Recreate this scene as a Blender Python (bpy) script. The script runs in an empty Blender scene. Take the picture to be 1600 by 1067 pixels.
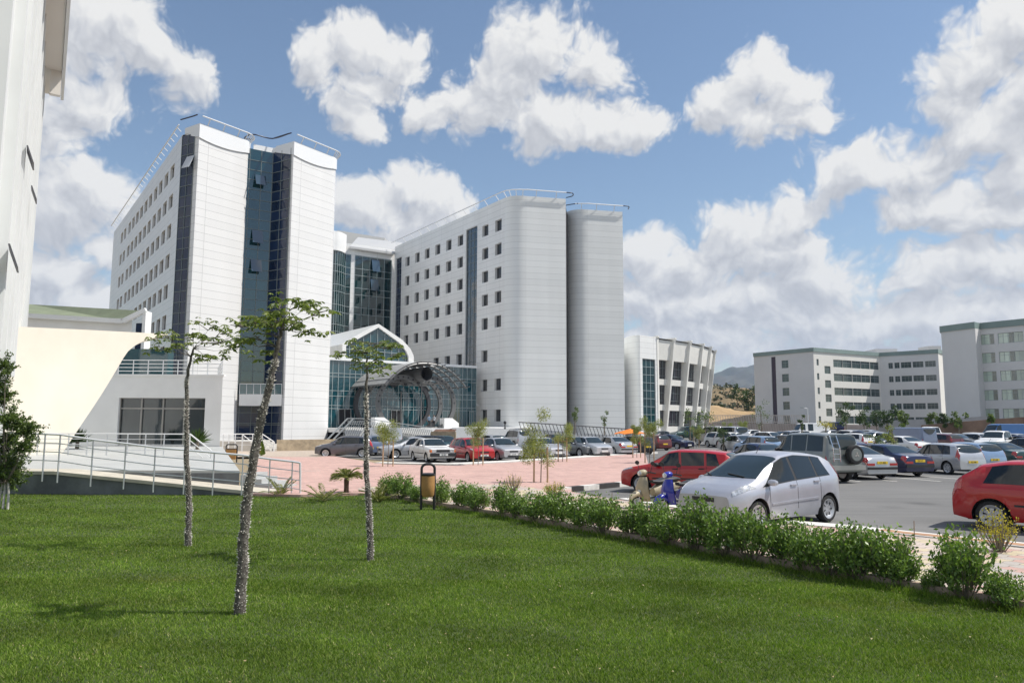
import bpy, math, random
import numpy as np
from mathutils import Vector, Matrix
R = math.radians
random.seed(7)
sc = bpy.context.scene
col = sc.collection
# ------------------------------------------------------------------ camera
F, CX, CY, HZ, CAMH = 1180.0, 800.0, 533.5, 665.0, 2.2
PITCH = math.atan((HZ - CY) / F)
ROLL = 0.004
CAMROT = Matrix.Rotation(math.pi / 2 + PITCH, 3, 'X') @ Matrix.Rotation(ROLL, 3, 'Z')
cd = bpy.data.cameras.new('camera')
cam = bpy.data.objects.new('camera', cd)
col.objects.link(cam)
cd.sensor_width = 36.0
cd.lens = F / 1600 * 36
cd.clip_end = 20000
cam.matrix_world = Matrix.Translation((0, 0, CAMH)) @ CAMROT.to_4x4()
sc.camera = cam
def ray(px, py):
    return CAMROT @ Vector(((px - CX) / F, -(py - CY) / F, -1))
def G(px, py, z=0.0):
    r = ray(px, py); t = (z - CAMH) / r.z
    return Vector((r.x * t, r.y * t, z))
def D(px, py, d):
    r = ray(px, py); t = d / r.y
    return Vector((r.x * t, d, CAMH + r.z * t))
def XD(px, d, py=650):
    p = D(px, py, d); return (p.x, p.y)
# ------------------------------------------------------------------ light
SUN_EL, SUN_X, SUN_Y = R(56), 1.0, -0.03
sv = Vector((SUN_X, SUN_Y, 0)).normalized() * math.cos(SUN_EL) + Vector((0, 0, math.sin(SUN_EL)))
sl = bpy.data.lights.new('sun', 'SUN'); sl.energy = 5.0; sl.angle = R(0.5); sl.color = (1.0, 0.955, 0.885)
so = bpy.data.objects.new('sun', sl); col.objects.link(so)
so.rotation_euler = sv.to_track_quat('Z', 'Y').to_euler()
sc.view_settings.view_transform = 'Standard'; sc.view_settings.look = 'None'
sc.view_settings.exposure = 0.14; sc.view_settings.gamma = 1.0
sc.cycles.max_bounces = 6; sc.cycles.transparent_max_bounces = 8
sc.cycles.volume_bounces = 0
# ---- world: sky texture with cumulus clouds laid out by compass direction
w = bpy.data.worlds.new('World'); sc.world = w; w.use_nodes = True
nt = w.node_tree; N = nt.nodes; L = nt.links; N.clear()
def nd(tree, typ, **kw):
    n = tree.nodes.new(typ)
    for k, v in kw.items(): setattr(n, k, v)
    return n
def mth(tree, op, a, b=None, c=None, clamp=False):
    n = tree.nodes.new('ShaderNodeMath'); n.operation = op; n.use_clamp = clamp
    for i, v in enumerate((a, b, c)):
        if v is None: continue
        if isinstance(v, (int, float)): n.inputs[i].default_value = v
        else: tree.links.new(v, n.inputs[i])
    return n.outputs[0]
# clouds: (pixel-derived azimuth/elevation, angular radii) lists in degrees
CL = [(120,45,120,65),(225,75,70,50),(292,118,52,48),(30,20,120,80),(140,165,75,45),(60,190,90,60),(185,25,90,40),
      (165,305,62,52),(95,325,95,65),(30,300,80,80),(80,415,80,45),(130,465,62,32),(30,450,80,60),(150,395,40,35),
      (505,95,45,50),(560,70,60,38),(615,95,55,42),(575,130,75,35),(575,205,35,30),(545,165,40,25),
      (840,75,80,55),(920,100,62,48),(800,120,70,45),(740,165,85,50),(680,180,50,38),(860,185,105,46),(960,200,85,38),(1005,195,40,30),
      (1190,120,50,42),(1245,145,50,45),(1140,165,55,40),(1210,185,80,36),(1275,180,32,28),
      (1530,100,85,60),(1590,50,60,65),(1480,155,55,42),(1560,200,80,55),(1620,150,60,100),
      (1340,270,78,42),(1415,265,90,50),(1460,315,105,40),(1560,330,90,38),(1590,270,60,40),
      (1235,330,52,40),(1150,365,75,50),(1215,400,95,52),(1080,420,95,55),(1010,400,55,38),(1290,430,90,40),(1000,470,90,70),
      (1120,480,150,70),(1250,500,130,55),(1080,540,160,50),
      (1480,430,95,48),(1560,410,80,48),(1420,500,120,42),(1540,500,120,50),(1330,555,180,28),(1600,560,120,40),
      (650,300,62,38),(700,310,45,32),(590,325,70,42),(660,340,90,38),(545,330,50,40),(780,450,300,60),(650,400,120,60),(1750,300,120,120),(-150,300,150,120)]
def azel(px, py):
    r = ray(px, py).normalized(); return math.degrees(math.atan2(r.x, r.y)), math.degrees(math.asin(r.z))
def rect(v, s_, o_):
    n = nd(nt, 'ShaderNodeVectorMath', operation='MULTIPLY_ADD'); L.new(v, n.inputs[0]); n.inputs[1].default_value = s_; n.inputs[2].default_value = o_; return n.outputs[0]
tc = nd(nt, 'ShaderNodeTexCoord'); sp = nd(nt, 'ShaderNodeSeparateXYZ'); L.new(tc.outputs['Generated'], sp.inputs[0])
az = mth(nt, 'MULTIPLY', mth(nt, 'ARCTAN2', sp.outputs['X'], sp.outputs['Y']), 57.29578)
el = mth(nt, 'MULTIPLY', mth(nt, 'ARCSINE', sp.outputs['Z']), 57.29578)
cb = nd(nt, 'ShaderNodeCombineXYZ'); L.new(az, cb.inputs[0]); L.new(el, cb.inputs[1])
def noise(v, scale, detail, rough=.55):
    n = nd(nt, 'ShaderNodeTexNoise', noise_dimensions='2D'); n.inputs['Scale'].default_value = scale; n.inputs['Detail'].default_value = detail; n.inputs['Roughness'].default_value = rough
    L.new(v, n.inputs['Vector']); return n
wz = noise(cb.outputs[0], 0.16, 3)
ws = nd(nt, 'ShaderNodeVectorMath', operation='MULTIPLY_ADD'); L.new(wz.outputs['Color'], ws.inputs[0]); ws.inputs[1].default_value = (3.2, 3.2, 0)
L.new(rect(cb.outputs[0], (1, 1, 0), (-1.6, -1.6, 0)), ws.inputs[2])
W0 = ws.outputs[0]; W1 = rect(W0, (1, 1, 0), (0.8, 1.5, 0))
ALL = [(*azel(x, y), rx / (22.5 if x <= 320 else 19.4 if x < 1380 else 21.5), ry / (22.5 if x <= 320 else 19.4 if x < 1380 else 21.5)) for x, y, rx, ry in CL]
far = noise(W0, .045, 1)
def blobs(v):
    acc = None
    for (a0, e0, rx, ry) in ALL:
        l = nd(nt, 'ShaderNodeVectorMath', operation='LENGTH'); L.new(rect(v, (1 / rx, 1 / ry, 0), (-a0 / rx, -e0 / ry, 0)), l.inputs[0])
        acc = l.outputs['Value'] if acc is None else mth(nt, 'SMOOTH_MIN', acc, l.outputs['Value'], 0.25)
    base = mth(nt, 'MAXIMUM', mth(nt, 'SUBTRACT', 1.0, acc), -1.2)
    side = mth(nt, 'MULTIPLY_ADD', mth(nt, 'GREATER_THAN', mth(nt, 'ABSOLUTE', az), 48), 3.0, -3.0)     # beyond the blobs: broken cloud
    return mth(nt, 'MAXIMUM', base, mth(nt, 'ADD', side, mth(nt, 'MULTIPLY_ADD', far.outputs['Fac'], 5.0, -2.6)))
n1 = noise(W0, .34, 8, .56); n1b = noise(W1, .34, 2, .58)
vz_ = nd(nt, 'ShaderNodeTexVoronoi', feature='SMOOTH_F1', voronoi_dimensions='2D'); vz_.inputs['Scale'].default_value = 0.55; vz_.inputs['Smoothness'].default_value = 0.6; L.new(W0, vz_.inputs['Vector'])
f0 = mth(nt, 'MULTIPLY_ADD', mth(nt, 'SUBTRACT', n1.outputs['Fac'], .5), 1.25, blobs(W0))
f0 = mth(nt, 'MULTIPLY_ADD', vz_.outputs['Distance'], -0.30, f0)
vs_ = nd(nt, 'ShaderNodeTexVoronoi', feature='SMOOTH_F1', voronoi_dimensions='2D'); vs_.inputs['Scale'].default_value = 1.5; vs_.inputs['Smoothness'].default_value = .35; vs_.inputs['Detail'].default_value = 1.0; vs_.inputs['Roughness'].default_value = .5; L.new(W0, vs_.inputs['Vector'])
f0 = mth(nt, 'MULTIPLY_ADD', vs_.outputs['Distance'], -0.24, f0); f0 = mth(nt, 'ADD', f0, .28)
f1 = mth(nt, 'ADD', mth(nt, 'MULTIPLY_ADD', mth(nt, 'SUBTRACT', n1b.outputs['Fac'], .5), 1.5, blobs(W1)), .17)
def smooth(v, a, b):
    n = nd(nt, 'ShaderNodeMapRange', interpolation_type='SMOOTHSTEP'); L.new(v, n.inputs[0]); n.inputs[1].default_value = a; n.inputs[2].default_value = b
    return n.outputs[0]
alpha = smooth(f0, -0.12, 0.40)
thick = smooth(f1, 0.15, 1.0)               # cloud between here and the sun: darker
grad = mth(nt, 'SUBTRACT', f0, f1)
lit = smooth(grad, -0.75, 0.75)
fine = noise(W0, 1.1, 5, .6)
shade = mth(nt, 'MULTIPLY_ADD', lit, 0.50, mth(nt, 'MULTIPLY_ADD', thick, -0.36, mth(nt, 'MULTIPLY_ADD', fine.outputs['Fac'], .5, mth(nt, 'MULTIPLY_ADD', vs_.outputs['Distance'], -.12, .47))), clamp=True)
cr = nd(nt, 'ShaderNodeValToRGB'); L.new(shade, cr.inputs[0])
e = cr.color_ramp.elements; e[0].position = 0.12; e[0].color = (0.56, 0.58, 0.63, 1); e[1].position = 1.0; e[1].color = (1.0, 0.995, 0.98, 1)
cr.color_ramp.elements.new(0.5).color = (0.74, 0.755, 0.79, 1)
CLOUD_STR = 0.80
sky = nd(nt, 'ShaderNodeTexSky', sky_type='NISHITA'); sky.sun_disc = False; sky.sun_elevation = SUN_EL
sky.sun_rotation = math.atan2(SUN_X, SUN_Y); sky.air_density = 1.15; sky.dust_density = 0.35; sky.ozone_density = 1.4
bg = nd(nt, 'ShaderNodeBackground'); bg.inputs[1].default_value = 0.112; L.new(sky.outputs[0], bg.inputs[0])
bc = nd(nt, 'ShaderNodeBackground'); bc.inputs[1].default_value = CLOUD_STR; L.new(cr.outputs[0], bc.inputs[0])
mx = nd(nt, 'ShaderNodeMixShader'); L.new(alpha, mx.inputs[0]); L.new(bg.outputs[0], mx.inputs[1]); L.new(bc.outputs[0], mx.inputs[2])
ow = nd(nt, 'ShaderNodeOutputWorld'); L.new(mx.outputs[0], ow.inputs[0])
w.cycles.sampling_method = 'NONE'

# ------------------------------------------------------------------ helpers
def tag(o, label=None, cat=None, group=None, kind=None):
    if label: o['label'] = label
    if cat: o['category'] = cat
    if group: o['group'] = group
    if kind: o['kind'] = kind
    return o
def empty(name, loc=(0, 0, 0), rz=0.0, label=None, cat=None, group=None, parent=None):
    o = bpy.data.objects.new(name, None); col.objects.link(o); o.location = loc; o.rotation_euler = (0, 0, rz)
    o.empty_display_size = 0.3
    if parent: o.parent = parent
    return tag(o, label, cat, group)
class MB:
    """collects geometry for ONE mesh object"""
    def __init__(s): s.v = []; s.f = []; s.uv = {}; s.mi = []; s.cur = 0
    def add(s, vs, fs, uvs=None):
        b = len(s.v); s.v += [tuple(v) for v in vs]
        for i, f in enumerate(fs):
            if uvs: s.uv[len(s.f)] = uvs[i]
            s.f.append([b + k for k in f]); s.mi.append(s.cur)
        return s
    def quad(s, a, b, c, d, uv=None): return s.add([a, b, c, d], [[0, 1, 2, 3]], [uv] if uv else None)
    def box(s, x0, x1, y0, y1, z0, z1, M=None):
        vs = [Vector((x, y, z)) for z in (z0, z1) for y in (y0, y1) for x in (x0, x1)]
        if M is not None: vs = [M @ v for v in vs]
        return s.add(vs, [[0, 2, 3, 1], [4, 5, 7, 6], [0, 1, 5, 4], [2, 6, 7, 3], [0, 4, 6, 2], [1, 3, 7, 5]])
    def bar(s, p, q, wd=0.05, th=None, up=Vector((0, 0, 1))):
        p = Vector(p); q = Vector(q); d = (q - p)
        if d.length < 1e-6: return s
        th = th or wd; d.normalize(); a = d.cross(up)
        if a.length < 1e-3: a = d.cross(Vector((1, 0, 0)))
        a.normalize(); b = a.cross(d); a = a * wd / 2; b = b * th / 2
        vs = [p - a - b, p + a - b, p + a + b, p - a + b, q - a - b, q + a - b, q + a + b, q - a + b]
        return s.add(vs, [[0, 1, 2, 3], [7, 6, 5, 4], [0, 4, 5, 1], [1, 5, 6, 2], [2, 6, 7, 3], [3, 7, 4, 0]])
    def tube(s, pts, rad, n=8, cap=True):
        pts = [Vector(p) for p in pts]; m = len(pts)
        if not isinstance(rad, (list, tuple)): rad = [rad] * m
        vs = []; ref = Vector((0, 0, 1)); fs = []
        d0 = (pts[1] - pts[0]).normalized()
        if abs(d0.dot(ref)) > 0.9: ref = Vector((1, 0, 0))
        a = d0.cross(ref).normalized()
        for i, p in enumerate(pts):
            d = ((pts[min(i + 1, m - 1)] - pts[max(i - 1, 0)])).normalized()
            a = (a - d * a.dot(d)).normalized(); b = d.cross(a)
            for k in range(n):
                t = 2 * math.pi * k / n; vs.append(p + (a * math.cos(t) + b * math.sin(t)) * rad[i])
        for i in range(m - 1):
            for k in range(n):
                fs.append([i * n + k, i * n + (k + 1) % n, (i + 1) * n + (k + 1) % n, (i + 1) * n + k])
        if cap: fs.append(list(range(n))[::-1]); fs.append([(m - 1) * n + k for k in range(n)])
        return s.add(vs, fs)
    def lathe(s, prof, n=24, M=None, closed=False):
        """prof: (r, h) turned about local Z"""
        vs = []; fs = []
        for r, h in prof:
            for k in range(n):
                t = 2 * math.pi * k / n; v = Vector((r * math.cos(t), r * math.sin(t), h)); vs.append(M @ v if M is not None else v)
        m = len(prof)
        for i in range(m - 1 + (1 if closed else 0)):
            j = (i + 1) % m
            for k in range(n): fs.append([i * n + k, i * n + (k + 1) % n, j * n + (k + 1) % n, j * n + k])
        return s.add(vs, fs)
    def prism(s, poly, z0, z1, M=None, cap=True):
        """poly: 2D points, extruded z0..z1 (local)"""
        n = len(poly); vs = [Vector((x, y, z0)) for x, y in poly] + [Vector((x, y, z1)) for x, y in poly]
        if M is not None: vs = [M @ v for v in vs]
        fs = [[i, (i + 1) % n, n + (i + 1) % n, n + i] for i in range(n)]
        if cap: fs += [list(range(n))[::-1], list(range(n, 2 * n))]
        return s.add(vs, fs)
    def wall(s, pts, z0, z1, u0=0.0):
        """vertical strip along plan points; z0/z1 number or per point list"""
        n = len(pts); u = u0
        zz0 = z0 if isinstance(z0, (list, tuple)) else [z0] * n; zz1 = z1 if isinstance(z1, (list, tuple)) else [z1] * n
        base = len(s.v)
        for i, p in enumerate(pts): s.v.append((p[0], p[1], zz0[i])); s.v.append((p[0], p[1], zz1[i]))
        for i in range(n - 1):
            l = math.hypot(pts[i + 1][0] - pts[i][0], pts[i + 1][1] - pts[i][1])
            s.uv[len(s.f)] = [(u, zz0[i]), (u + l, zz0[i + 1]), (u + l, zz1[i + 1]), (u, zz1[i])]
            s.f.append([base + 2 * i, base + 2 * i + 2, base + 2 * i + 3, base + 2 * i + 1]); s.mi.append(s.cur); u += l
        return s
    def poly(s, pts, z=None):
        return s.add([(p[0], p[1], p[2] if z is None else z) for p in pts], [list(range(len(pts)))])
    def build(s, name, mat, parent=None, smooth=None, loc=None):
        me = bpy.data.meshes.new(name); me.from_pydata(s.v, [], s.f)
        mats = mat if isinstance(mat, (list, tuple)) else [mat]
        for m in mats: me.materials.append(m)
        if len(mats) > 1: me.polygons.foreach_set('material_index', s.mi)
        if s.uv:
            ul = me.uv_layers.new(name='UVMap')
            for fi, uvs in s.uv.items():
                p = me.polygons[fi]
                for k, li in enumerate(p.loop_indices): ul.data[li].uv = uvs[k]
        me.validate(); me.update()
        if smooth is not None:
            me.polygons.foreach_set('use_smooth', [True] * len(me.polygons)); me.set_sharp_from_angle(angle=R(smooth))
        o = bpy.data.objects.new(name, me); col.objects.link(o)
        if parent: o.parent = parent
        if loc is not None: o.location = loc
        return o
def npmesh(name, V, Fq, mat, parent=None, k=4):
    me = bpy.data.meshes.new(name); nv = len(V); nf = len(Fq)
    me.vertices.add(nv); me.vertices.foreach_set('co', np.asarray(V, dtype=np.float32).ravel())
    me.loops.add(nf * k); me.loops.foreach_set('vertex_index', np.asarray(Fq, dtype=np.int32).ravel())
    me.polygons.add(nf); me.polygons.foreach_set('loop_start', np.arange(nf, dtype=np.int32) * k)
    me.materials.append(mat); me.update(calc_edges=True)
    o = bpy.data.objects.new(name, me); col.objects.link(o)
    if parent: o.parent = parent
    return o
def copy_tree(o, parent=None):
    c = o.copy(); col.objects.link(c)
    if parent: c.parent = parent
    for ch in list(o.children): copy_tree(ch, c)
    return c
# ------------------------------------------------------------------ materials
MATS = {}
def mat(name, color, rough=0.6, metal=0.0, spec=0.5, coat=0.0, var=0.0, vscale=1.0, bump=0.0, bscale=40.0, color2=None, trans=0.0, stretch=None):
    if name in MATS: return MATS[name]
    m = bpy.data.materials.new(name); m.use_nodes = True; t = m.node_tree; p = t.nodes['Principled BSDF']
    p.inputs['Base Color'].default_value = (*color, 1); p.inputs['Roughness'].default_value = rough
    p.inputs['Metallic'].default_value = metal; p.inputs['Specular IOR Level'].default_value = spec
    p.inputs['Coat Weight'].default_value = coat; p.inputs['Coat Roughness'].default_value = 0.05
    if trans: p.inputs['Transmission Weight'].default_value = trans
    tc = None
    if var or bump: tc = nd(t, 'ShaderNodeTexCoord')
    if var:
        n = nd(t, 'ShaderNodeTexNoise'); n.inputs['Scale'].default_value = vscale; n.inputs['Detail'].default_value = 6; n.inputs['Roughness'].default_value = .62
        src = tc.outputs['Object']
        if stretch:
            mp = nd(t, 'ShaderNodeMapping'); mp.inputs['Scale'].default_value = stretch; t.links.new(src, mp.inputs[0]); src = mp.outputs[0]
        t.links.new(src, n.inputs['Vector'])
        r = nd(t, 'ShaderNodeValToRGB'); t.links.new(n.outputs['Fac'], r.inputs[0])
        c2 = color2 or tuple(c * (1 - var) for c in color)
        r.color_ramp.elements[0].position = .35; r.color_ramp.elements[0].color = (*c2, 1)
        r.color_ramp.elements[1].position = .65; r.color_ramp.elements[1].color = (*(color if color2 else tuple(min(1, c * (1 + var * .5)) for c in color)), 1)
        t.links.new(r.outputs[0], p.inputs['Base Color'])
    if bump:
        n = nd(t, 'ShaderNodeTexNoise'); n.inputs['Scale'].default_value = bscale; n.inputs['Detail'].default_value = 4
        t.links.new(tc.outputs['Object'], n.inputs['Vector'])
        b = nd(t, 'ShaderNodeBump'); b.inputs['Strength'].default_value = bump; b.inputs['Distance'].default_value = 0.02
        t.links.new(n.outputs['Fac'], b.inputs['Height']); t.links.new(b.outputs[0], p.inputs['Normal'])
    MATS[name] = m; return m
def cladding(name, color, pw=3.6, ph=0.8825, line=0.035, dark=0.62, rough=0.35, wavy=0.0):
    """composite panels: thin open joints on a UV grid in metres, each panel a hair different in tone"""
    if name in MATS: return MATS[name]
    m = bpy.data.materials.new(name); m.use_nodes = True; t = m.node_tree; p = t.nodes['Principled BSDF']
    uv = nd(t, 'ShaderNodeUVMap'); s = nd(t, 'ShaderNodeSeparateXYZ'); t.links.new(uv.outputs[0], s.inputs[0])
    us = mth(t, 'DIVIDE', s.outputs[0], pw); vs = mth(t, 'DIVIDE', s.outputs[1], ph)
    def ln(x, wd):
        fr = mth(t, 'FRACT', x); d = mth(t, 'ABSOLUTE', mth(t, 'SUBTRACT', fr, 0.5)); return mth(t, 'GREATER_THAN', d, 0.5 - wd)
    l = mth(t, 'MAXIMUM', ln(us, line / pw / 2), ln(vs, line / ph / 2))
    cbn = nd(t, 'ShaderNodeCombineXYZ'); t.links.new(mth(t, 'FLOOR', us), cbn.inputs[0]); t.links.new(mth(t, 'FLOOR', vs), cbn.inputs[1])
    wn = nd(t, 'ShaderNodeTexWhiteNoise', noise_dimensions='2D'); t.links.new(cbn.outputs[0], wn.inputs['Vector'])
    ns = nd(t, 'ShaderNodeTexNoise'); ns.inputs['Scale'].default_value = .35; ns.inputs['Detail'].default_value = 5
    mpx = nd(t, 'ShaderNodeMapping'); mpx.inputs['Scale'].default_value = (1.1, .10, 1); t.links.new(uv.outputs[0], mpx.inputs[0]); t.links.new(mpx.outputs[0], ns.inputs['Vector'])
    k = mth(t, 'MULTIPLY_ADD', wn.outputs['Value'], 0.04, 0.96)
    k = mth(t, 'MULTIPLY', k, mth(t, 'MULTIPLY_ADD', ns.outputs['Fac'], 0.22, 0.88))
    k = mth(t, 'MULTIPLY', k, mth(t, 'MULTIPLY_ADD', l, dark - 1, 1.0))
    mx_ = nd(t, 'ShaderNodeVectorMath', operation='SCALE'); mx_.inputs[0].default_value = color; t.links.new(k, mx_.inputs['Scale'])
    t.links.new(mx_.outputs[0], p.inputs['Base Color']); p.inputs['Roughness'].default_value = rough
    # slight tilt of each panel, so that they catch the sky unevenly
    gx = nd(t, 'ShaderNodeNewGeometry'); 
    wv = nd(t, 'ShaderNodeTexWhiteNoise', noise_dimensions='2D'); t.links.new(cbn.outputs[0], wv.inputs['Vector'])
    sb = nd(t, 'ShaderNodeVectorMath', operation='SUBTRACT'); t.links.new(wv.outputs['Color'], sb.inputs[0]); sb.inputs[1].default_value = (.5, .5, .5)
    sm = nd(t, 'ShaderNodeVectorMath', operation='SCALE'); t.links.new(sb.outputs[0], sm.inputs[0]); sm.inputs['Scale'].default_value = 0.012 + wavy
    ad = nd(t, 'ShaderNodeVectorMath', operation='ADD'); t.links.new(gx.outputs['Normal'], ad.inputs[0]); t.links.new(sm.outputs[0], ad.inputs[1])
    nn = nd(t, 'ShaderNodeVectorMath', operation='NORMALIZE'); t.links.new(ad.outputs[0], nn.inputs[0]); t.links.new(nn.outputs[0], p.inputs['Normal'])
    MATS[name] = m; return m
def glassmat(name, color, rough=0.04, spec=1.0, pane=(1.5, 1.2), vary=0.35, tilt=0.02):
    """coated facade glass: dark body colour, strong reflection, panes slightly out of plane"""
    if name in MATS: return MATS[name]
    m = bpy.data.materials.new(name); m.use_nodes = True; t = m.node_tree; p = t.nodes['Principled BSDF']
    p.inputs['Roughness'].default_value = rough; p.inputs['Specular IOR Level'].default_value = spec; p.inputs['IOR'].default_value = 1.6
    uv = nd(t, 'ShaderNodeUVMap'); s = nd(t, 'ShaderNodeSeparateXYZ'); t.links.new(uv.outputs[0], s.inputs[0])
    cbn = nd(t, 'ShaderNodeCombineXYZ')
    t.links.new(mth(t, 'FLOOR', mth(t, 'DIVIDE', s.outputs[0], pane[0])), cbn.inputs[0]); t.links.new(mth(t, 'FLOOR', mth(t, 'DIVIDE', s.outputs[1], pane[1])), cbn.inputs[1])
    wn = nd(t, 'ShaderNodeTexWhiteNoise', noise_dimensions='2D'); t.links.new(cbn.outputs[0], wn.inputs['Vector'])
    k = mth(t, 'MULTIPLY_ADD', wn.outputs['Value'], vary, 1 - vary / 2)
    mx_ = nd(t, 'ShaderNodeVectorMath', operation='SCALE'); mx_.inputs[0].default_value = color; t.links.new(k, mx_.inputs['Scale'])
    t.links.new(mx_.outputs[0], p.inputs['Base Color'])
    gx = nd(t, 'ShaderNodeNewGeometry')
    sb = nd(t, 'ShaderNodeVectorMath', operation='SUBTRACT'); t.links.new(wn.outputs['Color'], sb.inputs[0]); sb.inputs[1].default_value = (.5, .5, .5)
    sm = nd(t, 'ShaderNodeVectorMath', operation='SCALE'); t.links.new(sb.outputs[0], sm.inputs[0]); sm.inputs['Scale'].default_value = tilt
    ad = nd(t, 'ShaderNodeVectorMath', operation='ADD'); t.links.new(gx.outputs['Normal'], ad.inputs[0]); t.links.new(sm.outputs[0], ad.inputs[1])
    nn = nd(t, 'ShaderNodeVectorMath', operation='NORMALIZE'); t.links.new(ad.outputs[0], nn.inputs[0]); t.links.new(nn.outputs[0], p.inputs['Normal'])
    MATS[name] = m; return m
def leafmat(name, c1, c2, rough=0.5, transl=0.35):
    if name in MATS: return MATS[name]
    m = bpy.data.materials.new(name); m.use_nodes = True; t = m.node_tree; p = t.nodes['Principled BSDF']
    g = nd(t, 'ShaderNodeNewGeometry'); r = nd(t, 'ShaderNodeValToRGB'); t.links.new(g.outputs['Random Per Island'], r.inputs[0])
    r.color_ramp.elements[0].color = (*c1, 1); r.color_ramp.elements[1].color = (*c2, 1)
    t.links.new(r.outputs[0], p.inputs['Base Color']); p.inputs['Roughness'].default_value = rough; p.inputs['Specular IOR Level'].default_value = .4
    tr = nd(t, 'ShaderNodeBsdfTranslucent'); sc_ = nd(t, 'ShaderNodeVectorMath', operation='MULTIPLY'); t.links.new(r.outputs[0], sc_.inputs[0]); sc_.inputs[1].default_value = (1.3, 1.5, .6)
    t.links.new(sc_.outputs[0], tr.inputs[0])
    x = nd(t, 'ShaderNodeMixShader'); x.inputs[0].default_value = transl; t.links.new(p.outputs[0], x.inputs[1]); t.links.new(tr.outputs[0], x.inputs[2])
    t.links.new(x.outputs[0], t.nodes['Material Output'].inputs[0])
    MATS[name] = m; return m
WHITE = mat('white_render', (.78, .78, .77), .7, var=.07, vscale=.4, bump=.15, bscale=30)
WHITEM = mat('white_metal', (.78, .79, .8), .35)
STEEL = mat('steel', (.70, .71, .72), .3, metal=.25)
DARK = mat('dark_gap', (.012, .012, .014), .8)
PANE = mat('window_pane', (.018, .022, .028), .06, spec=.8)
FRAME = mat('window_frame', (.10, .10, .11), .5)
BLK = mat('black_metal', (.02, .02, .022), .4)
# ------------------------------------------------------------------ ground
def pavemat(name, cols, mortar, bw, bh, scale=1.0, msize=.012, rough=.75, rot=0.0, wav=0.0, mottle=.25):
    m = bpy.data.materials.new(name); m.use_nodes = True; t = m.node_tree; p = t.nodes['Principled BSDF']; p.inputs['Roughness'].default_value = rough
    tc = nd(t, 'ShaderNodeTexCoord'); mp = nd(t, 'ShaderNodeMapping'); mp.inputs['Rotation'].default_value = (0, 0, rot); t.links.new(tc.outputs['Object'], mp.inputs[0])
    src = mp.outputs[0]
    if wav:
        s = nd(t, 'ShaderNodeSeparateXYZ'); t.links.new(src, s.inputs[0])
        sx = mth(t, 'ADD', s.outputs[0], mth(t, 'MULTIPLY', mth(t, 'SINE', mth(t, 'MULTIPLY', s.outputs[1], 2 * math.pi / bh / 2)), wav))
        sy = mth(t, 'ADD', s.outputs[1], mth(t, 'MULTIPLY', mth(t, 'SINE', mth(t, 'MULTIPLY', s.outputs[0], 2 * math.pi / bw)), wav * .7))
        c = nd(t, 'ShaderNodeCombineXYZ'); t.links.new(sx, c.inputs[0]); t.links.new(sy, c.inputs[1]); src = c.outputs[0]
    b = nd(t, 'ShaderNodeTexBrick'); b.inputs['Scale'].default_value = scale; b.inputs['Brick Width'].default_value = bw; b.inputs['Row Height'].default_value = bh
    b.inputs['Mortar Size'].default_value = msize; b.inputs['Mortar Smooth'].default_value = .3
    b.inputs['Color1'].default_value = (0, 0, 0, 1); b.inputs['Color2'].default_value = (1, 1, 1, 1); b.inputs['Mortar'].default_value = (.5, .5, .5, 1)
    t.links.new(src, b.inputs['Vector'])
    r = nd(t, 'ShaderNodeValToRGB'); r.color_ramp.interpolation = 'CONSTANT' if len(cols) > 2 else 'LINEAR'
    for i, c in enumerate(cols):
        if i < 2: el_ = r.color_ramp.elements[i]; el_.position = i / len(cols) if len(cols) > 2 else i
        else: el_ = r.color_ramp.elements.new(i / len(cols))
        el_.color = (*c, 1)
    t.links.new(b.outputs['Color'], r.inputs[0])
    mm = nd(t, 'ShaderNodeMix', data_type='RGBA'); t.links.new(b.outputs['Fac'], mm.inputs[0]); t.links.new(r.outputs[0], mm.inputs[6]); mm.inputs[7].default_value = (*mortar, 1)
    n = nd(t, 'ShaderNodeTexNoise'); n.inputs['Scale'].default_value = .55; n.inputs['Detail'].default_value = 8; n.inputs['Roughness'].default_value = .7; t.links.new(tc.outputs['Object'], n.inputs['Vector'])
    k = mth(t, 'MULTIPLY_ADD', n.outputs['Fac'], mottle * 2, 1 - mottle)
    v = nd(t, 'ShaderNodeVectorMath', operation='SCALE'); t.links.new(mm.outputs[2], v.inputs[0]); t.links.new(k, v.inputs['Scale'])
    t.links.new(v.outputs[0], p.inputs['Base Color'])
    bu = nd(t, 'ShaderNodeBump'); bu.inputs['Strength'].default_value = .4; bu.inputs['Distance'].default_value = .01
    t.links.new(mth(t, 'SUBTRACT', 1.0, b.outputs['Fac']), bu.inputs['Height']); t.links.new(bu.outputs[0], p.inputs['Normal'])
    return m
EARTH = mat('dry_earth', (.33, .26, .17), .95, var=.3, vscale=.02, color2=(.22, .18, .11))
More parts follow.
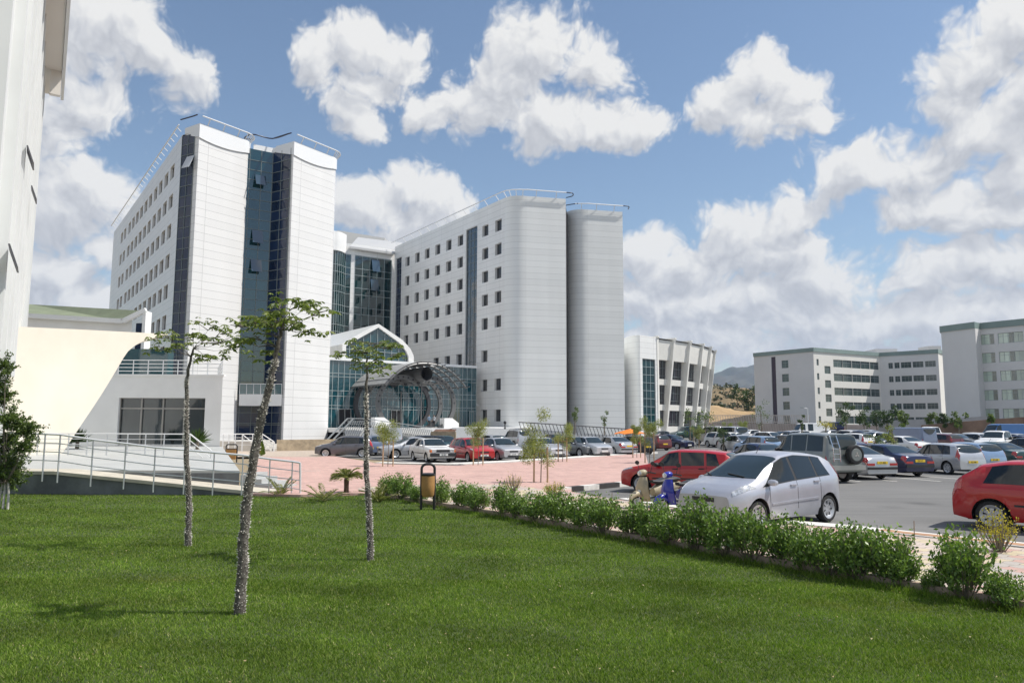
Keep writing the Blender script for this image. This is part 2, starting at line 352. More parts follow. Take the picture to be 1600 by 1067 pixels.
def asphaltmat():
    m = mat('asphalt', (.1, .1, .1), .85, bump=.5, bscale=60); t = m.node_tree; p = t.nodes['Principled BSDF']
    tc = nd(t, 'ShaderNodeTexCoord')
    a = nd(t, 'ShaderNodeTexNoise'); a.inputs['Scale'].default_value = .18; a.inputs['Detail'].default_value = 6; t.links.new(tc.outputs['Object'], a.inputs['Vector'])
    mp = nd(t, 'ShaderNodeMapping'); mp.inputs['Scale'].default_value = (.25, 2.2, 1); mp.inputs['Rotation'].default_value = (0, 0, .25); t.links.new(tc.outputs['Object'], mp.inputs[0])
    b = nd(t, 'ShaderNodeTexNoise'); b.inputs['Scale'].default_value = .9; b.inputs['Detail'].default_value = 5; t.links.new(mp.outputs[0], b.inputs['Vector'])
    c = nd(t, 'ShaderNodeTexNoise'); c.inputs['Scale'].default_value = 45; c.inputs['Detail'].default_value = 2; t.links.new(tc.outputs['Object'], c.inputs['Vector'])
    k = mth(t, 'ADD', mth(t, 'ADD', mth(t, 'MULTIPLY', a.outputs['Fac'], .5), mth(t, 'MULTIPLY', b.outputs['Fac'], .3)), mth(t, 'MULTIPLY', c.outputs['Fac'], .5))
    r = nd(t, 'ShaderNodeValToRGB'); t.links.new(k, r.inputs[0]); r.color_ramp.elements[0].position = .42; r.color_ramp.elements[0].color = (.085, .084, .083, 1)
    r.color_ramp.elements[1].position = .86; r.color_ramp.elements[1].color = (.20, .197, .19, 1); sn = nd(t, 'ShaderNodeTexVoronoi'); sn.inputs['Scale'].default_value = .42; t.links.new(tc.outputs['Object'], sn.inputs['Vector'])
    sm_ = mth(t, 'ADD', sn.outputs['Distance'], mth(t, 'MULTIPLY', c.outputs['Fac'], .12)); st_ = nd(t, 'ShaderNodeMapRange', interpolation_type='SMOOTHSTEP'); t.links.new(sm_, st_.inputs[0]); st_.inputs[1].default_value = .12; st_.inputs[2].default_value = .34; st_.inputs[3].default_value = .62; st_.inputs[4].default_value = 1.0
    vv = nd(t, 'ShaderNodeVectorMath', operation='SCALE'); t.links.new(r.outputs[0], vv.inputs[0]); t.links.new(st_.outputs[0], vv.inputs['Scale']); t.links.new(vv.outputs[0], p.inputs['Base Color'])
    return m
ASPH = asphaltmat()
PINK = pavemat('pink_pavers', [(.56, .36, .31), (.44, .27, .235)], (.40, .31, .27), .30, .15, msize=.010, rot=.5, mottle=.32)
BEIGE = pavemat('beige_pavers', [(.47, .39, .31), (.41, .34, .28)], (.32, .28, .24), .3, .3, msize=.01, rot=.2)
PATHM = pavemat('mixed_pavers', [(.50, .42, .36), (.48, .31, .26), (.52, .44, .30), (.42, .38, .34)], (.24, .21, .18), .30, .24, msize=.010, rot=-.52, wav=.03)
CONC = mat('concrete', (.52, .50, .46), .8, var=.18, vscale=1.5, bump=.2)
KERBW = mat('white_kerb', (.68, .66, .62), .75, var=.15, vscale=3)
KERBB = mat('black_kerb_paint', (.05, .045, .045), .7, var=.3, vscale=4)
KERBR = mat('terracotta_kerb', (.42, .24, .14), .85, var=.2, vscale=3)
S = 'structure'
tag(MB().poly([(-9000, -40), (9000, -40), (9000, 9000), (-9000, 9000)], -.03).build('ground', EARTH), kind=S)
# car park
edge = [G(*p) for p in [(893, 768), (985, 784), (1100, 803), (1247, 822), (1412, 838), (1600, 858), (1850, 888), (3000, 1000)]]
park = [(q.x, q.y) for q in edge] + [(60, 12), (130, 40), (170, 190), (30, 190), (-30, 110), (-45, 60), G(500, 712)[:2], G(893, 740)[:2]]
tag(MB().poly(park, 0.0).build('car_park', ASPH), kind=S)
def zg(x, y):
    t_ = min(1, max(0, (x - 11 - (y - 42) * .10) / 8)); return .008 * max(0, min(y, 150) - 42) * t_ * t_ * (3 - 2 * t_)
mb = MB(); gx = np.linspace(10, 130, 61); gy = np.linspace(41, 175, 46)
mb.add([(x, y, zg(x, y) + .003) for y in gy for x in gx], [[j * 61 + i, j * 61 + i + 1, (j + 1) * 61 + i + 1, (j + 1) * 61 + i] for j in range(45) for i in range(60)])
tag(mb.build('car_park', ASPH, smooth=60), kind=S)
# pink plaza: a raised slab with its kerbs
ZP = .10
plaza = [G(*p, ZP) for p in [(395, 712), (520, 712), (600, 725), (700, 727), (800, 722), (900, 715.5), (1008, 708), (1016, 735), (1003, 752), (955, 755), (893, 762), (893, 768), (985, 784), (985, 795), (890, 800), (774, 785), (692, 776), (620, 772), (560, 770), (470, 772.5), (395, 771)]]
mb = MB().poly([(p.x, p.y) for p in plaza], ZP); mb.wall([(p.x, p.y) for p in plaza + plaza[:1]], -.02, ZP)
tag(mb.build('plaza', PINK), kind=S)
tag(MB().poly([(q.x, q.y) for q in [G(330, 697), G(470, 697), G(560, 700), G(560, 708), G(500, 716), G(395, 716), G(330, 716)]], ZP + .004).build('forecourt', BEIGE), kind=S)
def strip(name, pix, wd, z0, z1, m, side=1):
    """raised strip along a ground line"""
    pts = [Vector((G(*p)).xy) if len(p) == 2 and p[1] > 300 else Vector(p) for p in pix]; mb = MB(); L_ = []
    for i, p in enumerate(pts):
        d = (pts[min(i + 1, len(pts) - 1)] - pts[max(i - 1, 0)]).normalized(); L_.append((p, p + Vector((-d.y, d.x)) * wd * side))
    for i in range(len(pts) - 1):
        a, b = L_[i]; c, d = L_[i + 1]
        mb.add([(a.x, a.y, z0), (c.x, c.y, z0), (d.x, d.y, z0), (b.x, b.y, z0), (a.x, a.y, z1), (c.x, c.y, z1), (d.x, d.y, z1), (b.x, b.y, z1)],
               [[4, 5, 6, 7], [0, 1, 5, 4], [2, 3, 7, 6], [1, 2, 6, 5], [3, 0, 4, 7]])
    return mb.build(name, m)
tag(strip('kerb', [(598, 725), (700, 727), (800, 722), (900, 715.5), (1008, 708)], -1.1, -.02, ZP + .03, KERBW), kind=S)
tag(strip('kerb', [(1247, 822.5), (1330, 829.5), (1412, 838.5), (1600, 858.5), (1850, 888), (2300, 935), (3000, 1000)], .55, -.02, .13, KERBW, -1), kind=S)
tag(strip('kerb', [(985, 784.5), (1100, 803.5), (1247, 822.5)], .4, -.02, .13, KERBW, -1), kind=S)
# black and white kerb stones by the lane
kk = [G(890, 766), G(903, 764.5), G(922, 766.5), G(938, 764), G(962, 762), G(985, 760), G(1010, 756)]
def kstone(a, b, m):
    a, b = Vector(a.xy), Vector(b.xy); d = (b - a).normalized(); n = Vector((-d.y, d.x)) * .25
    mb = MB().prism([a, b, b + n, a + n], -.02, .17); return mb.build('kerb_stone', m)
for (x0, x1, m) in [(878, 893, KERBW), (893.5, 912, KERBB), (912.5, 936.5, KERBW), (937, 968, KERBB), (968.5, 985, KERBW), (985.5, 1012, KERBW)]:
    yy = lambda x: 770 - (x - 880) * .105
    o = kstone(G(x0, yy(x0)), G(x1, yy(x1)), m); tag(o, kind=S)
# hedge path and its kerbs
hl = [(560, 772), (640, 785), (692, 794), (774, 808), (835, 819), (890, 828.6), (1000, 848), (1195, 883.7), (1300, 904), (1431, 927), (1600, 958), (1900, 1012), (2600, 1130)]
HL = [Vector(G(*p).xy) for p in hl]
out = [G(*p) for p in [(3000, 1010), (2300, 945), (1850, 900), (1600, 866), (1412, 843), (1247, 827), (1100, 808), (985, 789), (900, 776), (800, 762), (700, 760), (560, 766)]]
tag(MB().poly([(p.x, p.y) for p in HL] + [(p.x, p.y) for p in out], ZP + .008).build('path', PATHM), kind=S)
tag(strip('kerb', [(1385, 836.5), (1412, 840.5), (1600, 860.7), (1850, 890), (2300, 937), (3000, 1002)], .30, .0, .135, KERBR, -1), kind=S)
tag(strip('path_edging', hl, .08, .0, ZP + .04, mat('edging', (.36, .27, .22), .9, var=.2, vscale=4), 1), kind=S)
# ------------------------------------------------------------------ lawn
wallY = G(100, 771).y
LP = [(-34, wallY)] + [(G(445, 773).x, wallY), tuple(G(470, 775).xy), tuple(G(560, 773).xy)] + [tuple(p) for p in HL[1:]] + [(16, -3), (-34, -3)]
soil = mat('lawn_soil', (.05, .075, .014), .95, var=.3, vscale=3)
lawn_base = MB().poly(LP, .02).build('lawn_ground', soil); tag(lawn_base, kind=S)
def inpoly(x, y, P):
    c = np.zeros(len(x), bool); j = len(P) - 1
    for i in range(len(P)):
        xi, yi = P[i]; xj, yj = P[j]
        c ^= ((yi > y) != (yj > y)) & (x < (xj - xi) * (y - yi) / (yj - yi + 1e-12) + xi); j = i
    return c
rng = np.random.default_rng(5)
def grass():
    X = []; Y = []
    for (y0, y1, dens) in [(5.2, 8, 5200), (8, 11, 3800), (11, 15, 2000), (15, 20, 1100), (20, 27, 600)]:
        hw = y1 * .72 + 1; n = int((y1 - y0) * 2 * hw * dens); x = rng.uniform(-hw, hw, n); y = rng.uniform(y0, y1, n)
        k = (np.abs(x) < y * .78 + .8); X.append(x[k]); Y.append(y[k])
    x = np.concatenate(X); y = np.concatenate(Y); k = inpoly(x, y, LP); x = x[k]; y = y[k]; n = len(x)
    # uneven growth
    cl = .5 + .5 * np.sin(x * 2.1 + 1.3 * np.sin(y * 1.7)) * np.cos(y * 2.6 + 1.1 * np.sin(x * 1.3)); f2 = .5 + .5 * np.sin(x * 9 + 3 * np.sin(y * 7)) * np.sin(y * 11 + 2 * np.sin(x * 5))
    h = (rng.uniform(.014, .034, n)) * (.75 + .35 * cl + .35 * f2); wd = (.0024 + .00030 * y) * rng.uniform(.7, 1.3, n)
    dist = np.full(n, 9.0)
    for p_, q_ in zip(HL[:-1], HL[1:]):
        d_ = np.array(q_ - p_); l2 = (d_ ** 2).sum(); tt = np.clip(((x - p_.x) * d_[0] + (y - p_.y) * d_[1]) / l2, 0, 1); dist = np.minimum(dist, np.hypot(x - p_.x - tt * d_[0], y - p_.y - tt * d_[1]))
    h = h * np.where(dist < .30, 1 + rng.uniform(.2, 2.6, n), 1.0)
    a = rng.uniform(0, 2 * np.pi, n); la = rng.uniform(0, 2 * np.pi, n); ln = h * rng.uniform(.2, 1.1, n)
    dx = np.cos(a) * wd; dy = np.sin(a) * wd; lx = np.cos(la) * ln; ly = np.sin(la) * ln; z = np.full(n, .018)
    V = np.stack([np.stack([x - dx, y - dy, z], 1), np.stack([x + dx, y + dy, z], 1),
                  np.stack([x + dx * .25 + lx, y + dy * .25 + ly, z + h], 1), np.stack([x - dx * .25 + lx, y - dy * .25 + ly, z + h], 1)], 1).reshape(-1, 3)
    return npmesh('lawn', V, np.arange(4 * n).reshape(-1, 4), GRASSM)
GRASSM = leafmat('grass_blade', (.060, .128, .010), (.185, .27, .026), rough=.75, transl=.3)
t = GRASSM.node_tree; ramp = [n for n in t.nodes if n.type == 'VALTORGB'][0]
ramp.color_ramp.elements.new(.93).color = (.20, .27, .05, 1); ramp.color_ramp.elements[-1].color = (.36, .34, .16, 1)
tc = nd(t, 'ShaderNodeTexCoord'); n_ = nd(t, 'ShaderNodeTexNoise'); n_.inputs['Scale'].default_value = .7; n_.inputs['Detail'].default_value = 5; t.links.new(tc.outputs['Object'], n_.inputs['Vector'])
GRASSM.node_tree.nodes['Principled BSDF'].inputs['Specular IOR Level'].default_value = .15
sx_ = nd(t, 'ShaderNodeSeparateXYZ'); t.links.new(tc.outputs['Object'], sx_.inputs[0])
mow = mth(t, 'SINE', mth(t, 'ADD', mth(t, 'MULTIPLY', sx_.outputs[0], 1.3), mth(t, 'MULTIPLY', sx_.outputs[1], 4.4)))
k_ = mth(t, 'ADD', mth(t, 'MULTIPLY_ADD', n_.outputs['Fac'], 1.5, .28), mth(t, 'MULTIPLY', mow, .07))
nb_ = nd(t, 'ShaderNodeTexNoise'); nb_.inputs['Scale'].default_value = .33; nb_.inputs['Detail'].default_value = 7; nb_.inputs['Roughness'].default_value = .7; t.links.new(tc.outputs['Object'], nb_.inputs['Vector'])
mb_ = nd(t, 'ShaderNodeMapRange', interpolation_type='SMOOTHSTEP'); t.links.new(nb_.outputs['Fac'], mb_.inputs[0]); mb_.inputs[1].default_value = .54; mb_.inputs[2].default_value = .76; mb_.inputs[4].default_value = .55
dry_ = nd(t, 'ShaderNodeMix', data_type='RGBA'); t.links.new(mb_.outputs[0], dry_.inputs[0]); t.links.new(ramp.outputs[0], dry_.inputs[6]); dry_.inputs[7].default_value = (.24, .24, .06, 1); v_ = nd(t, 'ShaderNodeVectorMath', operation='SCALE'); t.links.new(dry_.outputs[2], v_.inputs[0]); t.links.new(k_, v_.inputs['Scale'])
for l in list(t.links):
    if l.from_node == ramp and l.to_node not in (v_, dry_): t.links.new(v_.outputs[0], l.to_socket)
tag(grass(), 'short green lawn grass filling the foreground beside the hedge', 'grass', kind='stuff')
# dry leaves and clippings lying in the grass
n = 330; yy_ = rng.uniform(5.6, 19, n); xx_ = rng.uniform(-1, 1, n) * yy_ * .72; kk_ = inpoly(xx_, yy_, LP); xx_ = xx_[kk_]; yy_ = yy_[kk_]; n = len(xx_); aa_ = rng.uniform(0, 6.28, n); ll_ = rng.uniform(.006, .017, n); zz_ = rng.uniform(.035, .05, n)
V_ = np.stack([np.stack([xx_ + ll_ * np.cos(aa_ + o_), yy_ + ll_ * np.sin(aa_ + o_) * .8, zz_ + (.012 if o_ in (0, 3.1) else 0)], 1) for o_ in (0, 1.9, 3.1, 5.0)], 1).reshape(-1, 3)
tag(npmesh('fallen_leaves', V_, np.arange(4 * n).reshape(-1, 4), leafmat('dry_leaf', (.26, .18, .07), (.50, .44, .26), transl=.1)), 'small dry leaves and pale clippings scattered over the lawn', 'leaves', kind='stuff')
# ------------------------------------------------------------------ hills and terraces
def hill(name, pix, d0, d1, m, z0=-1, bumpy=.06, nx=90, seed=1, label=None):
    """a ridge: its crest seen at the pixels pix stands d1 away, its foot d0 away"""
    rg = np.random.default_rng(seed); xs = np.linspace(pix[0][0], pix[-1][0], nx); ys = np.interp(xs, [p[0] for p in pix], [p[1] for p in pix])
    crest = [D(a, b, d1) for a, b in zip(xs, ys)]; V = []; Fc = []; ny = 26
    for i, c in enumerate(crest):
        for j in range(ny + 8):
            if j <= ny:
                t_ = j / ny; d = d0 + (d1 - d0) * t_; z = z0 + (c.z - z0) * (t_ ** .8); x = c.x * d / d1
            else:
                t_ = (j - ny) / 8; d = d1 + (d1 - d0) * t_; z = c.z + (z0 - c.z) * t_ ** 1.4; x = c.x * d / d1
            am = (c.z - z0) * bumpy * min(1, 4 * t_) * (1 if j < ny else .3)
            z += am * (math.sin(i * .9 + j * .7 + seed) * .5 + math.sin(i * .37 - j * 1.3) * .5 + rg.normal() * .25) * (0 if j == 0 else 1)
            V.append((x, d, z))
    m_ = ny + 8
    for i in range(nx - 1):
        for j in range(m_ - 1): a = i * m_ + j; Fc.append([a, a + m_, a + m_ + 1, a + 1])
    mb = MB(); mb.add(V, Fc); o = mb.build(name, m, smooth=80); return tag(o, kind='structure')
MTN = mat('mountain_rock', (.055, .065, .05), .95, var=.45, vscale=.004, color2=(.09, .08, .06))
hill('mountain', [(850, 610), (1000, 600), (1060, 594), (1110, 584), (1150, 575), (1178, 571), (1230, 572), (1300, 590), (1420, 600), (1550, 606), (1700, 600), (1850, 615)], 2300, 3300, MTN, seed=4, nx=140)
DRY = mat('dry_hillside', (.27, .18, .095), .95, var=.5, vscale=.05, color2=(.13, .105, .05))
hill('hill', [(850, 626), (1010, 612), (1080, 606), (1120, 604), (1150, 606), (1180, 612), (1260, 614), (1400, 622), (1600, 620), (1850, 624)], 260, 430, DRY, z0=1, bumpy=.09, seed=2)
hill('embankment', [(980, 646), (1100, 634), (1120, 633), (1150, 640), (1180, 643), (1260, 642), (1320, 650)], 190, 240, mat('dry_grass', (.42, .29, .15), .95, var=.35, vscale=.15, color2=(.3, .2, .1)), z0=.5, bumpy=.02, seed=9, nx=60)
# ------------------------------------------------------------------ facades
def pl(px, py, z):
    p = G(px, py, z); return (p.x, p.y)          # plan point of a seen point at known height
def hit(P0, P1, px, py):
    """where the sight line of a pixel meets the vertical wall P0-P1: distance along it, height"""
    r = ray(px, py); ex, ey = P1[0] - P0[0], P1[1] - P0[1]; l = math.hypot(ex, ey); ex /= l; ey /= l
    det = -r.x * ey + r.y * ex
    s = (r.x * P0[1] - r.y * P0[0]); s = s / det * -1 if False else None
    # solve t*r = P0 + s*e
    a, b, c, d = r.x, -ex, r.y, -ey; D_ = a * d - b * c
    t = (P0[0] * d - b * P0[1]) / D_; s = (a * P0[1] - c * P0[0]) / D_
    return s, CAMH + r.z * t
def facade(P0, P1, z0, z1, holes, mwall, name='wall', parent=None, reveal=.35, outn=None, u0=0.0):
    """wall with real openings; holes = (s0,s1,za,zb). outn=+1: outside is to the right of P0->P1"""
    e = Vector((P1[0] - P0[0], P1[1] - P0[1])); Lw = e.length; e.normalize(); n = Vector((e.y, -e.x)) * (outn or 1)
    ss = sorted({0.0, Lw} | {h[0] for h in holes} | {h[1] for h in holes}); zs = sorted({z0, z1} | {h[2] for h in holes} | {h[3] for h in holes})
    ss = [v for i, v in enumerate(ss) if i == 0 or v - ss[i - 1] > 1e-4]; zs = [v for i, v in enumerate(zs) if i == 0 or v - zs[i - 1] > 1e-4]
    mb = MB(); P = lambda s, z, k=0.0: (P0[0] + e.x * s - n.x * k, P0[1] + e.y * s - n.y * k, z)
    for i in range(len(ss) - 1):
        for j in range(len(zs) - 1):
            sm, zm = (ss[i] + ss[i + 1]) / 2, (zs[j] + zs[j + 1]) / 2
            if any(h[0] < sm < h[1] and h[2] < zm < h[3] for h in holes): continue
            a, b, c, d = ss[i], ss[i + 1], zs[j], zs[j + 1]
            mb.quad(P(a, c), P(b, c), P(b, d), P(a, d), [(u0 + a, c), (u0 + b, c), (u0 + b, d), (u0 + a, d)])
    for (a, b, c, d) in holes:
        z_ = [(0.3, 0.3)] * 4
        mb.quad(P(a, c), P(a, c, reveal), P(a, d, reveal), P(a, d), z_); mb.quad(P(b, c, reveal), P(b, c), P(b, d), P(b, d, reveal), z_)
        mb.quad(P(a, d), P(a, d, reveal), P(b, d, reveal), P(b, d), z_); mb.quad(P(a, c, reveal), P(a, c), P(b, c), P(b, c, reveal), z_)
    return mb.build(name, mwall, parent), P, e, n
WIN = {}
def window_unit(w_, h_, kind='two'):
    """local: x along wall, z up, y<0 outside; frame mesh + pane mesh"""
    key = (round(w_, 2), round(h_, 2), kind)
    if key in WIN: return WIN[key]
    f = MB(); t_ = .06
    f.box(0, w_, -.03, .03, 0, t_); f.box(0, w_, -.03, .03, h_ - t_, h_); f.box(0, t_, -.03, .03, t_, h_ - t_); f.box(w_ - t_, w_, -.03, .03, t_, h_ - t_)
    if kind in ('two', 'grid', 'band'):
        k = 2 if kind != 'band' else max(2, round(w_ / .9))
        for i in range(1, k): f.box(w_ * i / k - .025, w_ * i / k + .025, -.028, .028, t_, h_ - t_)
    if kind in ('grid', 'band'): f.box(t_, w_ - t_, -.026, .026, h_ * .66, h_ * .66 + .05)
    p = MB(); p.quad((t_ * .5, 0, t_ * .5), (w_ - t_ * .5, 0, t_ * .5), (w_ - t_ * .5, 0, h_ - t_ * .5), (t_ * .5, 0, h_ - t_ * .5), [(0, 0), (w_, 0), (w_, h_), (0, h_)])
    WIN[key] = (f, p); return WIN[key]
WMESH = {}
def put_window(P, e, n, h, parent, mf=None, mp=None, kind='two', setback=.3, first={}):
    a, b, c, d = h; w_, h_ = b - a, d - c; key = (round(w_, 2), round(h_, 2), kind, (mf or FRAME).name, (mp or PANE).name)
    if key not in WMESH:
        f, p = window_unit(w_, h_, kind); o1 = f.build('window', mf or FRAME); o2 = p.build('pane', mp or PANE); WMESH[key] = (o1.data, o2.data)
        bpy.data.objects.remove(o1); bpy.data.objects.remove(o2)
    q = P(a, c, setback); f = bpy.data.objects.new('window', WMESH[key][0]); col.objects.link(f); f.parent = parent
    # local x along e; local -y is outward n
    f.matrix_local = Matrix(((e.x, -n.x, 0, q[0]), (e.y, -n.y, 0, q[1]), (0, 0, 1, q[2]), (0, 0, 0, 1)))
    p = bpy.data.objects.new('pane', WMESH[key][1]); col.objects.link(p); p.parent = f
    return f
def curtain(name, pts, z0, z1, cols_w, rows, mglass, mbar, parent, outn=1, off=.05, bw=.06, gname='glass_wall'):
    """curtain-wall glass along plan points with a mullion grid standing proud of it"""
    g = MB().wall(pts, z0, z1).build(gname, mglass, parent)
    m = MB()
    for i in range(len(pts) - 1):
        a = Vector(pts[i]); b = Vector(pts[i + 1]); e = (b - a); l = e.length; e.normalize(); n = Vector((e.y, -e.x)) * outn
        k = max(1, round(l / cols_w))
        for j in range(k + (1 if i == len(pts) - 2 else 0)):
            q = a + e * (l * j / k) + n * off * .5
            m.bar((q.x, q.y, z0), (q.x, q.y, z1), bw, off, up=Vector((n.x, n.y, 0)))
        for z in rows:
            p, q = a + n * off * .6, b + n * off * .6; m.bar((p.x, p.y, z), (q.x, q.y, z), off * 1.1, bw)
    m.build('mullions', mbar, g)
    return g
CLADL = cladding('white_cladding', (.79, .79, .78), pw=3.57, line=.036, dark=.60)
CLADS = cladding('slab_cladding', (.76, .755, .745), pw=6.2, line=.04, dark=.60)
TEAL = glassmat('teal_glass', (.006, .040, .050), pane=(1.3, 1.18), vary=.5, tilt=.012)
NAVY = glassmat('navy_glass', (.006, .017, .052), spec=.35, pane=(1.3, 1.18), vary=.6, tilt=.012)
MULL = mat('mullion_metal', (.16, .19, .19), .45)
MULLH = mat('hall_mullion', (.36, .42, .43), .45)
NAVYPIPE = mat('navy_pipe', (.012, .016, .045), .35)
ROOFM = mat('roof_membrane', (.4, .4, .39), .9)
H1 = 35.0
STO = 3.53; ROWZ = [31.3, 27.77, 24.24, 20.7, 17.15]
def roof_rail(name, pts, parent, up=1.3, outw=.9, m=None, dark=(), step=2.2, outn=1):
    """tubular rail standing off the roof edge on raking brackets"""
    m = m or WHITEM; mb = MB(); L_ = []
    for i, p in enumerate(pts):
        a = Vector(pts[max(i - 1, 0)]); b = Vector(pts[min(i + 1, len(pts) - 1)]); d = (b - a).normalized(); n = Vector((d.y, -d.x)) * outn
        L_.append(Vector((p[0] + n.x * outw, p[1] + n.y * outw, H1 + up)))
    if m is NAVYPIPE:
        cr_ = []
        for i in range(len(L_) - 1):
            p0_, p1_, p2_, p3_ = L_[max(i - 1, 0)], L_[i], L_[i + 1], L_[min(i + 2, len(L_) - 1)]
            for j in range(6): t_ = j / 6; cr_.append(.5 * ((2 * p1_) + (p2_ - p0_) * t_ + (2 * p0_ - 5 * p1_ + 4 * p2_ - p3_) * t_ * t_ + (3 * p1_ - p0_ - 3 * p2_ + p3_) * t_ ** 3))
        mb.tube(cr_ + [L_[-1]], .075, 8); return mb.build(name, m, parent, smooth=60)
    mb.tube(L_, .075, 6)
    for i in range(len(pts) - 1):
        a = Vector((*pts[i], H1)); b = Vector((*pts[i + 1], H1)); l = (b - a).length; k = max(1, round(l / step))
        for j in range(k): mb.bar(a.lerp(b, (j + .5) / k) + Vector((0, 0, -.05)), L_[i].lerp(L_[i + 1], (j + .5) / k), .09, .07)
    return mb.build(name, m, parent)

# ================= LEFT TOWER
A = pl(178, 363, H1 - .7); B = pl(285.5, 210.7, H1 - .7); C = pl(305.0, 205.4, H1 - .7)
S1a = pl(312.2, 193.5, H1); S1b = pl(393.6, 223.0, H1); S2a = pl(459.5, 221.6, H1); S2b = pl(529.2, 249.5, H1)
K1 = pl(396, 233.2, H1 - .7); K2 = pl(427, 239.3, H1 - .7); K3 = pl(455.2, 231.5, H1 - .7)
T1 = empty('hospital_tower', (*S1a, 0), 0, 'white hospital tower with two tall front slabs and dark glass recesses, left of the hall', 'building', parent=None)
T1.location = (0, 0, 0)
LPANE = glassmat('pale_pane', (.16, .15, .14), vary=.6, rough=.12)  # paler grey-brown glass, tone differing from pane to pane
hs = []; colsx = [269.2, 259.7, 250.8, 242.9, 234.8, 227.7, 220.6, 214, 207.8, 202, 194.9, 189.9]
ss_ = [hit(A, B, x, 268 + (269.2 - x) * 1.418)[0] for x in colsx]
hwl = [.33 * min(abs(ss_[j] - ss_[k]) for k in (j - 1, j + 1) if 0 <= k < len(ss_)) for j in range(len(ss_))]; print('HW', hwl)
rows_l = [31.3 - STO * i for i in range(9)]
for i, z in enumerate(rows_l):
    for j, s in enumerate(ss_):
        if z > 2: hs.append((s - hwl[j], s + hwl[j], z - .82, z + .82))
hs = [h for h in hs if h[2] > 5.5]
w_, P, e, n = facade(A, B, 0, H1 - .7, hs, CLADL, 'wall', T1, .35)
for h in hs[:100]: put_window(P, e, n, h, T1, mp=LPANE)
# glass strip beside slab 1
rowsT = [1.0 + 1.765 * i + d for i in range(19) for d in (0, .55)]
rowsG = sorted([z for z in [1.2 + 3.53 * i + d for i in range(10) for d in (0, 1.17, 2.35)] if z < 34])
curtain('glass', [B, C], 0, H1 - .9, 1.25, rowsG, NAVY, MULL, T1)
# slabs: thin raking edge, flat front, rounded end
def slab(a, b, thick, curve, parent, z1=H1, depthdir=None, mw=None):
    a = Vector(a); b = Vector(b); d = (b - a).normalized(); n = Vector((d.y, -d.x)); L_ = (b - a).length + .55
    pts = [a - n * thick, a]
    fl = L_ - curve
    pts.append(a + d * fl)
    for k in range(1, 9):
        t_ = k / 8 * R(80); pts.append(a + d * (fl + curve * math.sin(t_)) - n * (curve * 1.15 * (1 - math.cos(t_))))
    pts.append(a + d * L_ - n * (thick + 1.2))
    mb = MB(); q = [(p.x, p.y) for p in pts]
    mb.wall(q[:2], 0, z1, u0=.4); mb.wall(q[1:], 0, z1, u0=5.0)
    mb.wall([q[-1], q[0]], 0, z1)
    o = mb.build('slab_wall', mw or CLADS, parent, smooth=25)
    mb = MB(); mb.poly([(p[0], p[1]) for p in q], z1 - .02); mb.build('slab_roof', ROOFM, parent)
    # cap band swelling outwards under the parapet rail
    cb_ = MB()
    out_ = []
    for i, p in enumerate(pts[:-1]):
        aa = pts[max(i - 1, 0)]; bb = pts[min(i + 1, len(pts) - 2)]; dd = (bb - aa).normalized(); nn_ = Vector((dd.y, -dd.x)); out_.append((p.x + nn_.x * .12, p.y + nn_.y * .12))
    mid = len(out_)
    z0s = []; tot = 0; ls = [0]
    for i in range(1, mid): tot += math.hypot(out_[i][0] - out_[i - 1][0], out_[i][1] - out_[i - 1][1]); ls.append(tot)
    for l in ls: z0s.append(z1 - .9 - 1.0 * math.sin(math.pi * min(1, l / tot)) ** .8)
    # resample the front so the lower edge sags smoothly
    oo = []; zz = []
    for i in range(mid - 1):
        kk_ = 10 if i == 1 else 1
        for j in range(kk_):
            t_ = j / kk_; oo.append((out_[i][0] + (out_[i + 1][0] - out_[i][0]) * t_, out_[i][1] + (out_[i + 1][1] - out_[i][1]) * t_)); l = ls[i] + (ls[i + 1] - ls[i]) * t_
            zz.append(z1 - .75 - 1.1 * math.sin(math.pi * min(1, l / tot)) ** .8)
    oo.append(out_[-1]); zz.append(z1 - .75)
    cb_.wall(oo, zz, z1 + .02); cb_.build('parapet_band', WHITEM, parent, smooth=30)
    return pts
p1 = slab(S1a, S1b, 2.6, 1.6, T1); p2 = slab(S2a, S2b, 3.0, 1.6, T1)
back1 = Vector(A) - Vector(B)
K0 = tuple(Vector(K1) - (Vector(K2) - Vector(K1)).normalized() * 3)
curtain('glass', [K0, K2], 5.6, H1 - .7, 1.25, rowsG, TEAL, MULL, T1)
curtain('glass', [K2, K3], 5.6, H1 - .7, 1.25, rowsG, NAVY, MULL, T1)
k1b = (K1[0] - .8, K1[1] + 1.0)
curtain('glass', [K0, K2, K3], 0, 4.3, 1.25, [2.2], NAVY, MULL, T1, gname='ground_floor_glass')
# soft white return at the edge of slab 1 and lintel over the recess
mb = MB(); mb.wall([K1, K2, K3], H1 - .7, H1 - .1); mb.build('roof_edge', WHITEM, T1)
bal = [K1, ((K1[0] + K3[0]) / 2 + 1.2, (K1[1] + K3[1]) / 2 - 1.6), K3]
mb = MB(); a_, b_ = Vector(K1), Vector(K3); d_ = (b_ - a_).normalized(); nb = Vector((d_.y, -d_.x))
mb.prism([a_ + nb * .9, b_ + nb * .2, b_ - nb * 2, a_ - nb * 2], 4.3, 5.6); mb.build('balcony_slab', WHITE, T1)
mb = MB(); mb.wall([tuple(a_ + nb * .85), tuple(b_ + nb * .15)], 5.62, 6.7); mb.build('balcony_glass', glassmat('clear_teal', (.05, .12, .13), vary=.1), T1)
mb = MB(); mb.bar((*(a_ + nb * .88), 6.75), (*(b_ + nb * .18), 6.75), .07)
for k in range(7): q = (a_ + nb * .88).lerp(b_ + nb * .18, k / 6); mb.bar((*q, 5.6), (*q, 6.75), .05)
mb.build('balcony_rail', STEEL, T1)
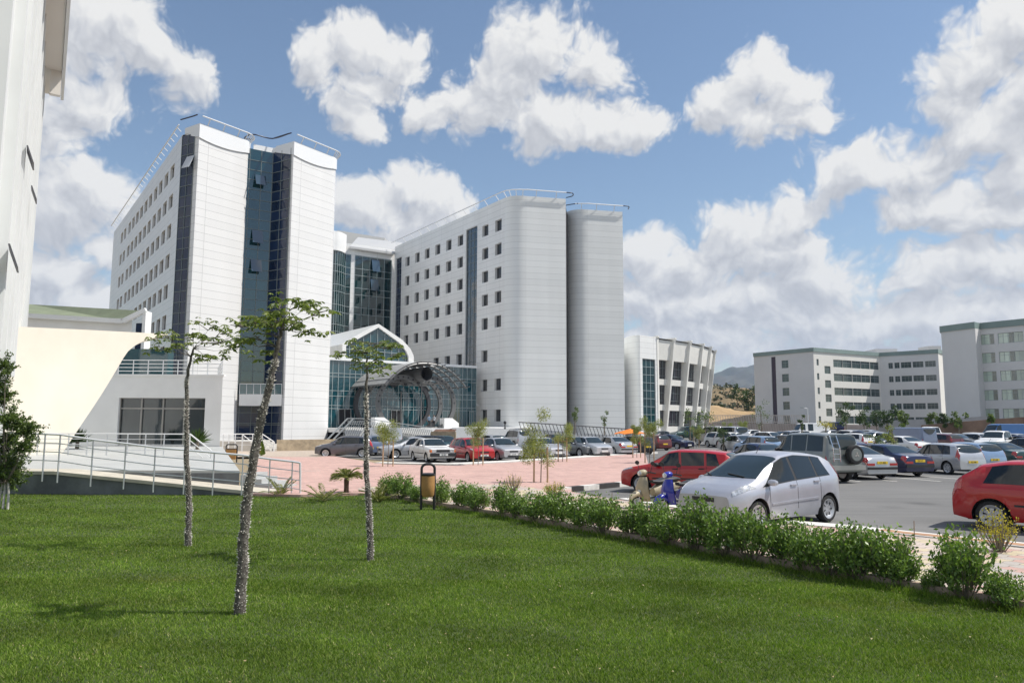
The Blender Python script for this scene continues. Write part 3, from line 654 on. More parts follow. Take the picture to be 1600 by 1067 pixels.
mb = MB(); mb.poly([A, B, C, p1[-1], K1, K2, K3, tuple(p2[-1]), tuple(p2[-1] + back1)], H1 - .75); mb.build('roof', ROOFM, T1)
mb = MB(); mb.wall([A, tuple(p2[-1] + back1), tuple(p2[-1])], 0, H1 - .7); mb.build('rear_wall', CLADL, T1)
roof_rail('roof_rail', [A, B], T1, .35, .45, step=1.9)
v = lambda t: (t[0], t[1])
roof_rail('roof_rail', [v(p) for p in p1[1:10]], T1, .75, .5)
roof_rail('roof_rail', [v(p) for p in p2[1:10]], T1, .75, .5)
roof_rail('roof_rail', [B, ((B[0] + C[0]) / 2, (B[1] + C[1]) / 2), C, v(p1[1])], T1, .9, .35, NAVYPIPE)
roof_rail('roof_rail', [v(p1[9]), v(p1[10]), K1, K2, K3, v(p2[0]), v(p2[1])], T1, .9, .45, NAVYPIPE)
def tilted_pane(P0, P1, px, py, w_, h_, parent, m, outn=1):
    """a top-hung casement standing open"""
    s, z = hit(P0, P1, px, py); e = Vector((P1[0] - P0[0], P1[1] - P0[1])).normalized(); n = Vector((e.y, -e.x)) * outn
    q = Vector((P0[0] + e.x * s, P0[1] + e.y * s)); mb = MB()
    a = q - e * w_ / 2 + n * .1; b = q + e * w_ / 2 + n * .1; c = b + n * .65; d = a + n * .65
    mb.add([(*a, z + h_ / 2), (*b, z + h_ / 2), (*c, z - h_ / 2), (*d, z - h_ / 2), (*(a + n * .05), z + h_ / 2), (*(b + n * .05), z + h_ / 2), (*(c + n * .05), z - h_ / 2), (*(d + n * .05), z - h_ / 2)],
           [[0, 3, 2, 1], [4, 5, 6, 7], [0, 1, 5, 4], [1, 2, 6, 5], [2, 3, 7, 6], [3, 0, 4, 7]])
    mb.build('open_casement', m, parent)
PANEB = glassmat('casement_glass', (.03, .06, .09), vary=.1)
tilted_pane(B, C, 299, 255, 1.2, 1.5, T1, mat('casement_bright', (.45, .47, .5), .12, spec=1))
tilted_pane(K1, K2, 406, 283, 1.2, 1.3, T1, PANEB); tilted_pane(K1, K2, 401, 371, 1.2, 1.6, T1, PANEB); tilted_pane(K1, K2, 399, 416, 1.2, 1.5, T1, PANEB)

# ================= RIGHT TOWER
RA = pl(617, 386, H1); RB = pl(789, 309.3, H1); RC = pl(822, 306.4, H1); RD = pl(884, 311, H1)
T2 = empty('hospital_wing', (0, 0, 0), 0, 'white hospital wing with rows of square windows and rounded corner, right of the hall', 'building')
eb = Vector((RB[0] - RA[0], RB[1] - RA[1])); LB = eb.length; eb.normalize()
hx = [(636.6, 411.1), (652, 404), (667.3, 398), (683.9, 392), (701.2, 386), (719.3, 379.5), (758.3, 365), (778.7, 356.8)]
hs = []
for i, (x, y) in enumerate(hx):
    s = hit(RA, RB, x, y)[0]
    for z in ROWZ: hs.append((s - .86, s + .86, z - .86, z + .86))
    if i in (3, 4, 5, 6): hs.append((s - .86, s + .86, 11.5, 13.2))
    if i >= 6:
        hs.append((s - .86, s + .86, 7.2, 8.9)); hs.append((s - .86, s + .86, 2.8, 4.5))
s0 = hit(RA, RB, 728.3, 360)[0]; s1 = hit(RA, RB, 746, 350)[0]; sd0 = hit(RA, RB, 618.5, 410)[0]; sd1 = hit(RA, RB, 627.5, 405)[0]
hs.append((s0, s1, 9.0, 32.6)); hs.append((sd0, sd1, 9.0, 32.6))
w_, P, e, n = facade(RA, RB, 0, H1, hs, CLADL, 'wall', T2, .5)
for h in hs[:-2]: put_window(P, e, n, h, T2, setback=.42)
for (a, b) in ((s0, s1), (sd0, sd1)):
    q0, q1 = P(a, 0, .25), P(b, 0, .25)
    curtain('glass', [q0[:2], q1[:2]], 9.0, 32.6, 1.2, [z for z in rowsG if 9 < z < 32.5], NAVY if a == sd0 else glassmat('strip_glass', (.012, .03, .05), vary=.4), MULL, T2, gname='stair_glass')
# rounded corner and right face
def arcpts(a, d0, b, d1, k=10):
    """quadratic-ish blend from a (direction d0) to b"""
    a, b, d0, d1 = map(Vector, (a, b, d0, d1)); D_ = d0.x * d1.y - d0.y * d1.x; t_ = ((b.x - a.x) * d1.y - (b.y - a.y) * d1.x) / D_; c = a + d0 * t_
    return [tuple(a * (1 - u) ** 2 + c * 2 * u * (1 - u) + b * u * u) for u in [i / k for i in range(k + 1)]]
er = Vector((RD[0] - RC[0], RD[1] - RC[1])).normalized()
cor = arcpts(RB, tuple(eb), RC, tuple(er), 12)
CLADR = cladding('face_cladding', (.80, .81, .80), pw=7.4, line=.032, dark=.62, wavy=.006)
mb = MB(); mb.wall(cor, 0, H1, u0=1.0); mb.wall([RC, RD], 0, H1, u0=.0); mb.wall([RD, (RD[0] - .6, RD[1] + 6)], 0, H1)
mb.build('corner_wall', CLADR, T2, smooth=25)
E0 = pl(885, 331.5, H1); E1 = pl(905.5, 326.3, H1); E2 = pl(917.8, 327.6, H1); E3 = pl(972.6, 331.3, H1)
e23 = Vector((E3[0] - E2[0], E3[1] - E2[1])).normalized()
Eb = (E0[0] - .3, E0[1] + 5)
cor2 = arcpts(E0, (.45, -.9), E2, tuple(e23), 12)
mb = MB(); mb.wall([Eb] + cor2, 0, H1, u0=2); mb.wall([E2, E3], 0, H1, u0=0); mb.wall([E3, (E3[0] + .5, E3[1] + 20)], 0, H1, u0=.2)
mb.build('slab_wall', CLADR, T2, smooth=25)
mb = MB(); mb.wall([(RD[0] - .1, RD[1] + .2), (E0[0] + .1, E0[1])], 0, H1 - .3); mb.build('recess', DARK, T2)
mb = MB(); mb.poly([RA] + cor + [RC, RD, Eb] + cor2 + [E3, (E3[0] + .5, E3[1] + 20), (RA[0] + 24, RA[1] + 5)], H1 - .03); mb.build('roof', ROOFM, T2)
roof_rail('roof_rail', [RA, RB] + cor[3::3], T2, .7, .7, step=3.2)
roof_rail('roof_rail', [cor[-1], RD], T2, .85, .35, step=2.4); roof_rail('roof_rail', [cor2[6], E2, E3], T2, .85, .35, step=2.4)
roof_rail('roof_rail', [(RD[0] - .3, RD[1] - .2), (RD[0] + .8, RD[1] + .1), (RD[0] + .9, RD[1] + 1.2), (RD[0] + .1, RD[1] + 2)], T2, .85, .2, NAVYPIPE)
roof_rail('roof_rail', [Eb, cor2[0], cor2[3], cor2[8]], T2, .85, .3, NAVYPIPE)
roof_rail('roof_rail', [(E3[0] - .3, E3[1] - .2), (E3[0] + .8, E3[1] + .1), (E3[0] + .9, E3[1] + 1.4)], T2, .85, .2, NAVYPIPE)

# ================= REAR BLOCK between the towers
T3 = empty('glass_block', (0, 0, 0), 0, 'dark green glazed block standing behind the gabled hall between both white wings', 'building')
F0 = pl(512, 388.5, 32.6); F1 = pl(521, 391, 32.6); F2 = pl(540.5, 397, 32.6); F3 = pl(548.5, 398, 32.6); F4 = pl(555, 398.7, 32.6); F5 = pl(612, 406.5, 32.6); F6 = pl(618, 407.3, 32.6)
GRN = glassmat('green_glass', (.004, .028, .030), pane=(1.5, 2.0), vary=.8, tilt=.03)
bulge = [F0, F1] + arcpts(F1, (.9, .2), F2, (.15, 1), 6)[1:]
rr = [9 + 3.53 * i + d for i in range(7) for d in (0, 2.3)]
curtain('glass', bulge + [F3], 5, 32.6, 1.3, rr, GRN, MULLH, T3, gname='curved_glass'); curtain('glass', [F4, F5], 5, 32.6, 1.45, rr, GRN, MULLH, T3)
mb = MB(); mb.wall([F3, F4], 0, 32.6); mb.wall([F5, F6], 0, 32.6); mb.wall([F0, F1, F2, F3, F4, F5, F6], 32.6, 34.6); mb.build('wall', CLADL, T3)
bb = [tuple(Vector(p) + Vector((0, .05))) for p in bulge]; mb = MB(); mb.wall([tuple(Vector(p) - Vector((-.1, .25))) for p in bulge], 32.6, 36); mb.build('drum', WHITE, T3, smooth=40)
yb = F5[1]
mb = MB(); c0 = Vector(F3) + Vector((0, .5)); c1 = Vector(F6)
mb.add([(c0.x, c0.y - 1.6, 33.9), (c1.x, c1.y - 1.0, 33.9), (c1.x + .5, c1.y + 5, 37.2), (c0.x, c0.y + 5, 37.2), (c0.x, c0.y - 1.6, 33.5), (c1.x, c1.y - 1, 33.5)], [[0, 1, 2, 3], [4, 5, 1, 0]]); mb.build('canted_roof', CLADL, T3)
mb = MB(); q0 = pl(527, 360, 39); q1 = pl(601, 372, 39); mb.prism([q0, q1, (q1[0] + 1, q1[1] + 8), (q0[0], q0[1] + 8)], 30, 39); mb.build('penthouse', CLADL, T3)
tilted_pane(F4, F5, 586, 416, 1.5, 2.3, T3, PANEB); tilted_pane(F4, F5, 584, 446, 1.5, 2.2, T3, PANEB)

# ================= ENTRANCE HALL
HA = (D(518.6, 558.4, 97.0).x, 97.0); zH = D(518.6, 558.4, 97.0).z
HB = None
# extend along the line so that the top stays level and meets the wing's facade at x=744
pH = pl(744.3, 571.8, zH); HB = pH
T4 = empty('entrance_hall', (0, 0, 0), 0, 'blue green glazed entrance hall with white gable, behind the arched canopy', 'building')
HALLG = glassmat('hall_glass', (.008, .058, .075), pane=(.9, 1.3), vary=.25, tilt=.01)
eh = Vector((HB[0] - HA[0], HB[1] - HA[1])); LH = eh.length; eh.normalize(); nh = Vector((eh.y, -eh.x))
hA = tuple(Vector(HA) - eh * 3)
ZF = 1.9
curtain('glass', [hA, HB], 0.2, zH - .35, .78, [zH - 2.0, zH - 2.45, 4.3, 4.7, 5.9, 6.6], HALLG, MULLH, T4, bw=.055)
mb = MB(); mb.bar((*(Vector(hA) + nh * .05), zH - .17), (*(Vector(HB) + nh * .05), zH - .17), .35, .34); mb.build('fascia', WHITEM, T4)
def hp(px, py, back=0.0):
    """point on the hall's front plane (pushed back a little) seen at a pixel"""
    o = -nh * back; s, z = hit(tuple(Vector(HA) + o), tuple(Vector(HB) + o), px, py); q = Vector(HA) + o + eh * s; return Vector((q.x, q.y, z))
# gable: glazed end wall, white frame, long roof running back
bk = 1.0
gp = [hp(x, y, bk) for x, y in [(539, 560), (539, 541), (564, 526.5), (590, 512), (622, 535.5), (632.5, 548), (636.5, 557), (636.5, 567)]]
gout = [hp(x, y, bk) for x, y in [(533.5, 560), (533.5, 538), (562, 521.5), (590, 506.5), (627, 531.5), (639.5, 545), (644.5, 556), (645, 568)]]
mb = MB(); mb.add(gp, [list(range(8))], [[(p.x * 1.2, p.z) for p in gp]]); mb.build('gable_glass', HALLG, T4)
mb = MB(); f3 = nh.to_3d()
for i in range(7):
    a, b, c, d = gp[i], gp[i + 1], gout[i + 1], gout[i]
    A_ = [a + f3 * .35, b + f3 * .35, c + f3 * .35, d + f3 * .35]; B_ = [a, b, c, d]
    mb.add(A_ + B_, [[0, 1, 2, 3], [0, 4, 5, 1], [2, 6, 7, 3]])
mb.build('gable_frame', WHITE, T4)
mb = MB(); back = -f3 * 26
for i in range(6): mb.add([gout[i], gout[i + 1], gout[i + 1] + back, gout[i] + back], [[0, 1, 2, 3]], [[(0, 0), (0, (gout[i] - gout[i + 1]).length), (26, (gout[i] - gout[i + 1]).length), (26, 0)]])
mb.build('gable_roof', cladding('roof_sheet', (.62, .63, .62), pw=1.2, ph=6, line=.06), T4)
mb = MB()
for k in range(9):
    x = 546 + k * 11; top = np.interp(x, [539, 564, 590, 622, 632, 637], [542, 527.5, 513, 536, 548, 560]); mb.bar(hp(x, 566, bk - .06), hp(x, top + 1, bk - .06), .06, .06)
mb.bar(hp(539, 545, bk - .06), hp(637, 553.5, bk - .06), .06, .06); mb.build('gable_mullions', MULLH, T4)
mb = MB(); q = -nh.to_3d() * 1
mb.poly([(*HA, zH - .1), (*HB, zH - .1), tuple(Vector((*HB, zH - .1)) - f3 * 14), tuple(Vector((*HA, zH - .1)) - f3 * 14)]); mb.build('roof', ROOFM, T4)
# doors
for (xa, ya, xb, yb_) in [(529, 639, 548, 664), (611, 641, 628, 664), (691, 642, 706, 667), (733, 643, 740, 668)]:
    dk = (xa in (529, 611)); a = hp(xa, yb_, -.12); b = hp(xb, yb_, -.12); c = hp(xb, ya, -.12); d = hp(xa, ya, -.12)
    dr = MB().add([a, b, c, d], [[0, 1, 2, 3]]).build('door', DARK if dk else mat('door_glass', (.10, .17, .18), .1, spec=1), T4)
    fm = MB()
    for (p_, q_) in ((a, d), (b, c), (d, c), ((a + b) / 2, (c + d) / 2)): fm.bar(p_ + f3 * .04, q_ + f3 * .04, .09, .06)
    fm.build('door_frame', mat('door_alu', (.42, .44, .44), .4, metal=.5), dr)

# ================= ARCHED CANOPY
T5 = empty('entrance_canopy', (0, 0, 0), 0, 'grey barrel vaulted steel canopy on pairs of perforated rings before the glazed hall', 'canopy')
GSTEEL = mat('grey_steel', (.14, .14, .14), .45, metal=.3, var=.15, vscale=.8); GDARK = mat('dark_steel', (.05, .05, .055), .5, metal=.3)
# centre of the canopy on the hall's plane, then forward along nh
ca = hp(648, 640, 0); c0 = Vector((ca.x, ca.y)) - eh * 3.6
FWD = 9.5
def cp(u, z, fwd): q = c0 + eh * u + nh * fwd; return Vector((q.x, q.y, z))
rr_ = 3.3; cz = 4.95; sep = 2.15
def ring_pair(fwd, m, mat_, hol=True, n=56, dpt=.35, wd=.55):
    mb = MB(); vs = []
    for sgn in (-1, 1):
        cx_ = sgn * sep; th0 = math.acos(-sep / rr_) if False else 0
        a0, a1 = (math.acos(min(1, sep / rr_)), None), None
        # keep the arc outside the other ring
        lim = math.acos(sep / rr_)
        if sgn > 0: angs = np.linspace(-math.pi * .40, math.pi - lim, n)
        else: angs = np.linspace(lim, math.pi * 1.40, n)
        prev = None
        for a in angs:
            c_, s_ = math.cos(a), math.sin(a); q = [cp(cx_ + c_ * r_, cz + s_ * r_, f_) for r_ in (rr_ - wd / 2, rr_ + wd / 2) for f_ in (fwd, fwd - dpt)]
            if prev: mb.add(prev + q, [[0, 4, 6, 2], [1, 3, 7, 5], [0, 1, 5, 4], [2, 6, 7, 3]])
            prev = q
    o = mb.build('ring_frame', mat_, T5)
    if hol:
        hm = MB()
        for sgn in (-1, 1):
            lim = math.acos(sep / rr_)
            a0, a1 = (.05, math.pi - lim - .05) if sgn > 0 else (lim + .05, math.pi - .05)
            for a in np.linspace(a0, a1, 11):
                ctr = cp(sgn * sep + math.cos(a) * rr_, cz + math.sin(a) * rr_, fwd + .006); vs = [ctr + eh.to_3d() * .12 * math.cos(t) + Vector((0, 0, .12 * math.sin(t))) for t in np.linspace(0, 2 * math.pi, 9)[:-1]]
                hm.add(vs, [list(range(8))])
        hm.build('ring_holes', DARK, o)
ring_pair(FWD - 2.2, 0, GSTEEL); ring_pair(FWD - 5.6, 0, GSTEEL)
ring_pair(.8, 0, GDARK, hol=False)
def vz(u): return 10.1 - (abs(u) / 5.8) ** 2.3 * 2.9    # vault section
us = np.linspace(-5.8, 5.8, 33)
mb = MB()
usl = [u for u in us if u <= 1.7]
for a, b in zip(usl[:-1], usl[1:]):
    for f0_, f1_ in zip(np.linspace(0, FWD, 9)[:-1], np.linspace(0, FWD, 9)[1:]):
        mb.quad(cp(a, vz(a), f0_), cp(b, vz(b), f0_), cp(b, vz(b), f1_), cp(a, vz(a), f1_), [(f0_, a), (f0_, b), (f1_, b), (f1_, a)])
        mb.quad(cp(a, vz(a) - .1, f1_), cp(b, vz(b) - .1, f1_), cp(b, vz(b) - .1, f0_), cp(a, vz(a) - .1, f0_), [(f1_, a), (f1_, b), (f0_, b), (f0_, a)])
mb.build('vault_sheet', cladding('vault_panels', (.33, .33, .32), pw=.94, ph=1.6, line=.05, rough=.5), T5, smooth=30)
for f_ in np.linspace(.15, FWD + .1, 6):
    mb = MB(); mb.tube([cp(u, vz(u) - .22, f_) for u in us], .13, 6); mb.build('vault_rib', GSTEEL, T5)
mb = MB()
for u in us[20::2]: mb.bar(cp(u, vz(u) - .05, -.1), cp(u, vz(u) - .05, FWD + .9), .12, .12)
for u in us[0:20:4]: mb.bar(cp(u, vz(u) - .16, 0), cp(u, vz(u) - .16, FWD + .3), .10, .10)
mb.build('purlins', GSTEEL, T5)
mb = MB()
for u in (-5.8, -5.2): mb.bar(cp(u, vz(u) - .1, -.1), cp(u, vz(u) - .1, FWD + .3), .2, .16)
for f_ in (.8, 3, 6.4): mb.bar(cp(-4.9, 7.6, f_), cp(4.9, 7.6, f_), .14, .14)
mb.build('edge_beams', GSTEEL, T5)
mb = MB(); ax = [cp(.2, 8.65, f_) for f_ in (0, FWD - .4)]; mb.tube(ax, .85, 20, cap=False); mb.tube(ax, .72, 20, cap=False); mb.build('centre_tube', GSTEEL, T5, smooth=40)
mb = MB(); mb.tube([cp(.2, 8.65, FWD - 2.2), cp(.2, 8.65, FWD - 2.1)], .70, 20); mb.build('tube_end', DARK, T5)
for u in (-sep * 2.35, -.0, sep * 2.2):
    mb = MB(); a = FWD - 2.4
    if u != 0:
        mb.prism([(0, 0), (2.2, 0), (2.2, .7), (1.2, 1.35), (0, 1.35)], -.6, .6, Matrix(((eh.x, 0, nh.x, 0), (eh.y, 0, nh.y, 0), (0, 1, 0, 0), (0, 0, 0, 1))))
        o = mb.build('plinth', WHITE, T5); q = cp(u - 1.0, ZF - .1, a); o.location = q
for u in (-.1,):
    mb = MB(); mb.tube([cp(u, ZF, 3), cp(u, 6.6, 3)], .11, 8); mb.tube([cp(u, ZF, FWD - 1.1), cp(u, 7.4, FWD - 1.1)], .09, 8); mb.build('column', GSTEEL, T5)

# ================= RAISED FORECOURT, bridge, ramps
T6 = empty('entrance_bridge', (0, 0, 0), 0, 'white entrance bridge with slanted steel railing in front of the glazed hall', 'bridge')
def onl(u, f_, z=0.0): q = c0 + eh * 3.6 + eh * u + nh * f_; return Vector((q.x, q.y, z))
uL, uR = -16.0, 27.0
f6 = 11.5
mb = MB(); deck = [onl(uL + 1.2, f6 - 2.5), onl(2.5, f6 - 2.5), onl(2.5, -.3), onl(uL + 1.2, -.3)]
mb.prism([(p.x, p.y) for p in deck], ZF - .55, ZF - .05); mb.build('deck', WHITE, T6)
ub = uL + 7
mb = MB(); mb.prism([(p.x, p.y) for p in [onl(ub, f6 - .3), onl(8.5, f6 - .3), onl(8.5, 0), onl(ub, 0)]], 0, ZF - .06); mb.build('base_wall', WHITE, T6)
mb = MB(); mb.prism([(p.x, p.y) for p in [onl(2.4, f6 - .5), onl(15, f6 - 3.5), onl(15, 0), onl(2.4, 0)]], 0, ZF + .1); mb.build('parapet_wall', WHITE, T6)
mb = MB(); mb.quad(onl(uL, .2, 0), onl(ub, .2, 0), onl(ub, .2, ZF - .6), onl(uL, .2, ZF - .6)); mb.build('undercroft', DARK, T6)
uE = -4.2; zz = lambda u: ZF - 1.05 * max(0, min(1, (u - uL - 3) / (uE - uL - 3)))
rl = MB(); rb = MB(); nst = 40; fm = MB()
seg = [uL + .9 + (uE - uL - .9) * k / 6 for k in range(7)]
for k in range(nst + 1):
    u = uL + 1.0 + (uE - uL - 1.0) * k / nst; z = zz(u)
    rb.bar(onl(u - .40, f6 - .05, z - .85), onl(u + .15, f6 + .25, z + .80), .10, .07)
for a_, b_ in zip(seg[:-1], seg[1:]):
    for h_ in (.45, .62, .79): rl.bar(onl(a_, f6 + .28, zz(a_) + h_), onl(b_, f6 + .28, zz(b_) + h_), .04)
    rl.bar(onl(a_, f6 + .3, zz(a_) + 1.05), onl(b_, f6 + .3, zz(b_) + 1.05), .09)
    p_ = [onl(a_, f6 - .3, zz(a_) - .9), onl(b_, f6 - .3, zz(b_) - .9), onl(b_, f6 - .3, zz(b_) + .05), onl(a_, f6 - .3, zz(a_) + .05), onl(b_, f6 - 2.5, zz(b_) + .05), onl(a_, f6 - 2.5, zz(a_) + .05), onl(b_, f6 - 2.5, zz(b_) - .9), onl(a_, f6 - 2.5, zz(a_) - .9)]
    fm.add(p_, [[0, 1, 2, 3], [3, 2, 4, 5], [0, 7, 6, 1]])
fm.build('ramp_deck', WHITE, T6)
rl.build('rail', mat('rail_grey', (.38, .40, .41), .4, metal=.4), T6); ob = rb.build('rail_struts', mat('rail_grey', (0, 0, 0)), T6)
mb = MB()
for dx_ in (0, .7): mb.bar(onl(uL - 1.9 + dx_, f6 + .1, .0), onl(uL + .9 + dx_, f6 + .3, ZF + 1.02), .14, .14)
mb.build('end_props', mat('rail_grey', (0, 0, 0)), T6)
# ramp with railing down to the right
T7 = empty('access_ramp', (0, 0, 0), 0, 'long white access ramp with slanted dark railing falling to the right before the rounded wing', 'ramp')
r0 = D(816, 660, 96); r1 = D(1003, 672, 100)
ra = Vector((r0.x, r0.y)); rbv = Vector((r1.x, r1.y)); er_ = (rbv - ra).normalized(); nr = Vector((er_.y, -er_.x)); LR = (rbv - ra).length
mb = MB(); zA, zB = 1.9, .7
q = [ra - er_ * 9, ra, rbv, rbv + nr * -3, ra + nr * -3, ra - er_ * 9 + nr * -3]
mb.add([(p.x, p.y, 0) for p in q] + [(p.x, p.y, z) for p, z in zip(q, (1.95, 1.9, zB, zB, 1.9, 1.95))], [[0, 1, 7, 6], [1, 2, 8, 7], [2, 3, 9, 8], [6, 7, 10, 11], [7, 8, 9, 10]]); mb.build('ramp_wall', WHITE, T7)
mb = MB(); rg_ = mat('ramp_rail', (.10, .095, .10), .5)
for k in range(34):
    t_ = k / 33; q = ra.lerp(rbv, t_) + nr * .1; z = 1.55 + (zB - 1.9 + .3) * t_; mb.bar((q.x - er_.x * .0, q.y, z - .2), (q.x - er_.x * .45, q.y - er_.y * .45, z + 1.05), .07, .07)
mb.build('rail_struts', rg_, T7)
mb = MB(); mb.bar((*(ra - er_ * .5 + nr * .1), 2.65), (*(rbv + nr * .1), 1.72), .10, .12); mb.build('handrail', rg_, T7)

# ================= FINNED BUILDING
T8 = empty('finned_building', (0, 0, 0), 0, 'cream three storey building with outward leaning fins and tall teal stair window', 'building')
HF = 17.0
Q = [pl(x, y, HF) for x, y in [(977, 527), (999, 523.5), (1027, 527), (1053, 530.5), (1078, 534.5), (1097.5, 539), (1110, 543.5), (1117, 549)]]
Q[1] = pl(999.5, 523.5, HF)
mb = MB(); bk_ = pl(978, 527, HF); mb.wall([(bk_[0] - .5, bk_[1] + 14)] + arcpts(bk_, (.2, -1), Q[1], (1, .0), 8), 0, HF, u0=.2); mb.build('curved_wall', CLADR, T8, smooth=30)
CREAM = mat('cream_render', (.78, .765, .72), .65, var=.05, vscale=.6)
v2 = lambda q: Vector(q)
# wall line from Q1 onward
fn = []
for i in range(1, len(Q) - 1):
    d = (v2(Q[i + 1]) - v2(Q[max(i - 1, 1)])).normalized(); fn.append(Vector((d.y, -d.x)))
def fpt(i, s=0.0): return v2(Q[i])
mb = MB(); d12 = (v2(Q[2]) - v2(Q[1])); l12 = d12.length; d12.normalize(); g0, g1 = hit(Q[1], Q[2], 1004.3, 600)[0], hit(Q[1], Q[2], 1024.5, 600)[0]
w8, P8, e8, n8 = facade(Q[1], Q[2], 0, HF, [(g0, g1, 1.5, 13.2)], CLADL, 'wall', T8, .3)
q0, q1 = P8(g0, 0, .2), P8(g1, 0, .2); curtain('g', [q0[:2], q1[:2]], 1.5, 13.2, 1.1, [1.5 + 1.3 * k for k in range(1, 9)], TEAL, MULLH, T8, gname='stair_glass')
wl = [v2(Q[2])]
for i in range(2, len(Q)): wl.append(v2(Q[i]) - (fn[min(i, len(fn) - 1)] * 0))
# recessed glazed wall 2.6 m behind the fin tips, flush bands between
TIP = 1.7
base = []
for i in range(2, len(Q)):
    d = (v2(Q[min(i + 1, len(Q) - 1)]) - v2(Q[i - 1])).normalized(); n_b = Vector((d.y, -d.x)); base.append((v2(Q[i]), n_b))
root = lambda z: -1.35 - 1.2 * (1 - z / HF)
tip_ = lambda z: .15 - 2.5 * (1 - z / HF)
def fq(i, off, z): q, nn_ = base[i]; return (q.x + nn_.x * off, q.y + nn_.y * off, z)
VGL = glassmat('violet_glass', (.02, .02, .03), vary=.6); g_ = MB(); m_ = MB()
for i in range(len(base) - 1):
    l = (base[i + 1][0] - base[i][0]).length; g_.quad(fq(i, root(0), 0), fq(i + 1, root(0), 0), fq(i + 1, root(15), 15), fq(i, root(15), 15), [(i * 6, 0), (i * 6 + l, 0), (i * 6 + l, 15), (i * 6, 15)])
    for k in range(1, 4):
        t_ = k / 4; A0, B0, A1, B1 = map(Vector, (fq(i, root(0) + .06, 0), fq(i + 1, root(0) + .06, 0), fq(i, root(15) + .06, 15), fq(i + 1, root(15) + .06, 15))); m_.bar(A0.lerp(B0, t_), A1.lerp(B1, t_), .07, .06)
    for z in (1.2, 2.6, 6.6, 7.9, 10.8, 12.1): m_.bar(fq(i, root(z) + .06, z), fq(i + 1, root(z) + .06, z), .06, .06)
o_ = g_.build('window_wall', VGL, T8); m_.build('mullions', MULL, o_)
for (za, zb) in ((0, 2.2), (4.9, 5.9), (9.2, 10.2)):
    m_ = MB(); f_ = lambda z: root(z) + .5 * max(.25, tip_(z) - root(z))
    for i in range(len(base) - 1):
        m_.quad(fq(i, f_(za), za), fq(i + 1, f_(za), za), fq(i + 1, f_(zb), zb), fq(i, f_(zb), zb)); m_.quad(fq(i, root(za), za), fq(i + 1, root(za), za), fq(i + 1, f_(za), za), fq(i, f_(za), za)); m_.quad(fq(i, f_(zb), zb), fq(i + 1, f_(zb), zb), fq(i + 1, root(zb), zb), fq(i, root(zb), zb))
    m_.build('floor_band' if za else 'plinth_wall', CREAM, T8)
m_ = MB(); f_ = lambda z: tip_(z) - .4
for i in range(len(base) - 1):
    m_.quad(fq(i, f_(13.4), 13.4), fq(i + 1, f_(13.4), 13.4), fq(i + 1, f_(HF), HF - .3), fq(i, f_(HF), HF - .3), [(i * 4, 0), (i * 4 + 4, 0), (i * 4 + 4, 3), (i * 4, 3)]); m_.quad(fq(i, root(13.4), 13.4), fq(i + 1, root(13.4), 13.4), fq(i + 1, f_(13.4), 13.4), fq(i, f_(13.4), 13.4))
    m_.quad(fq(i, f_(HF), HF - .3), fq(i + 1, f_(HF), HF - .3), fq(i + 1, root(HF), HF - .3), fq(i, root(HF), HF - .3))
m_.build('parapet_band', CREAM, T8)
for i, (q, nn_) in enumerate(base):
    d = Vector((nn_.y, -nn_.x)) * .20; m_ = MB()
    prof = [(root(0) - .1, 0), (tip_(0) + .45, 0), (tip_(HF), HF - .6), (tip_(HF) + .25, HF + .05), (tip_(HF) + .25, HF + .25), (root(HF) - .4, HF + .25)]
    if i == 0: prof = [(root(0) - .4, 0), (.1, 0), (.1, HF - .2), (.3, HF + .0), (.3, HF + .2), (root(HF) - .4, HF + .2)]
    a = [Vector((q.x + nn_.x * o_ + d.x, q.y + nn_.y * o_ + d.y, z)) for o_, z in prof]; b = [Vector((q.x + nn_.x * o_ - d.x, q.y + nn_.y * o_ - d.y, z)) for o_, z in prof]
    k = len(prof); m_.add(a + b, [list(range(k)), list(range(k, 2 * k))[::-1]] + [[j, j + k, (j + 1) % k + k, (j + 1) % k] for j in range(k)]); m_.build('fin', CREAM, T8)
m_ = MB(); m_.poly([Q[1]] + [tuple(q) for q, _ in base] + [(Q[-1][0] - 2, Q[-1][1] + 20), (bk_[0], bk_[1] + 14)], HF - .1); m_.build('roof', ROOFM, T8)

# ================= FAR BUILDINGS
GREENB = mat('green_parapet', (.23, .30, .28), .6, var=.1, vscale=.3)
FARW = mat('far_render', (.70, .69, .68), .8, var=.05, vscale=.15)
FARC = mat('far_cream', (.74, .72, .67), .8, var=.05, vscale=.15)
FPANE = mat('far_pane', (.05, .075, .075), .12, spec=.8)
FFR = mat('far_frame', (.30, .34, .34), .5)
T9 = empty('office_building', (0, 0, 0), 0, 'five storey L shaped building with green roof band and grid windows beyond the car park', 'building')
HL_ = 21.3; zb0 = 0
L0 = pl(1177.5, 553.2, HL_); L1 = pl(1270.5, 544.6, HL_); L2 = pl(1373.5, 552.5, HL_); L3 = pl(1465.5, 547.2, HL_); L4 = pl(1474.5, 549.5, HL_)
sl0 = hit(L0, L1, 1206, 600)[0]; sl1 = hit(L0, L1, 1213, 600)[0]; sw = hit(L0, L1, 1227.5, 600)[0]
zr = [18.0 - 3.5 * k for k in range(5)]
hs = [(sw - 1.0, sw + 1.0, z - 1.0, z + 1.0) for z in zr] + [(sl0, sl1, 0, HL_ - 1.2)]
hs = [(a, b, c, d) for a, b, c, d in hs if c > -.1]
w_, P, e, n = facade(L0, L1, 0, HL_, hs, FARW, 'wall', T9, .25)
for h in hs[:-1]: put_window(P, e, n, h, T9, FFR, FPANE, 'grid', .2)
q0, q1 = P(sl0, 0, .24), P(sl1, 0, .24); MB().wall([q0[:2], q1[:2]], 0, HL_ - 1.2).build('dark_slot', mat('slot', (.07, .05, .07), .7), T9)
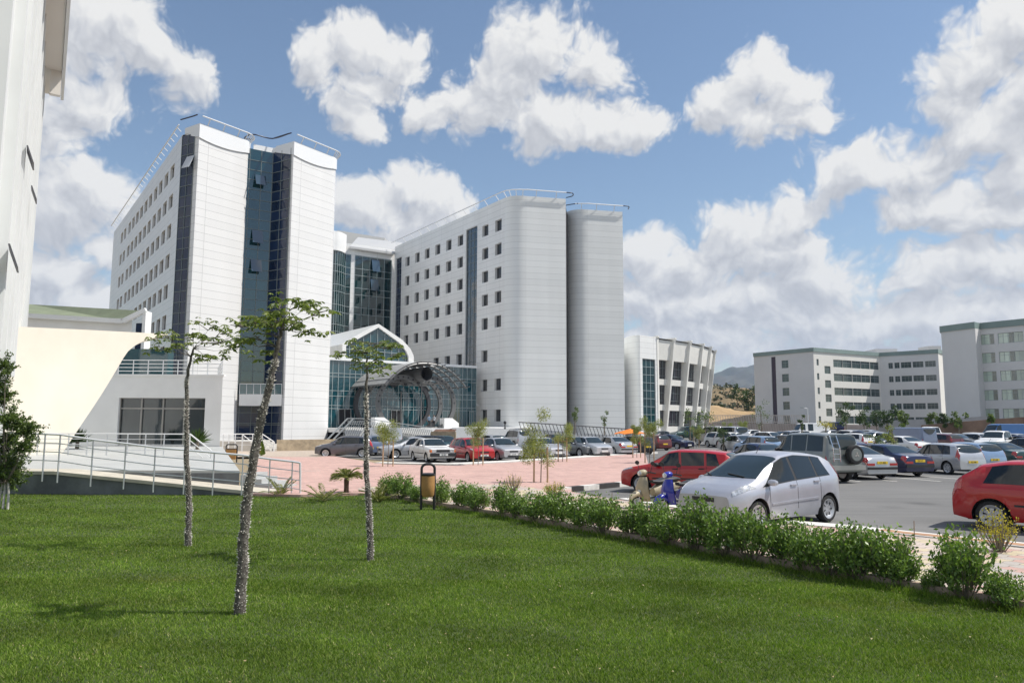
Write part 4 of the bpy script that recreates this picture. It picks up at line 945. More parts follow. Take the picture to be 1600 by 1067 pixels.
hs = []; xs_ = [(1279, .4, 1.6, .0), (1294, 1.1, 1.9, -1.75), (1310.8, 1.75, 1.9, 0), (1325, 1.75, 1.9, 0), (1339.5, 1.75, 1.9, 0), (1353.5, 1.75, 1.9, 0), (1367.5, 1.75, 1.9, 0)]
for (x, hw, hh, dz) in xs_:
    s = hit(L1, L2, x, 600)[0]
    for z in zr[:5]: hs.append((s - hw, s + hw, z + dz - hh / 2, z + dz + hh / 2))
hs = [h for h in hs if h[2] > .3]
w_, P, e, n = facade(L1, L2, 0, HL_, hs, FARC, 'wall', T9, .25)
for h in hs: put_window(P, e, n, h, T9, FFR, FPANE, 'grid', .18)
hs = []
for (xa, xb) in [(1389.5, 1396.5), (1399, 1407), (1409, 1425.5), (1427.5, 1444.5), (1447, 1464)]:
    a = hit(L2, L3, xa, 600)[0]; b = hit(L2, L3, xb, 600)[0]
    for z in zr: hs.append((a, b, z - .75, z + .75))
w_, P, e, n = facade(L2, L3, 0, HL_, hs, FARW, 'wall', T9, .25)
for h in hs: put_window(P, e, n, h, T9, FFR, FPANE, 'band', .18)
MB().wall([L3, L4, (L4[0] + 1, L4[1] + 16)], 0, HL_).build('end_wall', FARC, T9)
def band(pts, z0, z1, m, parent, off=.25, name='roof_band'):
    mb = MB(); o1 = []
    for i, p in enumerate(pts):
        a = v2(pts[max(i - 1, 0)]); b = v2(pts[min(i + 1, len(pts) - 1)]); d = (b - a).normalized(); o1.append((p[0] + d.y * off, p[1] - d.x * off))
    mb.wall(o1, z0, z1)
    for i in range(len(pts) - 1): mb.quad((*pts[i], z0), (*pts[i + 1], z0), (*o1[i + 1], z0), (*o1[i], z0)); mb.quad((*o1[i], z1), (*o1[i + 1], z1), (*pts[i + 1], z1), (*pts[i], z1))
    return mb.build(name, m, parent)
band([L0, L1, L2, L3, L4], HL_ - .75, HL_ + .25, GREENB, T9)
MB().poly([L0, L1, L2, L3, L4, (L4[0] + 1, L4[1] + 16), (L0[0] + 20, L4[1] + 40)], HL_ - .1).build('roof', ROOFM, T9)
def rbox(px0, px1, pyt, zt, dep, parent, m, name='roof_house'):
    a = pl(px0, pyt, zt); b = pl(px1, pyt, zt); mb = MB(); mb.prism([a, b, (b[0], b[1] + dep), (a[0], a[1] + dep)], HL_ - .3, zt); return mb.build(name, m, parent)
rbox(1368, 1402, 545, 23.2, 6, T9, FARW); rbox(1450, 1470, 540.5, 24, 5, T9, FARW); rbox(1305, 1313, 546, 22.6, 2, T9, FARW)
T10 = empty('hospital_annex', (0, 0, 0), 0, 'tall pale block with green roof band and ribbon windows at the right edge', 'building')
HM = 22.0
M0 = pl(1470, 511.8, HM); M1 = pl(1523, 505, HM); M1b = pl(1531.5, 506.8, HM); M2 = pl(1600, 500, HM); dM = (v2(M2) - v2(M1b)).normalized(); M3 = tuple(v2(M2) + dM * 22)
MB().wall([(M0[0] + 9.5, M0[1] + 14), M0, M1, M1b], 0, HM).build('stair_tower_wall', FARW, T10)
hs = []
def wc(xa, xb):
    return hit(M1b, M2, xa, 600)[0], hit(M1b, M2, xb, 600)[0]
zr2 = [19.0 - 3.55 * k for k in range(5)]
for (xa, xb) in [(1535, 1558), (1564, 1604), (1609, 1650), (1655, 1700)]:
    a, b = wc(xa, xb)
    for z in zr2: hs.append((a, b, z - 1.0, z + .95))
w_, P, e, n = facade(M1b, M3, 0, HM, [h for h in hs if h[1] < (v2(M3) - v2(M1b)).length], FARW, 'wall', T10, .25)
BLIND = glassmat('curtained_glass', (.30, .36, .30), pane=(.9, 4), vary=1.6, rough=.15)
for h in hs:
    if h[1] < (v2(M3) - v2(M1b)).length: put_window(P, e, n, h, T10, FFR, BLIND, 'band', .18)
band([(M0[0] + 9.5, M0[1] + 14), M0, M1, M1b, M3], HM - .95, HM + .25, GREENB, T10)
MB().poly([M0, M1, M1b, M3, (M3[0] + 5, M3[1] + 20), (M0[0] + 9.5, M0[1] + 14)], HM - .1).build('roof', ROOFM, T10)
# low walls behind the car park
def lowwall(name, pts, h, m, label, cat='wall', th=.3, z0=-.02):
    mb = MB()
    for a, b in zip(pts[:-1], pts[1:]):
        a_, b_ = v2(a[:2]), v2(b[:2]); d = (b_ - a_).normalized(); nn_ = Vector((d.y, -d.x)) * th
        za = a[2] if len(a) > 2 else h; zb = b[2] if len(b) > 2 else h
        q = [a_, b_, b_ - nn_, a_ - nn_]; mb.add([(p.x, p.y, z0) for p in q] + [(q[0].x, q[0].y, za), (q[1].x, q[1].y, zb), (q[2].x, q[2].y, zb), (q[3].x, q[3].y, za)], [[0, 1, 5, 4], [1, 2, 6, 5], [2, 3, 7, 6], [3, 0, 4, 7], [4, 5, 6, 7]])
    o = mb.build(name, m); return tag(o, label, cat)
def dz(px, py, d): q = D(px, py, d); return (q.x, q.y, q.z)
lowwall('retaining_wall', [dz(1372, 657.5, 128), dz(1412, 656, 126), dz(1474, 654, 124), dz(1548, 650, 121)], 4, mat('grey_wall', (.46, .45, .45), .85, var=.1, vscale=.4), 'pale grey retaining wall below the far buildings at the car park end')
lowwall('terrace_wall', [dz(1440, 664, 118), dz(1548, 655, 116), dz(1620, 650, 114), dz(1760, 648, 112)], 4, mat('brown_bank', (.26, .17, .12), .95, var=.3, vscale=.5), 'low brown earth bank wall behind the blue van')
lowwall('boundary_wall', [dz(1095, 661, 150), dz(1250, 662, 148), dz(1375, 664, 140)], 3, mat('pink_wall', (.48, .40, .36), .9, var=.2, vscale=.6), 'low pinkish boundary wall along the far end of the car park')
T11 = empty('picket_fence', (0, 0, 0), 0, 'pale picket fence along the edge of the dry field beside the finned building', 'fence')
fa = Vector(dz(1100, 661, 149)); fb = Vector(dz(1262, 661, 147)); mb = MB(); mr = MB()
for k in range(64):
    q = fa.lerp(fb, k / 63); mb.bar((q.x, q.y, 1.2), (q.x + .5, q.y, q.z + 1.6), .12, .08)
for zz_ in (.2, 1.5): mr.bar((fa.x, fa.y - .1, fa.z + zz_), (fb.x, fb.y - .1, fb.z + zz_), .1)
mb.build('pickets', mat('fence_paint', (.55, .50, .46), .8), T11); mr.build('fence_rails', mat('fence_paint', (0, 0, 0)), T11)
# ================= NEAR LEFT BUILDING
TA = empty('near_building', (0, 0, 0), 0, 'tall white building with vertical fins and deep roof overhang at the left edge', 'building')
ZO = D(100, 147, 50).z
NEARW = mat('near_white', (.70, .71, .70), .6, var=.05, vscale=.3)
fc_ = D(100, 147, 50); dn = Vector((-fc_.x, -fc_.y)).normalized(); nout = Vector((-dn.y, dn.x)); nf = fc_.xy - nout * 1.4; Ln = 34.0
def np_(s, o_=0.0): q = nf + dn * s + nout * o_; return (q.x, q.y)
mb = MB(); mb.wall([np_(0, -8), np_(0), np_(17)], 0, 29); mb.wall([np_(17), np_(Ln), np_(Ln, -16)], 4.3, 29); mb.add([(*np_(17), 4.3), (*np_(Ln), 4.3), (*np_(Ln, -16), 4.3), (*np_(17, -16), 4.3)], [[0, 1, 2, 3]]); mb.wall([np_(17), np_(17, -16)], 0, 4.3); mb.build('wall', NEARW, TA)
mb = MB()
for k, s in enumerate([0.15, 3.6, 7.2, 10.8, 14.4, 18.0, 21.6, 25.2, 28.8, 32.4]):
    wd = .55 if k else .8; mb = MB(); mb.prism([np_(s), np_(s, .30), np_(s + wd, .30), np_(s + wd)], 0 if s < 17 else 4.3, ZO); mb.build('pilaster', NEARW, TA)
for k, s in enumerate([1.4, 5.0, 8.6, 12.2, 15.8, 19.4, 23.0, 26.6]):
    for z in range(6):
        zz = 5.2 + z * 3.4; a, b = np_(s, .02), np_(s + 1.2, .02); fr = MB(); fr.prism([np_(s, .0), np_(s, .08), np_(s + 1.3, .08), np_(s + 1.3, .0)], zz, zz + 1.9); w0 = fr.build('window', FRAME, TA)
        MB().wall([np_(s + .08, .085), np_(s + 1.22, .085)], zz + .1, zz + 1.8).build('pane', PANE, w0)
for (px_, py_) in ((41, 252), (48, 308), (13, 408)):
    s, zz = hit(np_(0, .32), np_(34, .32), px_, py_); a = Vector(np_(s, .32)); b = Vector(np_(s + 1.0, .32)); c = Vector(np_(s + 1.0, .55)); d = Vector(np_(s, .55))
    MB().add([(*a, zz + .32), (*b, zz + .32), (*c, zz - .32), (*d, zz - .32)] + [(*(a + nout * .05), zz + .32), (*(b + nout * .05), zz + .32), (*(c + nout * .05), zz - .32), (*(d + nout * .05), zz - .32)], [[0, 1, 2, 3], [7, 6, 5, 4], [0, 4, 5, 1], [1, 5, 6, 2], [2, 6, 7, 3], [3, 7, 4, 0]]).build('open_casement', FRAME, TA)
OVH = mat('overhang_soffit', (.72, .68, .62), .7)
mb = MB(); mb.prism([np_(-.6, -3), np_(-.6, 1.2), np_(Ln + .5, 1.2), np_(Ln + .5, -3)], ZO, 29); mb.build('roof_overhang', OVH, TA)
mb = MB(); mb.prism([np_(-.75, 1.22), np_(-.75, 1.4), np_(Ln + .5, 1.4), np_(Ln + .5, 1.22)], ZO - .2, 30); mb.build('fascia', NEARW, TA)
mb = MB(); mb.prism([np_(3.4, .6), np_(3.4, 1.2), np_(3.8, 1.2), np_(3.8, .6)], ZO - 1.6, ZO); mb.build('soffit_beam', OVH, TA)
# ================= LOW WING WITH CREAM CURVED WALL
TB = empty('entrance_wing', (0, 0, 0), 0, 'low white wing with sweeping cream wall and a wide dark window beside the lawn', 'building')
SHELL = mat('cream_shell', (.75, .70, .60), .75, var=.10, vscale=.35, color2=(.68, .63, .53))
sp0 = D(22, 600, 36).xy; sp1 = D(262, 600, 46).xy; se = (sp1 - sp0).normalized()
def onp(x, y): s_, z_ = hit(tuple(sp0), tuple(sp1), x, y); q_ = sp0 + se * s_; return Vector((q_.x, q_.y, z_))
tr_ = [onp(x, y) for x, y in [(-90, 507), (22, 510), (130, 515), (235, 520.5), (262, 521.5), (262, 523.5), (250, 525.5), (236, 529), (222, 534), (210, 540.5), (200, 549), (193, 559), (186, 571), (176, 588), (160, 614), (145, 637), (128, 662), (110, 689), (92, 716), (-90, 716)]]
mb = MB(); k = len(tr_); tb = [p + Vector((-1.6, 2.2, 0)) for p in tr_]
mb.add(tr_ + tb, [list(range(k)), list(range(k, 2 * k))[::-1]] + [[i, i + k, (i + 1) % k + k, (i + 1) % k] for i in range(k)])
mb.build('curved_wall', SHELL, TB, smooth=35)
dB = 52.0; b0 = D(120, 588, dB); b1 = D(348, 592, dB); bz1 = D(250, 587.5, dB).z
hA_ = D(181.5, 696, dB); hB_ = D(321, 621, dB)
hs = [(hA_.x - b0.x, hB_.x - b0.x, .75, D(250, 621.5, dB).z)]
w_, P, e, n = facade((b0.x, dB), (b1.x, dB), 0, bz1, hs, WHITE, 'front_wall', TB, .4)
a, b, c, d = hs[0]; wd_ = MB()
for k in range(5): x = a + (b - a) * k / 4; wd_.box(b0.x + x - .05, b0.x + x + .05, dB + .2, dB + .3, c, d)
for z in (c, d, D(250, 638, dB).z): wd_.box(b0.x + a, b0.x + b, dB + .21, dB + .29, z - .05, z + .05)
wo_ = wd_.build('window', mat('bronze_frame', (.30, .29, .27), .4, metal=.3), TB)
MB().wall([(b0.x + a, dB + .32), (b0.x + b, dB + .32)], c, d).build('pane', glassmat('shop_glass', (.02, .028, .03), pane=(1.5, 2.2), vary=.5), wo_)
mb = MB(); mb.wall([(b1.x, dB), (b1.x - 5.2, dB + 12)], 0, bz1); mb.build('side_wall', WHITE, TB)
mb = MB(); mb.poly([(b0.x - 15, dB + .1), (b1.x, dB + .1), (b1.x - 5.2, dB + 12), (b0.x - 15, dB + 12)], bz1 - .02); mb.build('terrace_floor', CONC, TB)
mb = MB(); mb.prism([(b0.x + 2, dB - .08), (b1.x + .1, dB - .08), (b1.x + .1, dB + .3), (b0.x + 2, dB + .3)], bz1, bz1 + .12); mb.build('coping', WHITE, TB)
rl = MB(); x0_, x1_ = D(183, 580, dB).x, b1.x - .1
for zz_ in (.35, .6, .85, 1.1): rl.tube([(x0_, dB + .15, bz1 + zz_), (x1_, dB + .15, bz1 + zz_)], .03, 6); rl.tube([(x1_, dB + .15, bz1 + zz_), (x1_ - 3.4, dB + 8, bz1 + zz_)], .03, 6)
for k in range(8): x = x0_ + (x1_ - x0_) * k / 7; rl.tube([(x, dB + .15, bz1), (x, dB + .15, bz1 + 1.1)], .035, 6)
for k in range(1, 6): rl.tube([(x1_ - 3.4 * k / 6, dB + 8 * k / 6, bz1), (x1_ - 3.4 * k / 6, dB + 8 * k / 6, bz1 + 1.1)], .03, 6)
rl.build('terrace_rail', STEEL, TB)
# upper storey with green roof
dU = 60.0; u0 = D(-40, 500, dU); u1 = D(232, 500, dU); zt_ = D(232, 486, dU).z; zc = D(100, 497, dU).z
GRF = mat('green_roofing', (.20, .23, .15), .9, var=.15, vscale=.6)
mb = MB(); mb.prism([(u0.x, dU), (u1.x - 1.3, dU), (u1.x - 9, dU + 10), (u0.x, dU + 10)], 0, zc); mb.build('upper_wall', WHITE, TB)
g1_, g2_, g3_, g4_, g5_ = D(-60, 489, dU - .3), D(196, 502.5, dU - .3), D(231, 486, dU - .3), D(48, 475.5, dU + 9), D(-60, 469, dU + 9)
mb = MB(); mb.add([g1_, g2_, g3_, g4_, g5_], [[0, 1, 3, 4], [1, 2, 3]]); mb.build('green_roof', GRF, TB)
mb = MB(); e0_, e1_, e2_ = D(48, 494, dU), D(196, 503, dU), D(232, 485.5, dU)
for (p, q) in ((D(-40, 489, dU), e1_), (e1_, e2_)): mb.bar(p + Vector((0, -.4, 0)), q + Vector((0, -.4, 0)), .3, .35)
mb.prism([(u1.x - .25, dU - .5), (u1.x, dU - .5), (u1.x, dU + .5), (u1.x - .25, dU + .5)], bz1, zt_ - .05); mb.build('white_fascia', WHITE, TB)
MB().wall([(D(214, 500, dU).x, dU - .1), (u1.x - .2, dU - .1)], bz1, zt_ - 1.0).build('upper_glass', NAVY, TB)
mb = MB(); mb.prism([(D(185, 560, 57).x, 57), (D(262, 560, 57).x, 57), (D(262, 560, 57).x, 58), (D(185, 560, 57).x, 58)], bz1, D(200, 545, 57).z); 
mb.build('terrace_glazing', glassmat('terrace_glass', (.01, .05, .06), vary=.5), TB)
# ================= PLATFORM, RAMP AND RAILS
dW = 23.85
GREYW = mat('grey_retaining', (.17, .18, .19), .85, var=.35, vscale=1.2); CAPC = mat('ramp_cap', (.50, .46, .38), .85, var=.15, vscale=2)
PLATM = mat('platform_tiles', (.42, .43, .42), .6, var=.08, vscale=1.0)
xr = lambda px, d: (px - 800) / F * d
plx = xr(379, 25)
mb = MB(); mb.prism([(-48, 25.1), (plx, 25.1), (xr(352, 51.9), 51.9), (-48, 51.9)], 0, .70); tag(mb.build('platform', PLATM), 'pale grey raised platform in front of the cream wall', 'platform')
mb = MB(); mb.wall([(-48, 25.09), (plx, 25.09)], 0, .62); tag(mb.build('platform_wall', GREYW), 'dark grey low wall face along the upper side of the ramp', 'wall')
for k in range(4):
    z = .70 - .15 * (k + 1); mb = MB()
mb = MB()
for k in range(4): mb.box(plx + .35 * k, plx + .35 * (k + 1), 25.2, 26.9, 0, .56 - .14 * k)
tag(mb.build('steps', PLATM), 'short grey steps at the right end of the platform', 'steps')
xa, xb = -48, xr(447, dW); xt = xr(95, dW)
mb = MB()
for (x0, x1, za, zb) in ((-48, xt, .74, .74), (xt, xb, .74, .06)):
    mb.add([(x0, dW, 0), (x1, dW, 0), (x1, dW, zb - .1), (x0, dW, za - .1)], [[0, 1, 2, 3]])
tag(mb.build('ramp_wall', GREYW), 'dark grey retaining wall between lawn and ramp', 'wall')
mb = MB()
for (x0, x1, za, zb) in ((-48, xt, .74, .74), (xt, xb, .74, .06)):
    mb.add([(x0, dW - .06, za - .1), (x1, dW - .06, zb - .1), (x1, dW - .06, zb), (x0, dW - .06, za), (x0, 25.08, za), (x1, 25.08, zb), (x0, 25.08, za - .1), (x1, 25.08, zb - .1)], [[0, 1, 2, 3], [3, 2, 5, 4], [0, 6, 7, 1]])
tag(mb.build('ramp', CAPC), 'beige topped ramp falling to the right behind the steel railing', 'ramp')
TR = empty('ramp_railing', (0, 0, 0), 0, 'long steel railing in front, following the ramp beside the lawn', 'railing')
posts = [(71, 678, 752), (94.5, 679, 754), (146, 687, 760), (197, 693, 764), (243, 699, 769), (290, 703, 772), (335, 707, 775), (380, 711, 776), (422, 717, 774), (457, 721, 773), (469, 723, 774)]
tops = [D(20, 677, dW - .12)] + [D(x, y, dW - .12) for x, y, _ in posts]
mb = MB(); mb.tube([D(-60, 676.5, dW - .12)] + tops, .032, 8); mb.tube([tops[-1], (tops[-1].x + .04, dW - .12, .02)], .032, 8); mb.build('handrail', STEEL, TR, smooth=50)
mb = MB()
for k in (1, 2, 3):
    mb.tube([Vector((p.x, p.y, p.z - .27 * k)) for p in [D(-60, 676.5, dW - .12)] + tops], .016, 6)
mb.build('wires', STEEL, TR)
for (x, y, y2) in posts[:-1]:
    a = D(x, y, dW - .12); b = D(x, y2, dW - .12); MB().bar(a, (a.x, a.y, max(.02, b.z)), .045, .03).build('post', STEEL, TR)
TR2 = empty('platform_railing', (0, 0, 0), 0, 'second steel railing on the platform in front of the dark window', 'railing')
d2 = 37; tp = [D(x, y, d2) for x, y in [(20, 676.5), (80, 677), (150, 677.3), (220, 677.7), (297, 678)]]; zb2 = .7
mb = MB()
for k in range(4): mb.tube([Vector((p.x, p.y, p.z - .26 * k)) for p in tp], .03 if k == 0 else .018, 6)
mb.build('handrail', STEEL, TR2)
for x in (60, 108, 137, 168, 200, 228, 257, 297): a = D(x, 677.5, d2); MB().bar(a, (a.x, a.y, zb2), .05, .04).build('post', STEEL, TR2)
p0_ = D(297, 678, d2); p1_ = D(330, 704, 34); mb = MB()
for k in range(3): mb.tube([p0_ - Vector((0, 0, .3 * k)), p1_ - Vector((0, 0, .3 * k - .0))], .035 if k == 0 else .018, 6)
mb.build('stair_rail', WHITEM, TR2); a = p1_; MB().bar(a, (a.x, a.y, .6), .05).build('post', STEEL, TR2)
# stair railings by the tower
TR3 = empty('stair_railing', (0, 0, 0), 0, 'white steel stair railing by the recessed door of the hospital tower', 'railing')
d3 = 60; ux = [(348, 678), (410, 678), (428, 690)]; tp = [D(x, y, d3) for x, y in ux]
mb = MB()
for k in range(4): mb.tube([Vector((p.x, p.y, p.z - .28 * k)) for p in tp], .04 if k == 0 else .022, 6)
tp2 = [D(x, y, d3 + 2) for x, y in [(352, 678), (378, 678), (392, 689)]]
for k in range(4): mb.tube([Vector((p.x, p.y, p.z - .28 * k)) for p in tp2], .035 if k == 0 else .02, 6)
mb.build('handrail', WHITEM, TR3); mb = MB()
for (x, y) in ((349, 678), (358, 678), (368, 678), (379, 678), (395, 678), (410, 678), (428, 690)): a = D(x, y, d3); mb = MB(); mb.bar(a, (a.x, a.y, .1), .07); mb.build('post', WHITEM, TR3)
mb = MB()
for k in range(5): mb.box(xr(352, 62) + .5 * k * 0, xr(404, 62) + .35 * (4 - k), 61, 66, .1 + .0, .1 + .16 * (k + 1))
mb2 = MB()
for k in range(5): mb2.box(xr(352, 62), xr(402, 62) + .4 * (4 - k), 61 + .0, 66, .1 + .16 * k, .1 + .16 * (k + 1))
tag(mb2.build('tower_steps', CONC), 'grey concrete steps up to the tower door behind the white railing', 'steps')
STONE = mat('planter_stone', (.36, .29, .20), .9, var=.3, vscale=2.5)
a = G(432, 704.5, .1); b = G(512, 703, .1); c = G(590, 700, .1)
tag(MB().prism([(a.x, a.y), (b.x, b.y), (c.x, c.y), (c.x, c.y + .4), (b.x, b.y + .4), (a.x, a.y + .4)], .1, 1.0).build('planter_wall', STONE), 'low brown stone planter wall at the foot of the hospital tower', 'wall')
# ------------------------------------------------------------------ vegetation
def leafquads(C, Dr, ln, wd, fold=.15, rg=None):
    """rhombic leaves: centres C (n,3), long directions Dr (n,3)"""
    n = len(C); rg = rg or rng
    Dr = Dr / (np.linalg.norm(Dr, axis=1, keepdims=True) + 1e-9); r = rg.normal(size=(n, 3)); S_ = np.cross(Dr, r); S_ /= (np.linalg.norm(S_, axis=1, keepdims=True) + 1e-9)
    ln = np.broadcast_to(ln, (n,))[:, None]; wd = np.broadcast_to(wd, (n,))[:, None]
    a = C - Dr * ln * .5; b = C + S_ * wd * .5; c = C + Dr * ln * .5; d = C - S_ * wd * .5
    return np.stack([a, b, c, d], 1).reshape(-1, 3)
def leaves(name, V, m, parent): return npmesh(name, V, np.arange(len(V)).reshape(-1, 4), m, parent)
BARK = mat('bark', (.20, .17, .13), .9, var=.35, vscale=12)
GREYBARK = mat('grey_bark', (.17, .155, .13), .9, var=.5, vscale=25, color2=(.045, .035, .03))
THORN = mat('thorn', (.72, .68, .62), .7)
STAKE = mat('stake_wood', (.46, .33, .20), .85, var=.25, vscale=6)
L_SILK = leafmat('silk_floss_leaf', (.06, .10, .022), (.24, .27, .08), transl=.35)
L_HEDGE = leafmat('hedge_leaf', (.045, .10, .02), (.26, .37, .09), rough=.35, transl=.25)
L_FIC = leafmat('ficus_leaf', (.085, .12, .028), (.38, .39, .13), rough=.4, transl=.35)
L_DARK = leafmat('dark_leaf', (.02, .045, .012), (.08, .13, .03), transl=.25)
L_MID = leafmat('mid_leaf', (.05, .09, .02), (.16, .21, .05), transl=.3)
L_YEL = leafmat('yellow_leaf', (.22, .22, .03), (.55, .42, .06), transl=.4)
L_PALM = leafmat('palm_leaf', (.07, .10, .02), (.28, .27, .08), transl=.25)
def silk_tree(trunk, clusters, label, seed, nleaf=46):
    rg = np.random.default_rng(seed); pts = [D(x, y, d) for x, y, d, r in trunk]; pts[0].z = 0.0; base = pts[0].copy(); rad = [r * .78 for *_, r in trunk]
    T = empty('silk_floss_tree', base, 0, label, 'tree', 'silk floss trees on the lawn')
    q = [p - base for p in pts]
    # finer, slightly crooked trunk
    fp = []; fr = []
    for i in range(len(q) - 1):
        for j in range(4): t_ = j / 4; fp.append(q[i].lerp(q[i + 1], t_) + Vector(rg.normal(size=3) * .006)); fr.append(rad[i] + (rad[i + 1] - rad[i]) * t_)
    fp.append(q[-1]); fr.append(rad[-1]); fp[0].z = -.05
    fr = [r * (1 + .08 * math.sin(i * 1.7)) for i, r in enumerate(fr)]
    tk = MB().tube(fp, fr, 14).build('trunk', GREYBARK, T, smooth=70)
    tm = MB(); total = fp[-1].z
    for k in range(800):
        u = rg.uniform(0, 1) ** 1.15 * (len(fp) - 2) * .80; i = int(u); t_ = u - i; c = fp[i].lerp(fp[i + 1], t_); r = fr[i] * .78; a = rg.uniform(0, 6.283); o_ = Vector((math.cos(a), math.sin(a), 0)); h = rg.uniform(.024, .038); s_ = rg.uniform(.006, .012)
        b = c + o_ * r; tip = b + o_ * h + Vector((0, 0, h * .25)); t1 = Vector((-o_.y, o_.x, 0)) * s_; up = Vector((0, 0, s_)); tm.add([b + t1, b + up, b - t1, b - up, tip], [[0, 1, 4], [1, 2, 4], [2, 3, 4], [3, 0, 4]])
    tm.build('thorns', THORN, tk)
    br = MB(); C = []; Dd = []; top = fp[-1]; dd = trunk[-1][2]
    for (cx, cy, rx, ry, src) in clusters:
        i = min(len(fp) - 1, int(src * (len(fp) - 1))); s0 = fp[i]; dj = rg.uniform(-.55, .55) * min(1.0, rx / 30 + .3)
        c = D(cx, cy, dd + dj) - base; sx, sz = rx / F * dd, ry / F * dd; sy = max(sx * .8, .12)
        mid = s0.lerp(c, .5) + Vector((0, 0, -.03)); r0 = fr[i] * .42
        br.tube([s0, s0.lerp(mid, .5) + Vector((0, 0, .02)), mid, c], [r0, r0 * .7, r0 * .5, r0 * .22], 6)
        nt_ = max(3, int(rx * ry / 38))
        for k in range(nt_):
            u = rg.normal(size=3) * .55; tip = Vector((c.x + u[0] * sx, c.y + u[1] * sy, c.z + u[2] * sz)); br.tube([mid.lerp(c, rg.uniform(.3, 1)), tip], [.009, .003], 4, cap=False)
            for m_ in range(rg.integers(3, 6)):
                e_ = tip + Vector(rg.normal(size=3) * np.array([.07, .07, .035])); a0 = rg.uniform(0, 6.28); hd = rg.uniform(.5, 1.0)
                for l in range(6):
                    a = a0 + l * 1.05; ddv = np.array([math.cos(a), math.sin(a), -.35 - .5 * rg.uniform()]); ll = rg.uniform(.075, .125) * hd; ddv /= np.linalg.norm(ddv); C.append(np.array(e_) + ddv * ll * .55); Dd.append(ddv * ll)
    br.build('branches', GREYBARK, T, smooth=60); C = np.array(C); Dd = np.array(Dd); ln = np.linalg.norm(Dd, axis=1)
    leaves('crown', leafquads(C, Dd, ln, ln * .38, rg=rg), L_SILK, T)
d_ = 9.06
silk_tree([(375, 941, d_, .080), (378, 900, d_, .077), (381, 850, d_, .074), (383, 800, d_, .070), (391, 750, d_, .068), (399, 700, d_, .064), (411, 640, d_, .058), (424, 590, d_, .050), (431, 555, d_, .036), (437, 530, d_, .028), (442, 505, d_, .018)],
          [(457, 471, 20, 7, 1), (480, 477, 16, 6, 1), (499, 488, 12, 6, 1), (465, 505, 26, 7, .95), (490, 515, 16, 6, .95), (440, 500, 22, 8, .95), (415, 494, 26, 8, .92), (390, 500, 26, 8, .92), (368, 506, 18, 7, .92), (378, 533, 16, 8, .85), (398, 524, 14, 6, .85), (420, 505, 16, 6, .95), (418, 548, 7, 5, .8), (433, 470, 8, 5, 1)],
          'tallest leaning spiny trunked tree on the lawn, the middle one, with sparse umbrella crown', 11)
d_ = G(293, 855).y
silk_tree([(293, 854, d_, .072), (295, 810, d_, .068), (295, 760, d_, .062), (291, 710, d_, .055), (291, 650, d_, .046), (291, 600, d_, .040), (296, 570, d_, .033), (302, 545, d_, .022)],
          [(262, 524, 24, 9, .96), (246, 541, 10, 8, .96), (270, 540, 18, 9, .96), (302, 524, 14, 10, 1), (330, 509, 22, 8, 1), (322, 528, 24, 9, 1), (348, 534, 26, 9, 1), (366, 546, 14, 8, 1), (330, 555, 16, 6, 1), (352, 517, 18, 8, 1), (313, 560, 6, 4, .9)],
          'leftmost thin spiny trunked tree on the lawn, crown split into two sprays', 12)
d_ = G(578, 877).y
silk_tree([(578, 877, d_, .066), (578, 830, d_, .064), (575, 780, d_, .058), (572, 730, d_, .052), (572, 680, d_, .042), (572, 630, d_, .034), (573, 590, d_, .026), (574, 560, d_, .018)],
          [(576, 535, 32, 7, 1), (550, 541, 20, 8, 1), (602, 543, 22, 8, 1), (574, 548, 30, 9, 1), (622, 552, 9, 6, 1), (536, 549, 10, 7, 1), (588, 562, 20, 8, .96), (560, 560, 18, 8, .96), (570, 575, 14, 7, .93), (600, 572, 9, 7, .95)],
          'rightmost spiny trunked tree on the lawn, standing before the palm, with flat crown', 13)
# ---- hedge shrubs
def shrub_mesh(seed, n=1500, r=.42, h=.9, leaf=.05, mat_=None, name='hedge_shrub', gaps=True, stem=True, bottom=.22):
    rg = np.random.default_rng(seed); C = []; Dd = []; st = MB(); k = 0
    ntw = 46
    for i in range(ntw):
        a = rg.uniform(0, 6.283); rr = r * math.sqrt(rg.uniform(0.02, 1)); hh = h * (bottom + (1 - bottom) * rg.uniform(0.15, 1) ** .75) * (1 - .30 * (rr / r) ** 2)
        tip = np.array([rr * math.cos(a), rr * math.sin(a), hh]); rt = np.array([rr * .2 * math.cos(a), rr * .2 * math.sin(a), 0]); midp = (tip + rt) / 2 * np.array([1.15, 1.15, 1])
        if stem: st.tube([Vector(rt), Vector(midp), Vector(tip)], [.009, .006, .003], 4, cap=False)
        m = n // ntw
        for j in range(m):
            t_ = rg.uniform(.45, 1.02); base_ = (midp + (tip - midp) * ((t_ - .5) * 2) if t_ > .5 else rt + (midp - rt) * t_ * 2); off = rg.normal(size=3) * .05
            dv = (tip - midp); dv = dv / (np.linalg.norm(dv) + 1e-6) * .7 + rg.normal(size=3) * .55 + np.array([0, 0, .25]); C.append(base_ + off); Dd.append(dv)
    C = np.array(C); Dd = np.array(Dd); ll = rg.uniform(leaf * .65, leaf * 1.25, len(C))
    return leafquads(C, Dd, ll, ll * .52, rg=rg), st
SH = []
for s in range(6):
    V, st = shrub_mesh(40 + s, n=2600, r=.37 + .035 * (s % 3), h=.95 + .08 * (s % 2), leaf=.066, bottom=.25); T = empty('hedge_shrub', (0, 0, 0)); o = leaves('foliage', V, L_HEDGE, T); b = st.build('stems', BARK, T); SH.append((T, False))
def along(px):
    xs = [p[0] for p in hl]; ys = [p[1] for p in hl]; return G(px, float(np.interp(px, xs, ys)))
